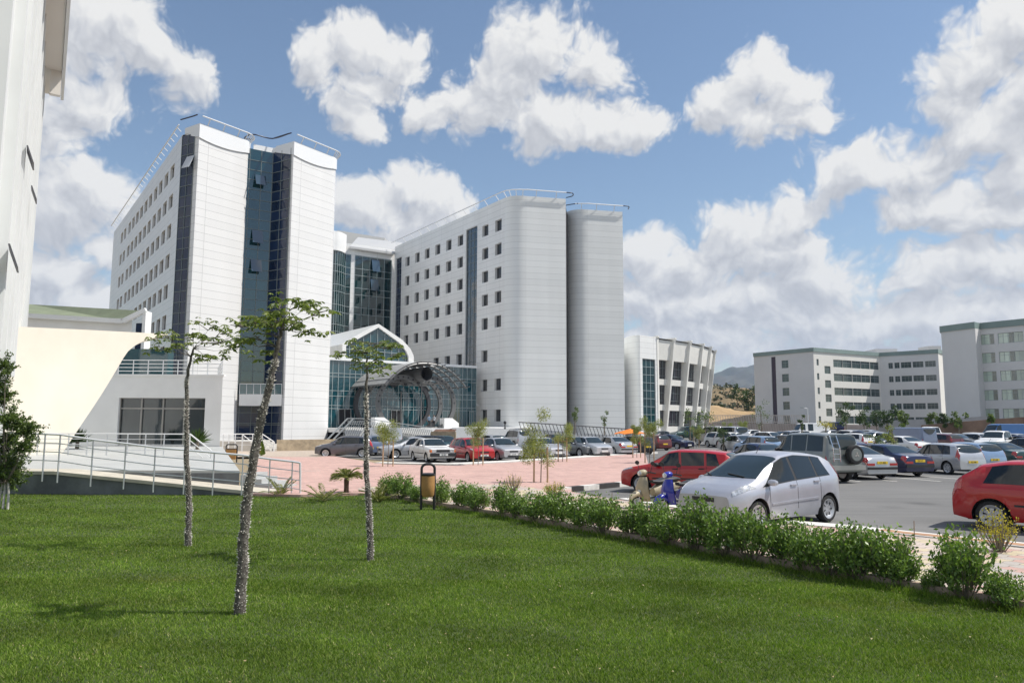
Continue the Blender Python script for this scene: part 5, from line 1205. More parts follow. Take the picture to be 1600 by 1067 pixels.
hx_ = [(606, .92), (630, .98), (655, .72), (688, .9), (720, .95), (750, .85), (785, 1.05), (812, .8), (840, 1.0), (872, .95), (908, 1.0), (945, 1.0), (984, .95), (1020, 1.0), (1056, .92), (1098, 1.12), (1140, 1.05), (1186, 1.08), (1232, 1.0), (1266, .7), (1308, 1.05), (1352, .95), (1394, 1.02), (1428, .66), (1472, .42), (1528, 1.08), (1598, .62)]
HLAB = ['first glossy green hedge shrub, touching the young palm at the far end', 'second hedge shrub from the young palm at the far end', 'small hedge shrub just left of the tan litter bin', 'first hedge shrub right of the tan litter bin', 'second hedge shrub right of the tan litter bin', 'third hedge shrub right of the tan litter bin',
 'fourth hedge shrub right of the tan litter bin, a full one', 'smaller hedge shrub left below the nearest staked tree', 'hedge shrub right below the nearest staked tree', 'hedge shrub in front of the bright yellow leaved shrub', 'hedge shrub in front of the first black kerb stone', 'hedge shrub in front of the second black kerb stone', 'hedge shrub left of the two scooters',
 'hedge shrub directly below the beige scooter', 'hedge shrub directly below the blue scooter', 'tallest hedge shrub, hiding the number plate of the silver compact car', 'hedge shrub hiding the front wheel of the silver compact car', 'hedge shrub below the front door of the silver compact car', 'hedge shrub below the rear door of the silver compact car', 'low hedge shrub below the rear wheel of the silver compact car',
 'full shrub, first past the silver compact car towards the right', 'shrub before the open asphalt, second past the silver compact car', 'shrub before the open asphalt, third past the silver compact car', 'narrow shrub left of the hedge gap near the right end', 'smallest sparse shrub in the hedge gap near the right end', 'tall bushy shrub below the loose yellow flowering shrub', 'low shrub at the right edge, last of the hedge']
used = set()
for i, (px, s) in enumerate(hx_):
    T, u = SH[i % 6]
    o = T if i < 6 else copy_tree(T)
    p = along(px); px_m = F / p.y; q = p + Vector((random.uniform(-.08, .08), .12 + random.uniform(0, .12), 0)); q.z = .02
    o.location = q; o.rotation_euler = (0, 0, random.uniform(0, 6.28)); o.scale = (s * random.uniform(.92, 1.05), s * random.uniform(.92, 1.05), s * .89)
    lab = HLAB[i]
    tag(o, lab, 'shrub', 'hedge shrubs along the path')
# ---- staked ficus
def ficus_mesh(seed, r=.42, hc=.9, base=1.05, n=1500, leaf=.055, mt=L_FIC, waist=False):
    rg = np.random.default_rng(seed); C = []; Dd = []; k = 9
    cs = [(rg.normal(size=3) * np.array([r * .45, r * .45, hc * .28]) + np.array([0, 0, base + hc * .5]), r * rg.uniform(.42, .62)) for _ in range(k)]
    for c, rr in cs:
        m = n // k; u = rg.normal(size=(m, 3)); u /= np.linalg.norm(u, axis=1, keepdims=True); rad = rr * rg.uniform(.35, 1.08, (m, 1)); C.append(c + u * rad); Dd.append(u + rg.normal(size=(m, 3)) * .8 + np.array([0, 0, -.3]))
    C = np.concatenate(C); Dd = np.concatenate(Dd); ll = rg.uniform(leaf * .7, leaf * 1.3, len(C)); return leafquads(C, Dd, ll, ll * .55, rg=rg)
def staked(px, py, top, label, seed, wdt=1.0, z=ZP, stakes=2, mt=None, d=None):
    p = G(px, py, z) if d is None else D(px, py, d); H_ = (D(px, top, p.y).z - p.z); T = empty('staked_tree', p, random.uniform(-.3, .3), label, 'young tree', 'young staked trees around the car park')
    hc = H_ * .66; V = ficus_mesh(seed, r=.56 * wdt, hc=hc * .92, base=H_ - hc * .98, n=4200); leaves('crown', V, mt or L_FIC, T)
    MB().tube([(0, 0, 0), (.02, .01, H_ * .4), (-.01, 0, H_ * .8)], [.022, .018, .01], 6).build('trunk', BARK, T)
    for k in range(stakes): s_ = (-1, 1)[k]; MB().tube([(s_ * .26, 0, 0), (s_ * .25, 0, H_ * .62)], .035, 7).build('stake', STAKE, T)
    if stakes == 2: MB().bar((-.28, 0, H_ * .52), (.28, 0, H_ * .52), .05, .03).build('crossbar', STAKE, T)
for k, (px, py, tp_, lb, w_) in enumerate([(606, 728.5, 662, 'leftmost young staked tree, before the white vehicles', 1.15), (747, 726.5, 657, 'young staked tree in front of the red hatchback', 1.0), (845, 753.5, 664, 'nearest young staked tree, standing at the plaza edge above the hedge', 1.25), (879, 721, 660, 'young staked tree before the grey saloon car', 1.1),
        (995, 715, 656, 'narrow young staked tree beside the silver saloon boot', .75), (1015, 723, 647, 'tall young staked tree just left of the red hatchback bonnet', .95), (1088, 700, 655, 'young staked tree beside the navy car at the finned building', 1.0), (1138, 694, 655, 'left tree of the staked pair behind the dark car roof', 1.0), (1163, 694, 651, 'right tree of the staked pair behind the dark car roof', 1.0)]):
    staked(px, py, tp_, lb, 60 + k, w_)
def tree(px, py, top, wpx, d, m, label, seed, name='tree', group=None, n=1400, leaf=.16, tr=.4, cat='tree'):
    p = D(px, py, d); H_ = D(px, top, d).z - p.z; r = wpx / F * d / 2; T = empty(name, p, 0, label, cat, group)
    V = ficus_mesh(seed, r=r * .95, hc=H_ * (1 - tr), base=H_ * tr, n=n, leaf=leaf); leaves('crown', V, m, T)
    MB().tube([(0, 0, -.8), (.05, 0, H_ * .4), (0, .05, H_ * .75)], [.09, .07, .03], 6).build('trunk', BARK, T)
tree(898, 668, 639, 16, 93, L_MID, 'small leafy tree left of the two behind the slanted ramp railing', 81, n=420, tr=.3)
tree(944, 670, 641, 12, 95, L_MID, 'thin small tree right of the two behind the slanted ramp railing', 82, n=320, tr=.25)
tree(1102, 696, 637, 34, 78, L_MID, 'sparse taller tree in front of the leaning fins', 83, n=500, tr=.3)
tree(1078, 690, 632, 18, 80, L_MID, 'slender tree between the leaning fins and the navy car', 84, n=330, tr=.35)
tree(1190, 690, 626, 26, 85, L_MID, 'thin tree with sparse top in front of the office building corner', 85, n=260, tr=.45)
tree(1253, 690, 650, 10, 70, L_DARK, 'very small tree in front of the white box van', 86, n=260, tr=.4)
tree(1130, 692, 668, 20, 62, L_DARK, 'dark round bush beside the staked pair of trees', 87, n=900, leaf=.09, tr=.02, name='bush', cat='bush')
gb = 'trees in front of the office building'
for k, (x, tp_, w_, d, m, lb) in enumerate([(1322, 636, 27, 120, L_DARK, 'dark full tree at the corner of the cream facade'), (1350, 645, 22, 124, L_DARK, 'reddish green tree right of the dark corner tree'), (1370, 640, 24, 126, L_DARK, 'broad dark tree in the middle of the office facade'),
        (1386, 643, 18, 124, L_DARK, 'dark tree where both office wings meet'), (1400, 640, 20, 127, L_DARK, 'darkest tree right of the office wing junction'), (1412, 646, 18, 118, L_MID, 'light green round tree above the grey retaining wall'), (1453, 644, 20, 120, L_MID, 'yellow green bush tree before the last office windows'), (1473, 648, 16, 118, L_DARK, 'dark small tree at the office building end'),
        (1498, 650, 20, 116, L_MID, 'little palm like tree before the blank tower wall'), (1550, 648, 14, 110, L_MID, 'small tree beside the blue van on the bank')]):
    tree(x, 668, tp_, w_, d, m, lb, 100 + k, group=gb, n=700, leaf=.3, tr=.15)
tree(1290, 668, 660, 22, 90, L_YEL, 'low yellow green bush in front of the office corner', 121, name='bush', n=500, leaf=.14, tr=.02, cat='bush')
tree(1396, 705, 664, 26, 52, L_FIC, 'yellow green bushy young tree among the parked cars', 122, n=1100, leaf=.09, tr=.05)
tree(1369, 702, 681, 22, 50, L_MID, 'small green bush among the parked cars by the white hatchback', 123, name='bush', n=700, leaf=.08, tr=.02, cat='bush')
# ---- big shrub at the left edge
pB = G(4, 797); T = empty('evergreen_tree', pB, 0, 'dense leafy evergreen tree with whitewashed stems at the left edge', 'tree')
rg = np.random.default_rng(77); C = []; Dd = []; st = MB()
cl_ = [D(x, y, pB.y + dy) - pB for x, y, dy in [(-10, 600, 0), (5, 620, .3), (12, 655, -.3), (30, 665, .2), (15, 690, .4), (45, 670, 0), (35, 700, -.2), (0, 710, .3), (25, 725, .2), (-25, 640, .3), (-30, 700, -.3), (-5, 735, -.2), (20, 745, .1), (-40, 670, 0), (8, 575, 0), (-20, 570, .2), (-45, 730, .2), (-70, 680, .3), (-60, 610, 0)]]
for c in cl_:
    st.tube([Vector((c.x * .1, c.y * .1, .7)), Vector(c) * .6 + Vector((0, 0, .1)), c], [.03, .015, .006], 5)
    for b in range(34):
        u = rg.normal(size=3); u /= np.linalg.norm(u); tip = np.array(c) + u * rg.uniform(.15, .46); m = 44; t_ = rg.uniform(.3, 1.05, (m, 1)); C.append(np.array(c) + (tip - np.array(c)) * t_ + rg.normal(size=(m, 3)) * .028); Dd.append(u + rg.normal(size=(m, 3)) * .6 + np.array([0, 0, .3]))
C = np.concatenate(C); Dd = np.concatenate(Dd); ll = rg.uniform(.045, .085, len(C)); leaves('crown', leafquads(C, Dd, ll, ll * .5, rg=rg), leafmat('evergreen_leaf', (.025, .05, .012), (.17, .23, .06), rough=.4, transl=.25), T)
st.build('branches', BARK, T)
for dx in (-.12, .0, .13): MB().tube([(dx, 0, -.02), (dx * .8, .02, .5), (dx * .2, 0, 1.0)], [.032, .028, .02], 8).build('stem', mat('whitewash', (.50, .47, .43), .85, var=.3, vscale=10), T)
# ---- palms
def palm(px, py, top, label, seed, trunk=.0, n=15, wid=.6, droop=.5, z=.02):
    p = G(px, py, z); H_ = D(px, top, p.y).z - p.z; rg = np.random.default_rng(seed); T = empty('young_palm', p, rg.uniform(0, 6), label, 'palm', 'young palms at the lawn corner')
    if trunk: MB().tube([(0, 0, 0), (0, 0, trunk * .5), (0, 0, trunk)], [.09, .075, .085], 9).build('trunk', mat('palm_trunk', (.12, .08, .05), .95, var=.5, vscale=20), T)
    C = []; Dd = []; st = MB()
    for k in range(n):
        a = k * 2.4 + rg.uniform(-.3, .3); el_ = rg.uniform(.35, 1.25); L_ = (H_ - trunk) * rg.uniform(.85, 1.1) * (1.0 + .25 * (1.2 - el_)); prev = Vector((0, 0, trunk)); dv = Vector((math.cos(a) * math.cos(el_) * wid * 1.6, math.sin(a) * math.cos(el_) * wid * 1.6, math.sin(el_))).normalized(); pts = [prev]
        for j in range(8):
            dv = (dv + Vector((0, 0, -droop * .11 * j / 3))).normalized(); prev = prev + dv * L_ / 8; pts.append(prev)
            if j >= 1:
                side = dv.cross(Vector((0, 0, 1))).normalized()
                for sgn in (-1, 1):
                    for q in range(3): c = pts[-2].lerp(prev, q / 3); l = .20 * math.sin(math.pi * min(1, (j + .6) / 8.6)) * H_ + .03; dd = side * sgn * .8 + dv * .75 + Vector((0, 0, .15)); dd.normalize(); C.append(np.array(c + dd * l / 2)); Dd.append(np.array(dd) * l)
        st.tube(pts, [.010] * 4 + [.006] * 5, 4, cap=False)
    C = np.array(C); Dd = np.array(Dd); l = np.linalg.norm(Dd, axis=1); leaves('fronds', leafquads(C, Dd, l, .022, rg=rg), L_PALM, T); st.build('frond_ribs', L_PALM, T)
palm(541, 773, 722, 'largest young palm with a short dark trunk beyond the lawn edge', 201, trunk=.50, n=22, droop=1.1, wid=1.0)
palm(506, 783, 745, 'low young palm between the railing end and the trunked palm', 202, n=12, wid=1.0)
palm(438, 775, 741, 'small young palm right at the steel railing end', 203, n=10)
palm(592, 784, 748, 'young palm just left of the first hedge shrub', 204, n=12, wid=.7)
def yucca(px, py, d, top, label, seed, wd_=1.0):
    p = D(px, py, d); H_ = D(px, top, d).z - p.z; rg = np.random.default_rng(seed); T = empty('yucca', p, 0, label, 'yucca', 'yuccas before the white wing'); C = []; Dd = []
    for k in range(150):
        a = rg.uniform(0, 6.283); e_ = rg.uniform(.0, 1.5); dv = np.array([math.cos(a) * math.cos(e_) * wd_, math.sin(a) * math.cos(e_) * wd_, math.sin(e_)]); l = H_ * .62 * rg.uniform(.8, 1.1); C.append(np.array([0, 0, H_ * .4]) + dv * l * .5); Dd.append(dv * l)
    C = np.array(C); Dd = np.array(Dd); l = np.linalg.norm(Dd, axis=1); leaves('leaves', leafquads(C, Dd, l, .07, rg=rg), L_DARK, T); MB().tube([(0, 0, 0), (0, 0, H_ * .45)], [.12, .1], 8).build('trunk', BARK, T)
yucca(308, 706, 46, 668, 'spiky dark yucca by the right end of the wide window', 211, 1.1); yucca(120, 706, 46, 668, 'spiky dark yucca beneath the foot of the cream wall', 212)
p = G(405, 712, ZP); T = empty('conifer_shrub', p, 0, 'small cone shaped evergreen beside the tower steps', 'shrub'); rg = np.random.default_rng(5); n = 2200
u = rg.uniform(0, 1, n); a = rg.uniform(0, 6.283, n); H_ = D(405, 682, p.y).z - p.z; r = .42 * (1 - u) ** .6 * rg.uniform(.7, 1.05, n) * np.minimum(1, u * 6 + .3); C = np.stack([r * np.cos(a), r * np.sin(a), u * H_], 1); Dd = np.stack([np.cos(a) * .5, np.sin(a) * .5, np.ones(n)], 1)
leaves('foliage', leafquads(C, Dd, .12, .05, rg=rg), leafmat('conifer_leaf', (.09, .14, .02), (.22, .28, .05)), T); MB().tube([(0, 0, 0), (0, 0, .4)], .05, 6).build('trunk', BARK, T)
def loose_shrub(px, py, top, wpx, m, label, seed, n=420, z=.1):
    p = G(px, py, z); H_ = D(px, top, p.y).z - p.z; r = wpx / F * p.y / 2; V, st = shrub_mesh(seed, n=n, r=r, h=H_, leaf=.04, bottom=.5); T = empty('flowering_shrub', p, 0, label, 'shrub', 'loose yellowing shrubs'); leaves('foliage', V, m, T); st.build('stems', BARK, T)
loose_shrub(802, 768, 737, 30, mat('x', (0, 0, 0)) if False else L_YEL, 'sparse reddish yellow shrub left of the nearest staked tree', 301, n=260)
loose_shrub(866, 776, 750, 34, L_YEL, 'bright yellow leaved shrub right of the nearest staked tree', 302, n=700)
loose_shrub(1562, 862, 792, 62, L_YEL, 'loose yellow flowering shrub in front of the right red hatchback wheel', 303, n=800)

# scrub on the far hillside: more bushes than one could count
ho = bpy.data.objects['hill']; hv = [v.co.copy() for v in ho.data.vertices]; rg = np.random.default_rng(8); C = []; Dd = []; LL = []
for k in range(1500):
    i = int(rg.integers(0, len(hv) - 35)); c = np.array(hv[i].lerp(hv[i + 34 if i + 34 < len(hv) else i], rg.uniform())); c += np.array([0, 0, .6]); r = rg.uniform(.8, 2.4); m = 26
    u = rg.normal(size=(m, 3)); C.append(c + u * r * .45 * np.array([1.3, 1, .7])); Dd.append(rg.normal(size=(m, 3))); LL.append(np.full(m, r * .7))
C = np.concatenate(C); Dd = np.concatenate(Dd); LL = np.concatenate(LL)
tag(leaves('hillside_scrub', leafquads(C, Dd, LL, LL * .7, rg=rg), leafmat('scrub_leaf', (.03, .045, .018), (.10, .10, .04), transl=.1), None), 'dark scrub bushes scattered over the dry hillside', 'scrub', kind='stuff')
for k, (x, y, r) in enumerate([(1152, 625, 1.8), (1106, 612, 1.2), (1176, 617, 1.6), (1166, 640, 1.5), (1128, 641, .9)]):
    d = 240; p = D(x, y + 5, d); T = empty('hill_tree', p, 0, ['dark pointed tree on the dry hillside', 'small dark tree on the hill crest beside the fins', 'dark tree against the office building wall on the hill', 'green bush at the foot of the hill by the office building', 'small bush on the golden field'][k], 'tree', 'trees on the hillside')
    V = ficus_mesh(400 + k, r=r * 1.3, hc=r * 3, base=.2, n=500, leaf=.6); leaves('crown', V, L_DARK, T); MB().tube([(0, 0, -1.5), (0, 0, r)], .15, 5).build('trunk', BARK, T)
# ------------------------------------------------------------------ vehicles
def paint(name, c, metal=0.0, rough=.32, flake=0.0):
    m = mat('paint_' + name, c, rough, metal=metal, spec=.5, coat=.8, var=.06, vscale=2.5); m.node_tree.nodes['Principled BSDF'].inputs['Coat Roughness'].default_value = .16 if metal > .3 else .06; return m
PAINT = dict(silver=paint('silver', (.50, .51, .53), .55, .38), silverlilac=paint('silverlilac', (.44, .45, .50), .45, .40), white=paint('white', (.78, .78, .77)), red=paint('red', (.40, .005, .007), 0, .35), darkred=paint('darkred', (.10, .008, .008)),
             grey=paint('grey', (.13, .13, .15), .5), slate=paint('slate', (.17, .18, .19), .4, .4), navy=paint('navy', (.008, .012, .055), .2), black=paint('black', (.010, .010, .012)), lightblue=paint('lightblue', (.25, .36, .52), .4),
             bluegrey=paint('bluegrey', (.16, .20, .30), .4), green=paint('green', (.010, .045, .038), .2), blue=paint('blue', (.03, .11, .30), .1), pajero=paint('pajero', (.22, .24, .235), .45, .4), beige=paint('beige', (.45, .42, .35), .3), maroon=paint('maroon', (.20, .05, .04)))
CGLASS = mat('car_glass', (.010, .014, .015), .03, spec=.7)
CGLASS2 = mat('car_windscreen', (.018, .028, .030), .04, spec=.8)
TYRE = mat('tyre', (.018, .018, .019), .85, bump=.2, bscale=50); RIM = mat('rim_alloy', (.55, .56, .57), .35, metal=.75); HUB = mat('hubcap', (.50, .51, .53), .4, metal=.5)
BLP = mat('black_plastic', (.022, .022, .024), .6); HLAMP = mat('headlamp', (.62, .64, .66), .08, metal=.35, spec=1, coat=1, var=.5, vscale=18); RLAMP = mat('tail_lamp', (.40, .012, .012), .15, spec=.8, coat=1); OLAMP = mat('orange_lamp', (.65, .16, .02), .2, coat=1)
CHROME = mat('chrome', (.7, .7, .72), .12, metal=1); PLW = mat('plate_white', (.75, .75, .73), .5); PLY = mat('plate_yellow', (.80, .55, .03), .5); INK = mat('plate_ink', (.015, .015, .015), .6)
def interp(x, pts): return float(np.interp(x, [p[0] for p in pts], [p[1] for p in pts]))
class CarShape:
    def __init__(s, sp):
        s.sp = sp; s.h = sp['L'] / 2; xs = np.linspace(-s.h, s.h, 241); k = sp.get('round', 3)
        def smooth_(pts, k=k):
            v = np.interp(xs, [p[0] for p in pts], [p[1] for p in pts]); ker = np.hanning(2 * k + 3)[1:-1]; ker /= ker.sum(); pad = np.concatenate([np.full(k, v[0]), v, np.full(k, v[-1])]); return np.convolve(pad, ker, 'valid')
        s.xs = xs; s.topv = smooth_(sp['top']); s.beltv = smooth_(sp['belt'])
    def top(s, x): return float(np.interp(x, s.xs, s.topv))
    def W(s, x):
        e = max(0, (abs(x) - (s.h - .6)) / .6); n = s.sp.get('nose', .17) if x > 0 else s.sp.get('tailn', .10); return s.sp['W'] / 2 * (1 - n * e ** 2.2)
    def keys(s, x, arch=True):
        sp = s.sp; W = s.W(x); top = s.top(x); belt = min(float(np.interp(x, s.xs, s.beltv)), top - .035); zb = sp.get('zb', .20); e = max(0, (abs(x) - (s.h - .35)) / .35); zb = zb + .06 * e
        g = min(1, max(0, (top - belt - .06) / .32)); tum = sp.get('tumble', .17); yr = W * (.915 - g * tum)
        zm = zb + (belt - zb) * .50
        K = [(0, W * .93, zb), (.35, W * .985, zb + (zm - zb) * .4), (1, W, zm), (1.6, W * .992, belt - .09), (2, W * .955, belt), (3, yr, top - .02 - .05 * g), (3.2, yr - .07 * g - .02, top - .012 - .014 * g), (3.6, yr * .5, top - .003), (4, 0, top)]
        if arch:
            for xa in (sp['xr'], sp['xf']):
                Ra = sp['r'] + .055; dx = abs(x - xa)
                if dx < Ra:
                    za = min(sp['r'] + math.sqrt(max(0, Ra * Ra - dx * dx)), belt - .06); K = [(t, y, max(z, za)) if t < 2 else (t, y, z) for t, y, z in K]
        return K
    def P(s, x, t, side=1, arch=False):
        K = s.keys(x, arch); y = float(np.interp(t, [k[0] for k in K], [k[1] for k in K])); z = float(np.interp(t, [k[0] for k in K], [k[2] for k in K])); return Vector((x, side * y, z))
    def N(s, x, t, side):
        a = s.P(x + .01, t, side) - s.P(x - .01, t, side); b = s.P(x, min(4, t + .03), side) - s.P(x, t - .03, side); n = b.cross(a) * side
        return n.normalized() if n.length > 1e-9 else Vector((0, side, 0))
    def patch(s, mb, x0a, x1a, x0b, x1b, t0, t1, side, off=.006, nx=8, nt=4):
        """x-limits (x0a..x1a) at t0 and (x0b..x1b) at t1; thick enough to have an edge"""
        vs = []; fs = []
        for layer, o_ in ((0, off), (1, -.02)):
            for j in range(nt + 1):
                v = j / nt; t = t0 + (t1 - t0) * v; xa = x0a + (x0b - x0a) * v; xb = x1a + (x1b - x1a) * v
                for i in range(nx + 1):
                    x = xa + (xb - xa) * i / nx; vs.append(s.P(x, t, side) + s.N(x, t, side) * o_)
        w_ = nx + 1; m = w_ * (nt + 1)
        for j in range(nt):
            for i in range(nx):
                a = j * w_ + i; f = [a, a + 1, a + 1 + w_, a + w_]; fs.append(f[::-1] if side > 0 else f)
        rim_ = [i for i in range(w_)] + [w_ * j + nx for j in range(1, nt + 1)] + [w_ * nt + i for i in range(nx - 1, -1, -1)] + [w_ * j for j in range(nt - 1, 0, -1)]
        for k in range(len(rim_)):
            a, b = rim_[k], rim_[(k + 1) % len(rim_)]; fs.append([b, b + m, a + m, a] if side > 0 else [a, a + m, b + m, b])
        mb.add(vs, fs)
    def screen(s, mb, xt, xb, t_edge=3.06, bow=.05, off=.007, nx=8, ny=12):
        """windscreen or rear window across both sides, xt = upper x, xb = lower x"""
        vs = []; fs = []
        for i in range(nx + 1):
            for j in range(ny + 1):
                v = -1 + 2 * j / ny; side = 1 if v >= 0 else -1; te = t_edge - (.0 * i / nx if xb > 0 else 0); t = 4 - (4 - te) * abs(v); x = xt + (xb - xt) * i / nx; sg = 1 if xb > xt else -1; x -= sg * bow * v * v * (i / nx)
                vs.append(s.P(x, t, side) + s.N(x, t - .001, side) * off)
        w_ = ny + 1
        for i in range(nx):
            for j in range(ny): a = i * w_ + j; f = [a, a + w_, a + w_ + 1, a + 1]; fs.append(f if xb > xt else f[::-1])
        mb.add(vs, fs)
def wheel_meshes(r, style):
    w = .20 if r < .34 else .25; Mx = Matrix.Rotation(R(90), 4, 'X')
    t = MB().lathe([(r * .68, -w / 2 + .02), (r * .77, -w / 2), (r * .93, -w / 2 + .005), (r, -w / 2 + .04), (r, w / 2 - .04), (r * .93, w / 2 - .005), (r * .77, w / 2), (r * .68, w / 2 - .02)], 28, Mx, closed=True)
    m = MB().lathe([(0.001, w / 2 - .055), (r * .18, w / 2 - .045), (r * .5, w / 2 - .05), (r * .66, w / 2 - .012), (r * .725, w / 2 - .008), (r * .74, w / 2 - .02), (r * .74, -w / 2 + .03), (0.001, -w / 2 + .04)], 28, Mx)
    d = MB(); k = {'hub': 7, 'five': 5, 'many': 9}.get(style, 7); wf = {'hub': .10, 'five': .20, 'many': .09}.get(style, .1)
    for i in range(k):
        a = i * 2 * math.pi / k; pts = [(r * .27, a - wf * .6), (r * .58, a - wf * 1.35), (r * .61, a), (r * .58, a + wf * 1.35), (r * .27, a + wf * .6)]
        vs = [Mx @ Vector((rr * math.cos(aa), rr * math.sin(aa), w / 2 - .040)) for rr, aa in pts]; d.add(vs, [list(range(5))])
    return t, m, d
def text_mesh(s, size, m, parent, M_, name='plate_text'):
    c = bpy.data.curves.new(name, 'FONT'); c.body = s; c.size = size; c.align_x = 'CENTER'; c.align_y = 'CENTER'; c.extrude = .001
    o = bpy.data.objects.new(name, c); col.objects.link(o); dg = bpy.context.evaluated_depsgraph_get(); me = bpy.data.meshes.new_from_object(o.evaluated_get(dg)); bpy.data.objects.remove(o)
    me.materials.clear(); me.materials.append(m); o = bpy.data.objects.new(name, me); col.objects.link(o); o.parent = parent; o.matrix_local = M_; return o
SPEC = {}
SPEC['hatch'] = dict(L=3.9, W=1.66, r=.30, xr=-1.22, xf=1.22, top=[(-1.95, .70), (-1.92, .90), (-1.72, 1.27), (-1.55, 1.38), (-.9, 1.44), (0, 1.45), (.3, 1.40), (.95, .98), (1.05, .95), (1.5, .87), (1.82, .78), (1.91, .74), (1.95, .68)],
    belt=[(-1.95, .66), (-1.85, .93), (-.9, .92), (.9, .86), (1.5, .80), (1.85, .71), (1.95, .62)], ws=(.34, .95), rw=(-1.57, -1.86), wins=[(-.10, .80, -.04, .36), (-.92, -.18, -.88, -.12), (-1.42, -1.00, -1.26, -.96)], style='hub',
    head=(1.48, 1.86, 1.56, 1.84, 2.15, 3.12), tail=(-1.92, -1.74, -1.90, -1.72, 1.55, 3.02), doors=(.92, -.14, -1.0))
SPEC['hatch3'] = dict(SPEC['hatch'], tailn=.18, top=[(-1.95, .70), (-1.93, .90), (-1.78, 1.08), (-1.42, 1.33), (-.9, 1.42), (0, 1.45), (.3, 1.40), (.95, .98), (1.05, .95), (1.5, .87), (1.82, .78), (1.91, .74), (1.95, .68)], rw=(-1.45, -1.80), wins=[(-.30, .80, -.20, .36), (-1.34, -.38, -1.18, -.28)], doors=(.92, -.34))
SPEC['compact'] = dict(L=3.87, W=1.695, r=.30, xr=-1.27, xf=1.23, nose=.22, tailn=.20, top=[(-1.935, .68), (-1.90, 1.0), (-1.80, 1.26), (-1.66, 1.39), (-1.45, 1.45), (-1.0, 1.51), (-.3, 1.55), (.15, 1.50), (.6, 1.31), (1.12, 1.04), (1.25, .985), (1.6, .90), (1.82, .80), (1.90, .74), (1.935, .68)],
    belt=[(-1.935, .66), (-1.85, 1.03), (-1.4, 1.01), (0, .93), (1.1, .84), (1.5, .80), (1.85, .70), (1.935, .62)], ws=(.26, 1.16), rw=(-1.66, -1.88), wins=[(-.06, 1.04, -.02, .38), (-.86, -.14, -.84, -.10), (-1.36, -.92, -1.22, -.90)], style='hub',
    head=(1.26, 1.86, 1.45, 1.84, 2.12, 3.16), tail=(-1.93, -1.80, -1.86, -1.70, 1.7, 3.05), doors=(.86, -.10, -.95), tumble=.20)
SPEC['saloon'] = dict(tumble=.16, L=4.45, W=1.71, r=.31, xr=-1.28, xf=1.33, top=[(-2.22, .72), (-2.19, .93), (-1.62, 1.0), (-1.45, 1.04), (-.85, 1.34), (-.5, 1.41), (0, 1.43), (.25, 1.40), (.55, 1.27), (1.12, .97), (1.25, .93), (1.75, .85), (2.1, .77), (2.19, .73), (2.225, .67)],
    belt=[(-2.22, .68), (-2.1, .88), (-1.4, .95), (-.6, .91), (1.0, .87), (1.7, .79), (2.1, .70), (2.225, .61)], ws=(.36, 1.06), rw=(-.80, -1.46), wins=[(-.08, .86, -.02, .34), (-1.02, -.16, -.72, -.10)], style='hub',
    head=(1.78, 2.12, 1.86, 2.10, 2.1, 3.14), tail=(-2.20, -1.98, -2.20, -2.02, 1.5, 3.05), doors=(1.0, -.12, -1.05), tail_w=1)
SPEC['boxy'] = dict(SPEC['saloon'], L=4.06, W=1.64, round=1, nose=.04, tailn=.04, tumble=.14, xr=-1.22, xf=1.25, r=.28, top=[(-2.03, .78), (-2.0, .98), (-1.45, 1.01), (-.95, 1.34), (-.8, 1.39), (.12, 1.40), (.30, 1.36), (.86, .97), (.95, .94), (1.95, .84), (2.03, .80)],
    belt=[(-2.03, .74), (-1.9, .92), (-.7, .90), (.9, .88), (1.9, .78), (2.03, .75)], ws=(.28, .86), rw=(-.9, -1.42), wins=[(-.10, .66, -.06, .26), (-.92, -.18, -.80, -.14)], head=None, tail=(-2.02, -1.90, -2.02, -1.92, 1.4, 3.0), doors=(.80, -.14, -.98), boxy=True)
SPEC['wagon'] = dict(SPEC['saloon'], top=[(-2.22, .72), (-2.18, .98), (-1.95, 1.34), (-1.8, 1.42), (-.5, 1.46), (.2, 1.43), (.5, 1.30), (1.12, .97), (1.25, .93), (1.75, .85), (2.1, .77), (2.19, .73), (2.225, .67)], rw=(-1.84, -2.12), wins=[(-.08, .86, -.02, .34), (-1.02, -.16, -.98, -.10), (-1.75, -1.1, -1.62, -1.06)], tail=(-2.2, -2.02, -2.16, -1.98, 1.5, 3.04))
SPEC['suv'] = dict(L=4.5, W=1.78, r=.38, xr=-1.30, xf=1.38, zb=.38, nose=.08, tailn=.04, tumble=.12, round=2, top=[(-2.25, .85), (-2.23, 1.25), (-2.12, 1.80), (-2.0, 1.92), (-1, 1.98), (.2, 1.95), (.45, 1.84), (.98, 1.30), (1.1, 1.23), (1.9, 1.12), (2.15, 1.0), (2.25, .85)],
    belt=[(-2.25, .80), (-2.1, 1.20), (1.0, 1.15), (2.0, 1.02), (2.25, .78)], ws=(.48, 1.0), rw=(-2.02, -2.21), wins=[(-.05, .90, 0, .50), (-.98, -.12, -.98, -.08), (-1.98, -1.06, -1.92, -1.04)], style='five', head=(1.98, 2.2, 2.0, 2.2, 1.9, 2.9), tail=(-2.245, -2.16, -2.235, -2.14, 1.1, 2.0), doors=(1.0, -.08, -1.02), trim=True)
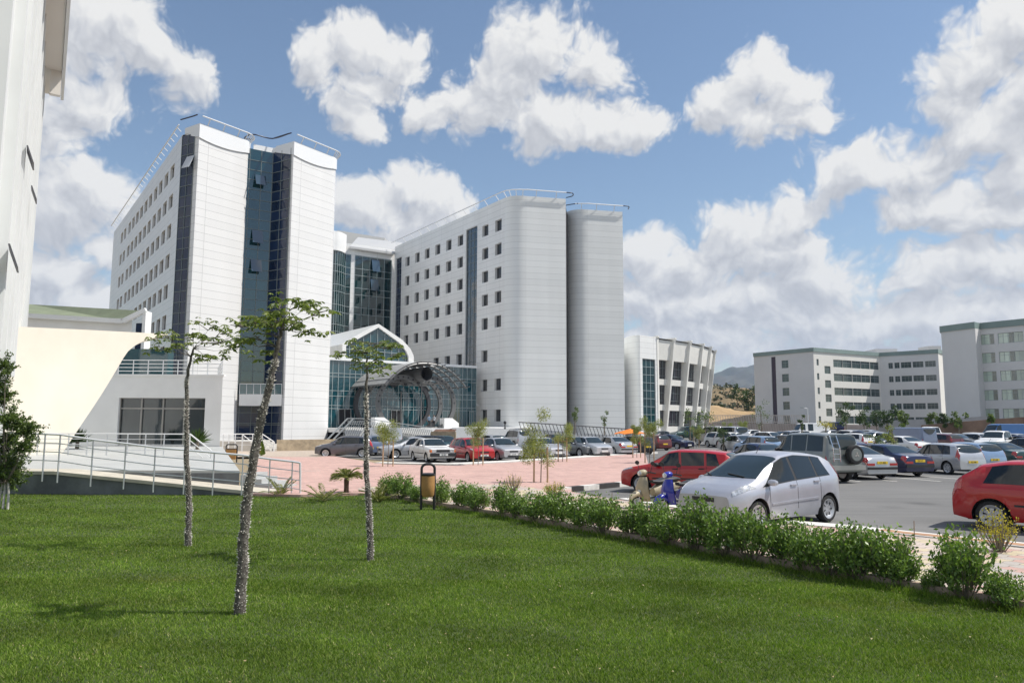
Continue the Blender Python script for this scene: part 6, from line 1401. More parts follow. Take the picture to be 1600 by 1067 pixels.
SPEC['van'] = dict(L=5.1, W=1.95, r=.34, xr=-1.6, xf=1.65, zb=.30, nose=.12, tailn=.03, tumble=.06, round=3, top=[(-2.55, .9), (-2.54, 1.4), (-2.5, 2.22), (-2.4, 2.30), (.9, 2.30), (1.2, 2.20), (1.75, 1.40), (1.9, 1.25), (2.35, 1.05), (2.55, .75)],
    belt=[(-2.55, .85), (-2.5, 1.30), (1.6, 1.25), (2.3, .98), (2.55, .68)], ws=(1.22, 1.78), rw=(-2.47, -2.52), wins=[(.85, 1.65, .85, 1.25)], style='hub', head=(2.1, 2.45, 2.15, 2.45, 2.0, 3.0), tail=(-2.545, -2.46, -2.54, -2.46, 1.0, 2.0), doors=(1.75, .78))
SPEC['boxvan'] = dict(SPEC['van'], wins=[(.85, 1.65, .85, 1.25), (-.2, .5, -.2, .5)])
SPEC['pickup'] = dict(L=5.0, W=1.75, r=.36, xr=-1.5, xf=1.5, zb=.40, nose=.10, tailn=.03, tumble=.14, round=1, top=[(-2.5, 1.02), (-2.46, 1.04), (-.98, 1.04), (-.92, 1.1), (-.84, 1.62), (-.7, 1.70), (.2, 1.72), (.42, 1.64), (.98, 1.15), (1.1, 1.10), (2.0, 1.0), (2.4, .88), (2.5, .75)],
    belt=[(-2.5, .98), (-.9, 1.0), (1.0, 1.03), (2.0, .90), (2.5, .66)], ws=(.44, .98), rw=(-.80, -.90), wins=[(-.02, .86, .02, .46), (-.74, -.10, -.70, -.06)], style='hub', head=(2.1, 2.44, 2.12, 2.42, 1.9, 3.0), tail=(-2.49, -2.42, -2.49, -2.42, 1.2, 2.6), doors=(.95, -.06, -.80))
PROTO = {}
def make_car(kind, pn, front_plate=None, rear_plate=None, badge=False, simple=False, wheels=None, spare=False, rails=False, sunroof=False):
    sp = SPEC[kind]; cs = CarShape(sp); h = cs.h; P_ = PAINT[pn]; T = empty('parked_car', (0, 0, 0))
    # body
    xs = sorted(set([round(v, 4) for v in np.linspace(-h, h, 42 if simple else 74)] + [round(xa + (sp['r'] + .055) * math.cos(a), 4) for xa in (sp['xr'], sp['xf']) for a in np.linspace(0.02, math.pi - .02, 15)]))
    ts = [0, .35, .7, 1, 1.3, 1.6, 1.8, 2, 2.5, 3, 3.1, 3.2, 3.6, 4]; mb = MB(); vs = []; fs = []; nt_ = len(ts); m = 2 * nt_ - 1
    for x in xs:
        K = cs.keys(x); kt = [k[0] for k in K]; ky = [k[1] for k in K]; kz = [k[2] for k in K]; row = [(x, float(np.interp(t, kt, ky)), float(np.interp(t, kt, kz))) for t in ts]
        vs += row + [(x, -y, z) for x, y, z in row[-2::-1]]
    for i in range(len(xs) - 1):
        for j in range(m - 1): a = i * m + j; fs.append([a, a + m, a + m + 1, a + 1])
    fs.append([j for j in range(m)]); fs.append([(len(xs) - 1) * m + j for j in range(m)][::-1])
    mb.add(vs, fs); body = mb.build('body', P_, T, smooth=38)
    # dark underside and wheel housings
    mb = MB(); W2 = sp['W'] / 2; mb.box(-h + .25, h - .25, -W2 + .24, W2 - .24, sp.get('zb', .2) - .02, .66)
    for xa in (sp['xr'], sp['xf']):
        Ra = sp['r'] + .05
        for sd in (1, -1):
            prev = None
            for a in np.linspace(-.25, math.pi + .25, 15):
                q = [Vector((xa + Ra * math.cos(a), sd * yy, sp['r'] + Ra * math.sin(a))) for yy in (W2 - .012, W2 - .27)]
                if prev: mb.add([prev[0], q[0], q[1], prev[1]], [[0, 1, 2, 3]])
                prev = q
    mb.build('underbody', BLP, T)
    def pt(name, m_, fn, parent=None): mb = MB(); fn(mb); return mb.build(name, m_, parent or T, smooth=30)
    pt('windscreen', CGLASS2, lambda b: cs.screen(b, *sp['ws']))
    pt('rear_window', CGLASS2, lambda b: cs.screen(b, *sp['rw'], t_edge=3.10))
    for side in (1, -1):
        if not sp.get('boxy') and pn not in ('red', 'pajero') and kind not in ('van', 'boxvan'):
            ws_ = sorted(sp['wins'], key=lambda q: q[0]); a, c, b_, d = ws_[0][0] - .02, ws_[0][2] - .02, ws_[-1][1] + .02, ws_[-1][3] + .02
            pt('window_trim', BLP, lambda b: cs.patch(b, a, b_, c, d, 2.03, 2.985, side, off=.002, nx=12, nt=4))
        for (a, b_, c, d) in sp['wins']:
            pt('side_window', CGLASS, lambda b: cs.patch(b, a, b_, c, d, 2.07, 2.96, side, off=.005, nx=4, nt=4))
        if sp.get('head'): a, b_, c, d, t0, t1 = sp['head']; pt('headlight', HLAMP, lambda b: cs.patch(b, a, b_, c, d, t0, t1, side, off=.008, nx=5, nt=5))
        a, b_, c, d, t0, t1 = sp['tail']; pt('taillight', RLAMP, lambda b: cs.patch(b, a, b_, c, d, t0, t1, side, off=.009, nx=3, nt=6))
        if not simple:
            for xd in sp['doors']: pt('door_gap', DARK, lambda b: cs.patch(b, xd - .006, xd + .006, xd - .006, xd + .006, .45, 2.02, side, off=.0015, nx=1, nt=8))
            for xd in sp['doors'][1:]:
                q = cs.P(xd + .16, 1.72, side) + Vector((0, side * .012, 0)); MB().box(q.x - .09, q.x + .09, q.y - .018, q.y + .018, q.z - .018, q.z + .018).build('door_handle', BLP if pn in ('red', 'navy') else P_, T)
        q = cs.P(sp['ws'][1] - .32, 2.12, side) + Vector((0, side * .11, .05)); mb = MB()
        mb.lathe([(.001, -.10), (.055, -.085), (.075, -.04), (.078, .04), (.06, .085), (.001, .10)], 12, Matrix.Translation(q) @ Matrix.Rotation(R(90), 4, 'X') @ Matrix.Scale(.85, 4, (0, 1, 0)) @ Matrix.Scale(1.0, 4)); mb.build('mirror', P_ if pn not in ('pajero', 'red') else BLP, T, smooth=50)
    if not simple:
        for side in (1, -1): pt('side_trim', BLP if (sp.get('boxy') or pn in ('slate', 'red')) else P_, lambda b: cs.patch(b, sp['xr'] + sp['r'] + .12, sp['xf'] - sp['r'] - .12, sp['xr'] + sp['r'] + .12, sp['xf'] - sp['r'] - .12, .86, .98, side, off=.014, nx=10, nt=1))
    # front and rear faces
    Wf = cs.W(h); zt = cs.top(h); zb = sp.get('zb', .2) + .06; mb = MB()
    old = sp.get('boxy')
    if old:
        mb.box(h - .02, h + .13, -Wf - .02, Wf + .02, .36, .56); mb.box(-h - .13, -h + .02, -Wf - .02, Wf + .02, .36, .60); mb.build('bumper', BLP, T)
        for side in (1, -1):
            MB().box(h - .06, h + .02, *sorted((side * (Wf - .07), side * (Wf - .34))), .60, .76).build('headlight', HLAMP, T)
            MB().box(h - .2, h + .022, *sorted((side * (Wf - .08), side * (Wf + .012))), .60, .76).build('indicator', OLAMP, T)
        g = MB(); g.box(h - .02, h + .012, -Wf + .36, Wf - .36, .61, .76); g.build('grille', BLP, T)
        zp = .46; xo = h + .14
    else:
        def nosebox(name, y0, y1, z0, z1, m_, x=h, o_=.012): return MB().box(x - .03, x + o_, y0, y1, z0, z1).build(name, m_, T)
        nosebox('grille', -Wf * .42, Wf * .42, zt - .13, zt - .045, BLP); nosebox('air_intake', -Wf * .62, Wf * .62, zb + .02, zb + .11, BLP)
        if pn in ('white', 'beige', 'pajero') or kind in ('suv', 'van', 'pickup'): nosebox('bumper', -Wf * .96, Wf * .96, zb - .03, zb + .16, BLP if kind == 'van' else (CHROME if kind == 'suv' else BLP), o_=.10)
        if sp.get('tail_w'):
            for sd in (1, -1): y_ = cs.W(-h); MB().box(-h - .014, -h + .05, *sorted((sd * y_ * .50, sd * y_ * .985)), .60, .70).build('taillight', RLAMP, T)
        if sp.get('tail_w'): MB().box(-h - .03, -h + .05, -cs.W(-h) * .98, cs.W(-h) * .98, .44, .54).build('bumper_strip', BLP, T)
        if badge:
            mk = MB(); zc = zt - .085
            for k in range(3):
                a = R(90 + 120 * k); b_ = [(0, 0), (.5 * math.cos(a - .52), .5 * math.sin(a - .52)), (.87 * math.cos(a), .87 * math.sin(a)), (.5 * math.cos(a + .52), .5 * math.sin(a + .52))]
                mk.add([(h + .02, .075 * y, zc + .075 * z) for y, z in b_] , [[0, 1, 2, 3]])
            mk.build('badge', CHROME, T)
        zp = zt - .27 if kind not in ('suv',) else .75; xo = h + .015
    def plate(x, z, s, m_, sgn):
        p = MB().box(x - .01, x + .012, -.26, .26, z - .055, z + .055) if sgn > 0 else MB().box(x - .012, x + .01, -.26, .26, z - .055, z + .055)
        po = p.build('number_plate', m_, T)
        if s: text_mesh(s, .105, INK, po, Matrix(((0, 0, sgn, x + sgn * .016), (sgn, 0, 0, 0), (0, 1, 0, z), (0, 0, 0, 1))))
    plate(xo, zp, front_plate, PLW, 1)
    xr_ = -h; zr_ = .62 if kind in ('hatch', 'hatch3', 'compact') else (.72 if kind != 'suv' else .62)
    if old: xr_ = -h - .01
    if kind in ('hatch', 'hatch3', 'compact'): zr_ = .60
    plate(xr_ - .012 if kind != 'suv' else xr_ - .02, zr_, rear_plate, PLY, -1)
    # wheels
    st = wheels or sp['style']; tm, rm, dm = wheel_meshes(sp['r'], st); tw = None
    for k, (xa, sd) in enumerate([(sp['xf'], 1), (sp['xf'], -1), (sp['xr'], 1), (sp['xr'], -1)]):
        if tw is None: tw = tm.build('wheel', TYRE, T, smooth=35); rw_ = rm.build('rim', HUB if st == 'hub' else RIM, tw, smooth=30); ds = dm.build('rim_slots', DARK, rw_); o = tw; base = (tw, rw_, ds)
        else:
            o = base[0].copy(); col.objects.link(o); o.parent = T; c = base[1].copy(); col.objects.link(c); c.parent = o; e_ = base[2].copy(); col.objects.link(e_); e_.parent = c
        o.location = (xa, sd * (W2 - .125), sp['r']); o.rotation_euler = (0, random.uniform(0, 1), math.pi if sd > 0 else 0)
        # lathe turned about -Y: flip so the dish faces outward
    if spare:
        s = base[0].copy(); s.name = 'spare_wheel'; col.objects.link(s); s.parent = T; s.location = (-h - .17, -.32, 1.12); s.rotation_euler = (0, 0, math.pi / 2 * -1)
        cv = MB().lathe([(.001, .0), (.24, .0), (.26, -.03)], 24, Matrix.Translation((-h - .30, -.32, 1.12)) @ Matrix.Rotation(R(-90), 4, 'Y')); cv.build('spare_cover', PAINT['pajero'], T)
        mk = MB()
        for k in range(3):
            a = R(90 + 120 * k); b_ = [(0, 0), (.5 * math.cos(a - .52), .5 * math.sin(a - .52)), (.87 * math.cos(a), .87 * math.sin(a)), (.5 * math.cos(a + .52), .5 * math.sin(a + .52))]; mk.add([(-h - .31, -.32 - .14 * y, 1.12 + .14 * z) for y, z in b_], [[0, 1, 2, 3]])
        mk.build('badge', CHROME, T)
        ld = MB()
        for yy in (.30, .62): ld.tube([(-h - .10, yy, .85), (-h - .08, yy, 1.4), (-h + .10, yy, 1.86)], .018, 6)
        for z in (.95, 1.15, 1.35, 1.55): xx = float(np.interp(z, [.85, 1.4, 1.86], [-h - .10, -h - .08, -h + .10])); ld.tube([(xx, .30, z), (xx, .62, z)], .014, 6)
        ld.build('rear_ladder', CHROME, T); MB().box(-h - .16, -h + .05, -.86, .86, .52, .70).build('rear_bumper', mat('dull_chrome', (.45, .45, .44), .3, metal=.8), T)
    if rails:
        mb = MB()
        for sd in (1, -1): mb.tube([(-1.6, sd * .56, cs.top(-1.6) + .0), (-1.4, sd * .56, cs.top(-1.4) + .07), (.1, sd * .56, cs.top(.1) + .07), (.25, sd * .56, cs.top(.25) - .02)], .022, 6)
        mb.build('roof_rails', BLP, T)
    if not simple:
        mb = MB(); a = Vector((sp['ws'][0] - .12, 0, cs.top(sp['ws'][0] - .12))); mb.tube([a - Vector((0, 0, .01)), a + Vector((-.16, 0, .20))], .008, 5); mb.build('aerial', BLP, T)
        mb = MB()
        for sgn in (0, 1):
            p = cs.P(sp['ws'][1] - .02, 3.5, 1 if sgn else -1); q = cs.P(sp['ws'][1] - .22, 3.85 if sgn else 3.15, 1 if sgn else -1)
            q = cs.P(sp['ws'][1] - .10, 3.95, -1) if sgn else cs.P(sp['ws'][1] - .13, 3.2, -1); mb.bar(p + Vector((0, 0, .02)), q + Vector((0, 0, .022)), .022, .015)
        mb.build('wipers', BLP, T)
    return T
def put(kind, pn, X, Y, hd, label, cat='car', key='', group='vehicles in the car park', name=None, z=0, scale=1, **kw):
    k = (kind, pn, key, tuple(sorted(kw.items())))
    if k in PROTO: T = copy_tree(PROTO[k])
    else: T = make_car(kind, pn, **kw); PROTO[k] = T
    T.name = name or {'van': 'parked_van', 'boxvan': 'parked_van', 'pickup': 'pickup_truck', 'suv': 'parked_off_roader'}.get(kind, 'parked_car')
    T.location = (X, Y, z); T.rotation_euler = (0, 0, R(hd)); T.scale = (scale,) * 3
    tag(T, label, cat, group); return T
def near(px, py, hd, W=1.66):
    """centre of a car whose camera-side wheels stand either side of a ground pixel"""
    p = G(px, py).xy; n = Vector((-math.sin(R(hd)), math.cos(R(hd)))); n = n if n.dot(p) > 0 else -n; q = p + n * (W / 2 - .1); return q.x, q.y
def ends(px, py, hd, L=4.0, rear=True):
    """centre of a car whose rear (or front) bumper middle stands over a ground pixel"""
    p = G(px, py).xy; d = Vector((math.cos(R(hd)), math.sin(R(hd)))); q = p + d * (L / 2) * (1 if rear else -1); return q.x, q.y
def roofat(px, ry, H):
    """where a roof of height H, seen at that pixel, stands on the gently rising car park"""
    for d in np.linspace(38, 190, 1500):
        q = D(px, ry, d)
        if q.z <= H + zg(q.x, d): return q.x, d
    return q.x, d
rw_g = G(1290, 815).xy; hd_ = Vector((math.cos(R(216)), math.sin(R(216)))); cc_ = rw_g + hd_ * 1.35 + Vector((hd_.y, -hd_.x)) * .76
put('compact', 'silverlilac', cc_.x, cc_.y, 216, 'nearest car, silver compact hatchback facing the hedge beside the scooters', front_plate='EC 452', badge=True, scale=1.06)
put('hatch', 'red', *near(1058, 772.5, 150), 150, 'red hatchback with black mirrors parked behind the scooters', key='a', front_plate='', rear_plate='')
put('saloon', 'navy', *near(1165, 738, 108), 108, 'black saloon mostly hidden between red hatchback and big off roader', key='hid')
X, Y = ends(1322, 755, 108, 4.5); put('suv', 'pajero', X, Y, 108, 'greenish grey high roofed off roader with rear ladder and spare wheel', 'off-roader', spare=True, rear_plate='')
X, Y = ends(1380, 750, 106, 4.45); put('saloon', 'silver', X, Y, 106, 'silver saloon seen from behind, next to the off roader spare wheel', rear_plate='CY 806')
X, Y = ends(1439, 745.5, 106, 4.45); put('saloon', 'navy', X, Y, 106, 'dark blue saloon with yellow rear plate between two silver cars', rear_plate='FB 317')
X, Y = ends(1522, 742, 104, 3.9); put('hatch', 'silver', X, Y, 104, 'silver hatchback seen from behind at the middle right of the row', rear_plate='GS 540')
X, Y = ends(1556, 737, 104, 3.9); put('hatch', 'lightblue', X, Y, 104, 'light blue hatchback behind the red car roof', rear_plate='GF 628')
X, Y = ends(1608, 733, 103, 4.45); put('saloon', 'green', X, Y, 103, 'dark green saloon at the right edge next to the light blue hatchback')
px_ = G(1533, 828); fx = Vector((math.cos(R(316)), math.sin(R(316)))); c_ = px_.xy + Vector((.28, .0)) + fx * 1.27 + Vector((-fx.y, fx.x)) * .73
put('hatch3', 'red', c_.x, c_.y, 316, 'nearest red hatchback cut by the right edge of the photo', key='b', rear_plate='', scale=1.05)
# second row beyond the plaza
gr = 'cars in the row beyond the plaza'
put('hatch', 'grey', *near(537, 714.5, 189), 189, 'dark grey hatchback facing left at the left end of the row', group=gr, key='g', wheels='many')
X, Y = ends(594, 712, 118, 3.9); put('hatch', 'bluegrey', X, Y, 118, 'blue grey hatchback rear just behind the dark grey hatchback', group=gr, rear_plate='')
put('van', 'silver', *near(590, 704, 200), 200, 'silver van behind the blue grey hatchback at the row end', 'van', group=gr, scale=.85)
put('saloon', 'silver', *near(648, 716, 203), 203, 'pale silver saloon with dark wide wheels behind the boxy white saloon', group=gr, key='m', wheels='many')
def frontc(px, py, hd, L): return ends(px, py, hd, L, rear=False)
put('boxy', 'white', *frontc(692, 722.5, 296, 4.06), 296, 'boxy old white saloon with black bumpers facing the plaza', group=gr, front_plate='EB 882')
put('hatch', 'red', *frontc(757, 722.5, 297, 3.9), 297, 'red hatchback facing the plaza behind a staked tree', group=gr, key='c', front_plate='GN 606')
put('hatch3', 'silver', *frontc(803, 720.5, 298, 3.9), 298, 'silver three door hatchback right of the red one facing the plaza', group=gr, front_plate='LN 981')
put('saloon', 'silver', *frontc(874, 717.5, 300, 4.45), 300, 'silver saloon facing the plaza behind the nearest pair of stakes', group=gr, key='n', front_plate='')
put('hatch', 'slate', *frontc(929, 714, 302, 3.9), 302, 'dark grey hatchback with black bumper facing the plaza', group=gr, front_plate='GH 816')
X, Y = ends(984, 712, 118, 4.45); put('saloon', 'silver', X, Y, 118, 'silver saloon with triangular tail lights left of the narrow staked tree', group=gr, key='o', wheels='five')
X, Y = ends(1013, 710, 118, 3.9); put('hatch', 'black', X, Y, 118, 'black hatchback half hidden between two staked trees', group=gr)
X, Y = ends(1040, 704, 118, 3.9); put('hatch', 'darkred', X, Y, 118, 'very dark red hatchback rear right of the tall staked tree', group=gr)
put('saloon', 'navy', *frontc(1078, 702, 310, 4.45), 310, 'navy saloon facing right towards the finned building trees', group=gr, key='p')
X, Y = roofat(803, 664.5, 1.72); put('suv', 'silver', *ends(822, 700, 120, 4.5), 120, 'silver off roader with roof rails behind the row', 'off-roader', group=gr, rails=True, scale=.9)
g2 = 'cars in the back rows'
def far(px, ry, kind, pn, hd, label, cat='car', H=None, **kw):
    H = H or {'suv': 1.68, 'van': 2.3, 'boxvan': 2.3, 'pickup': 1.7, 'wagon': 1.45}.get(kind, 1.43); X, Y = roofat(px, ry, H * kw.get('scale', 1)); return put(kind, pn, X, Y, hd, label, cat, group=g2, simple=True, z=zg(X, Y), **kw)
far(655, 680, 'wagon', 'black', 190, 'dark estate car roof showing behind the pale silver saloon')
far(694, 680.5, 'hatch', 'green', 300, 'dark green hatchback behind the boxy white saloon and red hatchback')
far(766, 679, 'hatch', 'silver', 118, 'silver hatchback mostly hidden left of the roof railed off roader')
far(864, 677, 'saloon', 'black', 118, 'black saloon behind the silver saloon and its staked tree')
far(921, 682, 'hatch', 'silver', 298, 'pale car glimpsed between the grey hatchback and the silver saloon')
far(1033, 673, 'saloon', 'black', 200, 'small dark saloon right below the leaning fins')
far(1072, 668.8, 'suv', 'green', 200, 'black green off roader below the leaning fins', 'off-roader', scale=.95)
for i, (x, ry, k, p, hd, lb) in enumerate([(1112, 670, 'suv', 'beige', 110, 'beige off roader left of the white cars in the back row'), (1127, 675, 'hatch', 'white', 290, 'white hatchback facing the camera in the back row'), (1146, 675, 'wagon', 'white', 290, 'white estate car between the staked pair and the beige off roader'),
        (1158, 679, 'saloon', 'silver', 290, 'silver saloon behind the left tree of the staked pair'), (1182, 681, 'hatch', 'lightblue', 110, 'pale blue hatchback just right of the staked pair'), (1204, 674.5, 'hatch', 'white', 300, 'white hatchback left above the big off roader roof'),
        (1222, 673.5, 'saloon', 'black', 200, 'black saloon above the big off roader roof'), (1237, 672.5, 'saloon', 'silver', 20, 'silver saloon before the white box van'), (1250, 672, 'saloon', 'white', 200, 'white saloon right before the white box van'),
        (1318, 672, 'hatch', 'white', 120, 'white hatchback far back left of the reddish tree'), (1330, 671, 'hatch', 'slate', 110, 'grey hatchback far back beside the white one'), (1341, 673, 'saloon', 'navy', 120, 'navy saloon far back in front of the pinkish wall'),
        (1328, 676.5, 'wagon', 'white', 112, 'white estate car with red tail lamps left of the white minivan'), (1362, 675.5, 'compact', 'silver', 215, 'pale silver minivan facing left behind the two silver saloons'), (1388, 676, 'hatch', 'bluegrey', 110, 'blue grey hatchback next to the yellow green bushy tree'),
        (1480, 676.5, 'saloon', 'silver', 300, 'silver saloon right of the white off roader in the back row'), (1497, 668.8, 'hatch', 'maroon', 200, 'maroon hatchback in front of the brown bank'), (1514, 675.5, 'wagon', 'white', 110, 'small white estate car left of the caged lorry'),
        (1494, 677, 'saloon', 'slate', 300, 'dark grey saloon behind the silver hatchback roof'), (1584, 677, 'saloon', 'silver', 110, 'silver saloon right of the white pickup'), (1597, 680, 'saloon', 'navy', 300, 'navy saloon at the right edge behind the dark green one'),
        (1299, 671.5, 'saloon', 'silver', 20, 'silver saloon far back just right of the low yellow bush'), (1600, 684, 'hatch', 'black', 105, 'black hatchback at the right edge of the row'), (1172, 671, 'saloon', 'white', 200, 'white saloon far back above the pale blue hatchback'), (1138, 670.8, 'suv', 'silver', 110, 'silver off roader far back behind the white estate'),
        (1352, 671.3, 'hatch', 'silver', 110, 'silver hatchback far back before the reddish tree'), (1425, 676.8, 'hatch', 'slate', 110, 'dark hatchback left of the white off roader')]):
    far(x, ry, k, p, hd, lb, 'off-roader' if k == 'suv' else 'car')
far(1417, 667.6, 'van', 'bluegrey', 110, 'blue grey van behind the yellow green bushy tree', 'van', scale=.88)
far(1440, 672.3, 'suv', 'white', 222, 'white off roader facing left in the back row', 'off-roader', scale=.92)
XV, YV = XD(1450, 92); put('pickup', 'white', XV, YV, 200, 'white double cab pickup far back before the grey wall', 'pickup', group=g2, simple=True, scale=1.1, z=zg(XV, YV))
XV, YV = XD(1555, 62); put('pickup', 'white', XV, YV, 218, 'white pickup in front of the big blue van', 'pickup', group=g2, simple=True, key='f', scale=1.05, z=zg(XV, YV))
XV, YV = XD(1566, 82); put('van', 'blue', XV, YV, 185, 'big blue panel van by the brown bank', 'van', group=g2, simple=True, scale=1.0, z=zg(XV, YV))
XV, YV = XD(1262, 95); put('boxvan', 'white', XV, YV, 188, 'long white van with one dark side window before the office building', 'van', group=g2, simple=True, scale=.98, z=zg(XV, YV))
XV, YV = XD(1295, 130); put('van', 'navy', XV, YV, 190, 'small dark blue van on the upper level by the cream corner', 'van', group=g2, simple=True, z=1.0, scale=.9)

for i, (px, d, k, p, hd, lb) in enumerate([(1405, 58, 'saloon', 'white', 110, 'white saloon between the yellow green bushy tree and the blue grey van'), (1530, 70, 'hatch', 'silver', 290, 'silver hatchback left of the white pickup before the blue van'), (1375, 74, 'saloon', 'slate', 110, 'dark grey saloon just behind the pale silver minivan'),
        (1310, 62, 'saloon', 'navy', 290, 'navy saloon directly above the off roader ladder'), (1275, 66, 'saloon', 'white', 110, 'white saloon directly above the off roader roof'), (1465, 68, 'hatch', 'darkred', 110, 'dark red hatchback behind the white off roader'), (1225, 60, 'hatch', 'slate', 110, 'grey hatchback left behind the off roader roof')]):
    XV, YV = XD(px, d); put(k, p, XV, YV, hd, lb, 'car', group=g2, simple=True, z=zg(XV, YV))
# ------------------------------------------------------------------ litter bins
def bin_(px, py, rz, label, wdt=.42, panel=False, d=None, col_='bin_tan'):
    p = G(px, py, .02 if py > 770 else ZP); T = empty('litter_bin', p, rz, label, 'litter bin', 'litter bins'); M_ = mat(col_, (.42, .22, .07), .6, var=.2, vscale=5)
    mb = MB(); hw = .17 if not panel else .30; H_ = 1.18 if not panel else 1.0
    pts = [Vector((-hw, 0, 0)), Vector((-hw, 0, H_ - .12))] + [Vector((-hw + .12 * (1 - math.cos(a)), 0, H_ - .12 + .12 * math.sin(a))) for a in np.linspace(.3, math.pi / 2, 4)] + [Vector((hw - .12 * (1 - math.cos(a)), 0, H_ - .12 + .12 * math.sin(a))) for a in np.linspace(math.pi / 2, .3, 4)] + [Vector((hw, 0, H_ - .12)), Vector((hw, 0, 0))]
    mb.tube(pts, .035, 8); mb.build('frame', BLK, T, smooth=50)
    if panel:
        mb = MB().prism([(-.26, -.14), (.26, -.14), (.26, .14), (-.26, .14)], .18, .74); mb.build('bucket', M_, T)
        MB().prism([(-.27, -.15), (.27, -.15), (.27, .15), (-.27, .15)], .74, .78).build('rim', BLK, T)
    else:
        MB().lathe([(.001, .34), (.13, .34), (.165, .40), (.178, .60), (.178, .86), (.175, .90)], 22).build('bucket', M_, T, smooth=40)
        MB().lathe([(.178, .88), (.188, .90), (.188, .93), (.14, .95), (.001, .955)], 22).build('lid', BLK, T, smooth=30)
        MB().box(-.17, .17, -.03, .03, .56, .60).build('pivot_bar', BLK, T)
bin_(668, 797, .25, 'tan barrel litter bin in a black tubular frame at the hedge corner')
bin_(361, 722.5, .1, 'orange litter bin in a black frame right of the white wing', panel=True)
bin_(401, 712, .2, 'orange litter bin beside the cone shaped evergreen', panel=True)
# ------------------------------------------------------------------ scooters
def scooter(X, Y, hd, body, label, key):
    T = empty('motor_scooter', (X, Y, 0), R(hd), label, 'scooter', 'scooters parked behind the hedge'); M_ = PAINT[body] if body in PAINT else mat(body, (.42, .36, .24), .45, var=.2, vscale=6)
    t, m, d = wheel_meshes(.22, 'five')
    for x, nme in ((.62, 'wheel'), (-.58, 'wheel')):
        w = t.build(nme, TYRE, T, smooth=35); w.location = (x, 0, .22); w.scale = (1, .55, 1); w.rotation_euler = (0, 0, math.pi); m.build('rim', RIM, w, smooth=30)
    S_ = CarShape.__new__(CarShape)
    def loft(name, secs, m_):
        mb = MB(); n = 12; vs = []
        for (x, z, w, h) in secs:
            for k in range(n): a = 2 * math.pi * k / n; vs.append((x, w * math.copysign(abs(math.cos(a)) ** .8, math.cos(a)), z + h * math.copysign(abs(math.sin(a)) ** .8, math.sin(a))))
        fs = [[i * n + k, i * n + (k + 1) % n, (i + 1) * n + (k + 1) % n, (i + 1) * n + k] for i in range(len(secs) - 1) for k in range(n)] + [list(range(n)), [(len(secs) - 1) * n + k for k in range(n)]]
        mb.add(vs, fs); return mb.build(name, m_, T, smooth=45)
    loft('rear_body', [(-.98, .68, .05, .05), (-.85, .66, .13, .10), (-.5, .60, .17, .16), (-.15, .55, .15, .16), (.05, .50, .10, .10)], M_)
    loft('seat', [(-.92, .80, .08, .035), (-.75, .82, .15, .06), (-.35, .79, .16, .07), (-.15, .75, .14, .06), (.08, .77, .08, .04)], BLP)
    loft('footboard', [(-.1, .34, .14, .05), (.15, .30, .17, .04), (.36, .32, .17, .05)], BLP)
    mb = MB(); prof = [(.33, .28, .20), (.40, .45, .24), (.43, .62, .23), (.40, .78, .18), (.36, .90, .10)]
    vs = []; 
    for (x, z, w) in prof:
        for k in range(9): u = -1 + k / 4; vs.append((x + .10 * (1 - u * u), w * u, z))
    for (x, z, w) in prof:
        for k in range(9): u = -1 + k / 4; vs.append((x + .07 * (1 - u * u) - .03, w * u * .97, z))
    fs = [[i * 9 + k, i * 9 + k + 1, (i + 1) * 9 + k + 1, (i + 1) * 9 + k] for i in range(4) for k in range(8)]; fs += [[45 + v for v in f[::-1]] for f in fs]; mb.add(vs, fs); mb.build('leg_shield', M_, T, smooth=50)
    loft('front_mudguard', [(.84, .32, .05, .05), (.78, .42, .08, .06), (.62, .48, .09, .07), (.46, .44, .09, .08), (.40, .36, .06, .06)], M_)
    loft('handlebar_cover', [(.50, .99, .05, .05), (.44, 1.0, .10, .08), (.34, 1.01, .11, .08), (.26, 1.0, .05, .05)], M_)
    mb = MB().tube([(.25, -.34, 1.0), (.32, -.2, 1.02), (.34, 0, 1.0), (.32, .2, 1.02), (.25, .34, 1.0)], .018, 7); mb.build('handlebar', BLP, T)
    mb = MB().lathe([(.001, .03), (.055, .02), (.065, 0), (.06, -.03)], 14, Matrix.Translation((.50, 0, .99)) @ Matrix.Rotation(R(90), 4, 'Y')); mb.build('headlight', HLAMP, T)
    for sd in (1, -1):
        mb = MB().tube([(.30, sd * .2, 1.02), (.30, sd * .27, 1.22)], .008, 5); o = mb.build('mirror_stalk', BLP, T)
        MB().lathe([(.001, .012), (.05, .01), (.055, 0), (.001, -.012)], 12, Matrix.Translation((.30, sd * .29, 1.25)) @ Matrix.Rotation(R(90), 4, 'Y') @ Matrix.Scale(1.5, 4, (0, 1, 0))).build('mirror', BLP, T)
    mb = MB().tube([(.40, 0, .85), (.62, .05, .22)], .025, 6).tube([(.40, 0, .85), (.62, -.05, .22)], .025, 6); mb.build('fork', STEEL, T)
    MB().box(-.35, -.2, .12, .2, .16, .40).build('engine_cover', STEEL, T); MB().tube([(-.15, -.15, .22), (-.5, -.2, .26), (-.85, -.2, .34)], .045, 8).build('exhaust', mat('exhaust', (.2, .19, .18), .4, metal=.8), T)
    MB().box(-1.0, -.95, -.06, .06, .60, .68).build('taillight', RLAMP, T); MB().tube([(-.1, .1, .3), (-.12, .28, 0)], .012, 5).build('side_stand', STEEL, T)
PAINT['scooterblue'] = paint('scooterblue', (.012, .02, .32)); 
scooter(4.22, 19.25, 212, 'scooterblue', 'blue motor scooter parked nearest beside the silver compact car', 'a')
scooter(3.72, 20.05, 214, 'scooter_beige', 'faded beige motor scooter behind the blue one', 'b')
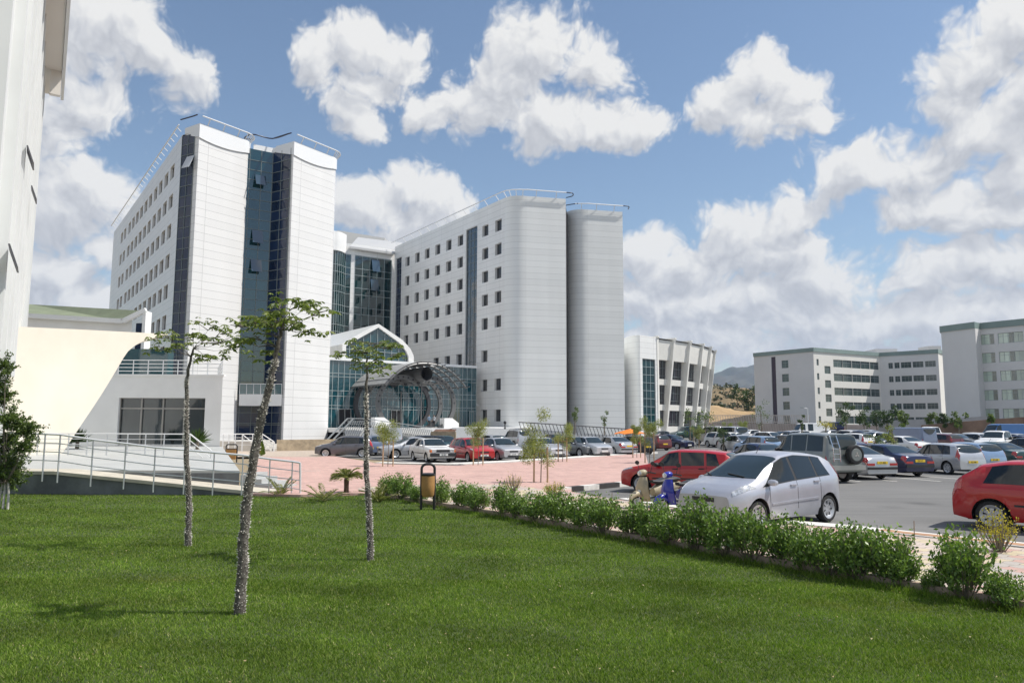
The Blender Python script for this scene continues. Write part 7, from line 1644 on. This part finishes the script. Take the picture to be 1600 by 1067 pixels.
# ------------------------------------------------------------------ two people at the entrance
def person(px, d, z, rz, shirt, trousers, label, arm):
    P_ = D(px, 660, d); nm = dict(); V = []; E = []; Rr = []
    def v(x, y, z_, r, par=None): V.append((x, y, z_)); Rr.append(r); (E.append((par, len(V) - 1)) if par is not None else None); return len(V) - 1
    pel = v(0, 0, .95, .15); wa = v(0, 0, 1.10, .13, pel); ch = v(0, .0, 1.32, .155, wa); nk = v(0, 0, 1.48, .07, ch); h0 = v(0, -.01, 1.55, .07, nk); h1 = v(0, -.02, 1.64, .095, h0); h2 = v(0, -.01, 1.70, .07, h1)
    for sd in (-1, 1):
        hp_ = v(sd * .10, 0, .88, .10, pel); kn = v(sd * .11, -.02, .48, .065, hp_); an = v(sd * .11, .01, .09, .042, kn); v(sd * .12, -.14, .04, .035, an)
        sh = v(sd * .19, 0, 1.40, .06, ch)
        if arm and sd == 1: el_ = v(.27, -.05, 1.15, .045, sh); wr = v(.14, -.26, 1.26, .032, el_); v(.10, -.30, 1.33, .03, wr)
        else: el_ = v(sd * .25, .02, 1.12, .045, sh); wr = v(sd * .25, -.05, .86, .032, el_); v(sd * .24, -.08, .78, .03, wr)
    me = bpy.data.meshes.new('person'); me.from_pydata(V, E, []); o = bpy.data.objects.new('person', me); col.objects.link(o); md = o.modifiers.new('s', 'SKIN'); 
    for i, r in enumerate(Rr): me.skin_vertices[0].data[i].radius = (r, r * (.75 if i in (0, 1, 2) else 1))
    me.skin_vertices[0].data[0].use_root = True; o.modifiers.new('u', 'SUBSURF').levels = 2
    dg = bpy.context.evaluated_depsgraph_get(); m2 = bpy.data.meshes.new_from_object(o.evaluated_get(dg)); bpy.data.objects.remove(o)
    for mm in (mat('skin', (.38, .22, .15), .6), shirt, trousers, mat('shoe', (.02, .018, .016), .5), mat('hair', (.02, .015, .012), .7)): m2.materials.append(mm)
    for p in m2.polygons:
        c = p.center; p.use_smooth = True
        p.material_index = 4 if (c.z > 1.66 or (c.z > 1.58 and c.y > .02)) else (0 if c.z > 1.49 or (abs(c.x) > .18 and c.z < 1.12 and c.z > .7) or (c.y < -.2 and c.z > 1.0) else (1 if c.z > .98 else (2 if c.z > .10 else 3)))
    o = bpy.data.objects.new('person', m2); col.objects.link(o); o.location = (P_.x, d, z); o.rotation_euler = (0, 0, rz)
    tag(o, label, 'person', 'people at the entrance')
person(670.5, 101, ZF - .03, .4, mat('shirt_blue', (.28, .38, .52), .8), mat('trouser_dark', (.03, .028, .03), .8), 'person in a light blue shirt standing left of the other by the canopy rings', False)
person(678, 101.4, ZF - .03, -.6, mat('shirt_pale', (.42, .46, .50), .8), mat('trouser_black', (.015, .015, .018), .8), 'person in a pale shirt with one raised forearm, right by the canopy rings', True)
# ------------------------------------------------------------------ orange sunshade, planter, small fittings
T = empty('sunshade', XD(984, 76) + (0,), .3, 'low orange fabric sunshade behind the silver saloon and staked tree', 'sunshade')
mb = MB(); n = 8; vs = [(0, 0, 1.95)]; 
for k in range(n): a = 2 * math.pi * k / n; vs.append((1.7 * math.cos(a), 1.7 * math.sin(a), 1.42)); a += math.pi / n; vs.append((1.5 * math.cos(a), 1.5 * math.sin(a), 1.52))
mb.add(vs + [(x, y, z - .03) for x, y, z in vs], [[0, 1 + k, 1 + (k + 1) % 16] for k in range(16)] + [[17, 18 + (k + 1) % 16, 18 + k] for k in range(16)]); mb.build('canopy', mat('orange_fabric', (.75, .20, .02), .8), T)
MB().tube([(0, 0, 0), (0, 0, 1.98)], .03, 8).build('pole', STEEL, T); MB().lathe([(.001, 0), (.3, 0), (.3, .08), (.001, .1)], 14).build('base', CONC, T)
for k in range(8): a = 2 * math.pi * k / 8; MB().bar((0, 0, 1.9), (1.68 * math.cos(a), 1.68 * math.sin(a), 1.40), .02).build('rib', STEEL, T)
a = D(673, 669, 88); b = D(712, 671, 88); mb = MB(); mb.box(a.x, b.x, 88, 89, 0, 1.45); mb.box(a.x, a.x + 1.4, 88.02, 88.98, 1.46, 2.0)
tag(MB().prism([(a.x, 88), (b.x, 88), (b.x, 89), (a.x, 89)], 0, 1.5).build('stone_planter', STONE), 'brown stone planter box before the entrance bridge', 'planter')
T = empty('timber_stack', (a.x + .8, 88.5, 1.5), 0, 'reddish timber boards lying on the brown stone planter', 'timber')
for k in range(4): MB().box(-.5 + .06 * k, 2.0 + .05 * k, -.25 + .12 * k, -.15 + .12 * k, .0 + .07 * k, .06 + .07 * k).build('board', mat('timber', (.40, .20, .11), .8, var=.3, vscale=4), T)
p = D(789, 671, 92); T = empty('bollard_lamp', (p.x, 92, 1.9), 0, 'small black bollard lamp on the white parapet before the windowed wing', 'lamp')
MB().lathe([(.12, -.1), (.12, .05), (.07, .08), (.07, .55), (.001, .55)], 12).build('post', BLK, T); MB().lathe([(.07, .5), (.16, .55), (.18, .75), (.10, .85), (.001, .88)], 12).build('head', BLK, T)
s, z = hit(RA, RB, 749, 634); e_ = Vector((RB[0] - RA[0], RB[1] - RA[1])).normalized(); n_o = Vector((e_.y, -e_.x)); q = Vector(RA) + e_ * s
T = empty('security_camera', (q.x, q.y, z), math.atan2(n_o.y, n_o.x), 'small grey security camera on the windowed wing beside the hall doors', 'camera')
MB().tube([(0, 0, 0), (.5, 0, .1)], .06, 8).build('bracket', STEEL, T); MB().box(.35, .95, -.14, .14, -.02, .24).build('housing', STEEL, T); MB().lathe([(.001, 0), (.09, 0), (.09, .05)], 10, Matrix.Translation((.95, 0, .11)) @ Matrix.Rotation(R(90), 4, 'Y')).build('lens', DARK, T)
p = D(1263, 668, 100); T = empty('lamp_post', (p.x, 100, 0), 0, 'thin grey lamp post before the cream corner of the office building', 'lamp post'); zt = D(1263, 638, 100).z
MB().tube([(0, 0, 0), (0, 0, zt)], [.09, .05], 8).build('post', STEEL, T); MB().tube([(0, 0, zt - .05), (-.5, 0, zt + .1)], .04, 6).build('arm', STEEL, T); MB().box(-.95, -.45, -.1, .1, zt + .06, zt + .14).build('lamp_head', FFR, T)
mb = MB(); q = G(1172, 815, .13); 
# speed-limit style thin marker rods left in the kerb
for k, (x, y) in enumerate([(1429, 846), (956, 792)]):
    q = G(x, y, .1); T_ = MB().tube([q, q + Vector((.01, 0, .38))], .008, 6).build('marker_rod', mat('rod', (.25, .18, .13), .8)); tag(T_, ['thin rusty rod standing in the right kerb', 'thin rusty rod standing in the kerb near the blue scooter'][k], 'rod')
# painted white line ends on the forecourt and bay lines in the car park
for k, (a, b) in enumerate([((455, 715), (495, 714.5)), ((470, 736), (500, 735.6))]):
    p, q = G(*a, ZP), G(*b, ZP); tag(MB().poly([(p.x, p.y), (q.x, q.y), (q.x, q.y + .14), (p.x, p.y + .14)], ZP + .009).build('painted_line', mat('line_paint', (.62, .60, .55), .8)), kind='structure')
dr_ = Vector((math.cos(R(106)), math.sin(R(106))))
for px in (1345, 1402, 1470, 1545):
    p = G(px, 752).xy; n_ = Vector((-dr_.y, dr_.x)) * .06; b = p + dr_ * 5
    tag(MB().poly([tuple(p - n_), tuple(p + n_), tuple(b + n_), tuple(b - n_)], .004).build('painted_line', mat('line_paint', (.6, .6, .6))), kind='structure')
# ------------------------------------------------------------------ air
hz = MB().box(-1500, 4600, -45, 4700, -1.2, 420).build('haze', mat('haze_box', (1, 1, 1))); tag(hz, kind='stuff')
hm = bpy.data.materials.new('haze_air'); hm.use_nodes = True; t = hm.node_tree; t.nodes.clear(); pv = nd(t, 'ShaderNodeVolumePrincipled'); pv.inputs['Color'].default_value = (.55, .72, 1.0, 1); pv.inputs['Density'].default_value = 0.00011
ou = nd(t, 'ShaderNodeOutputMaterial'); t.links.new(pv.outputs[0], ou.inputs['Volume']); hz.data.materials.clear(); hz.data.materials.append(hm)
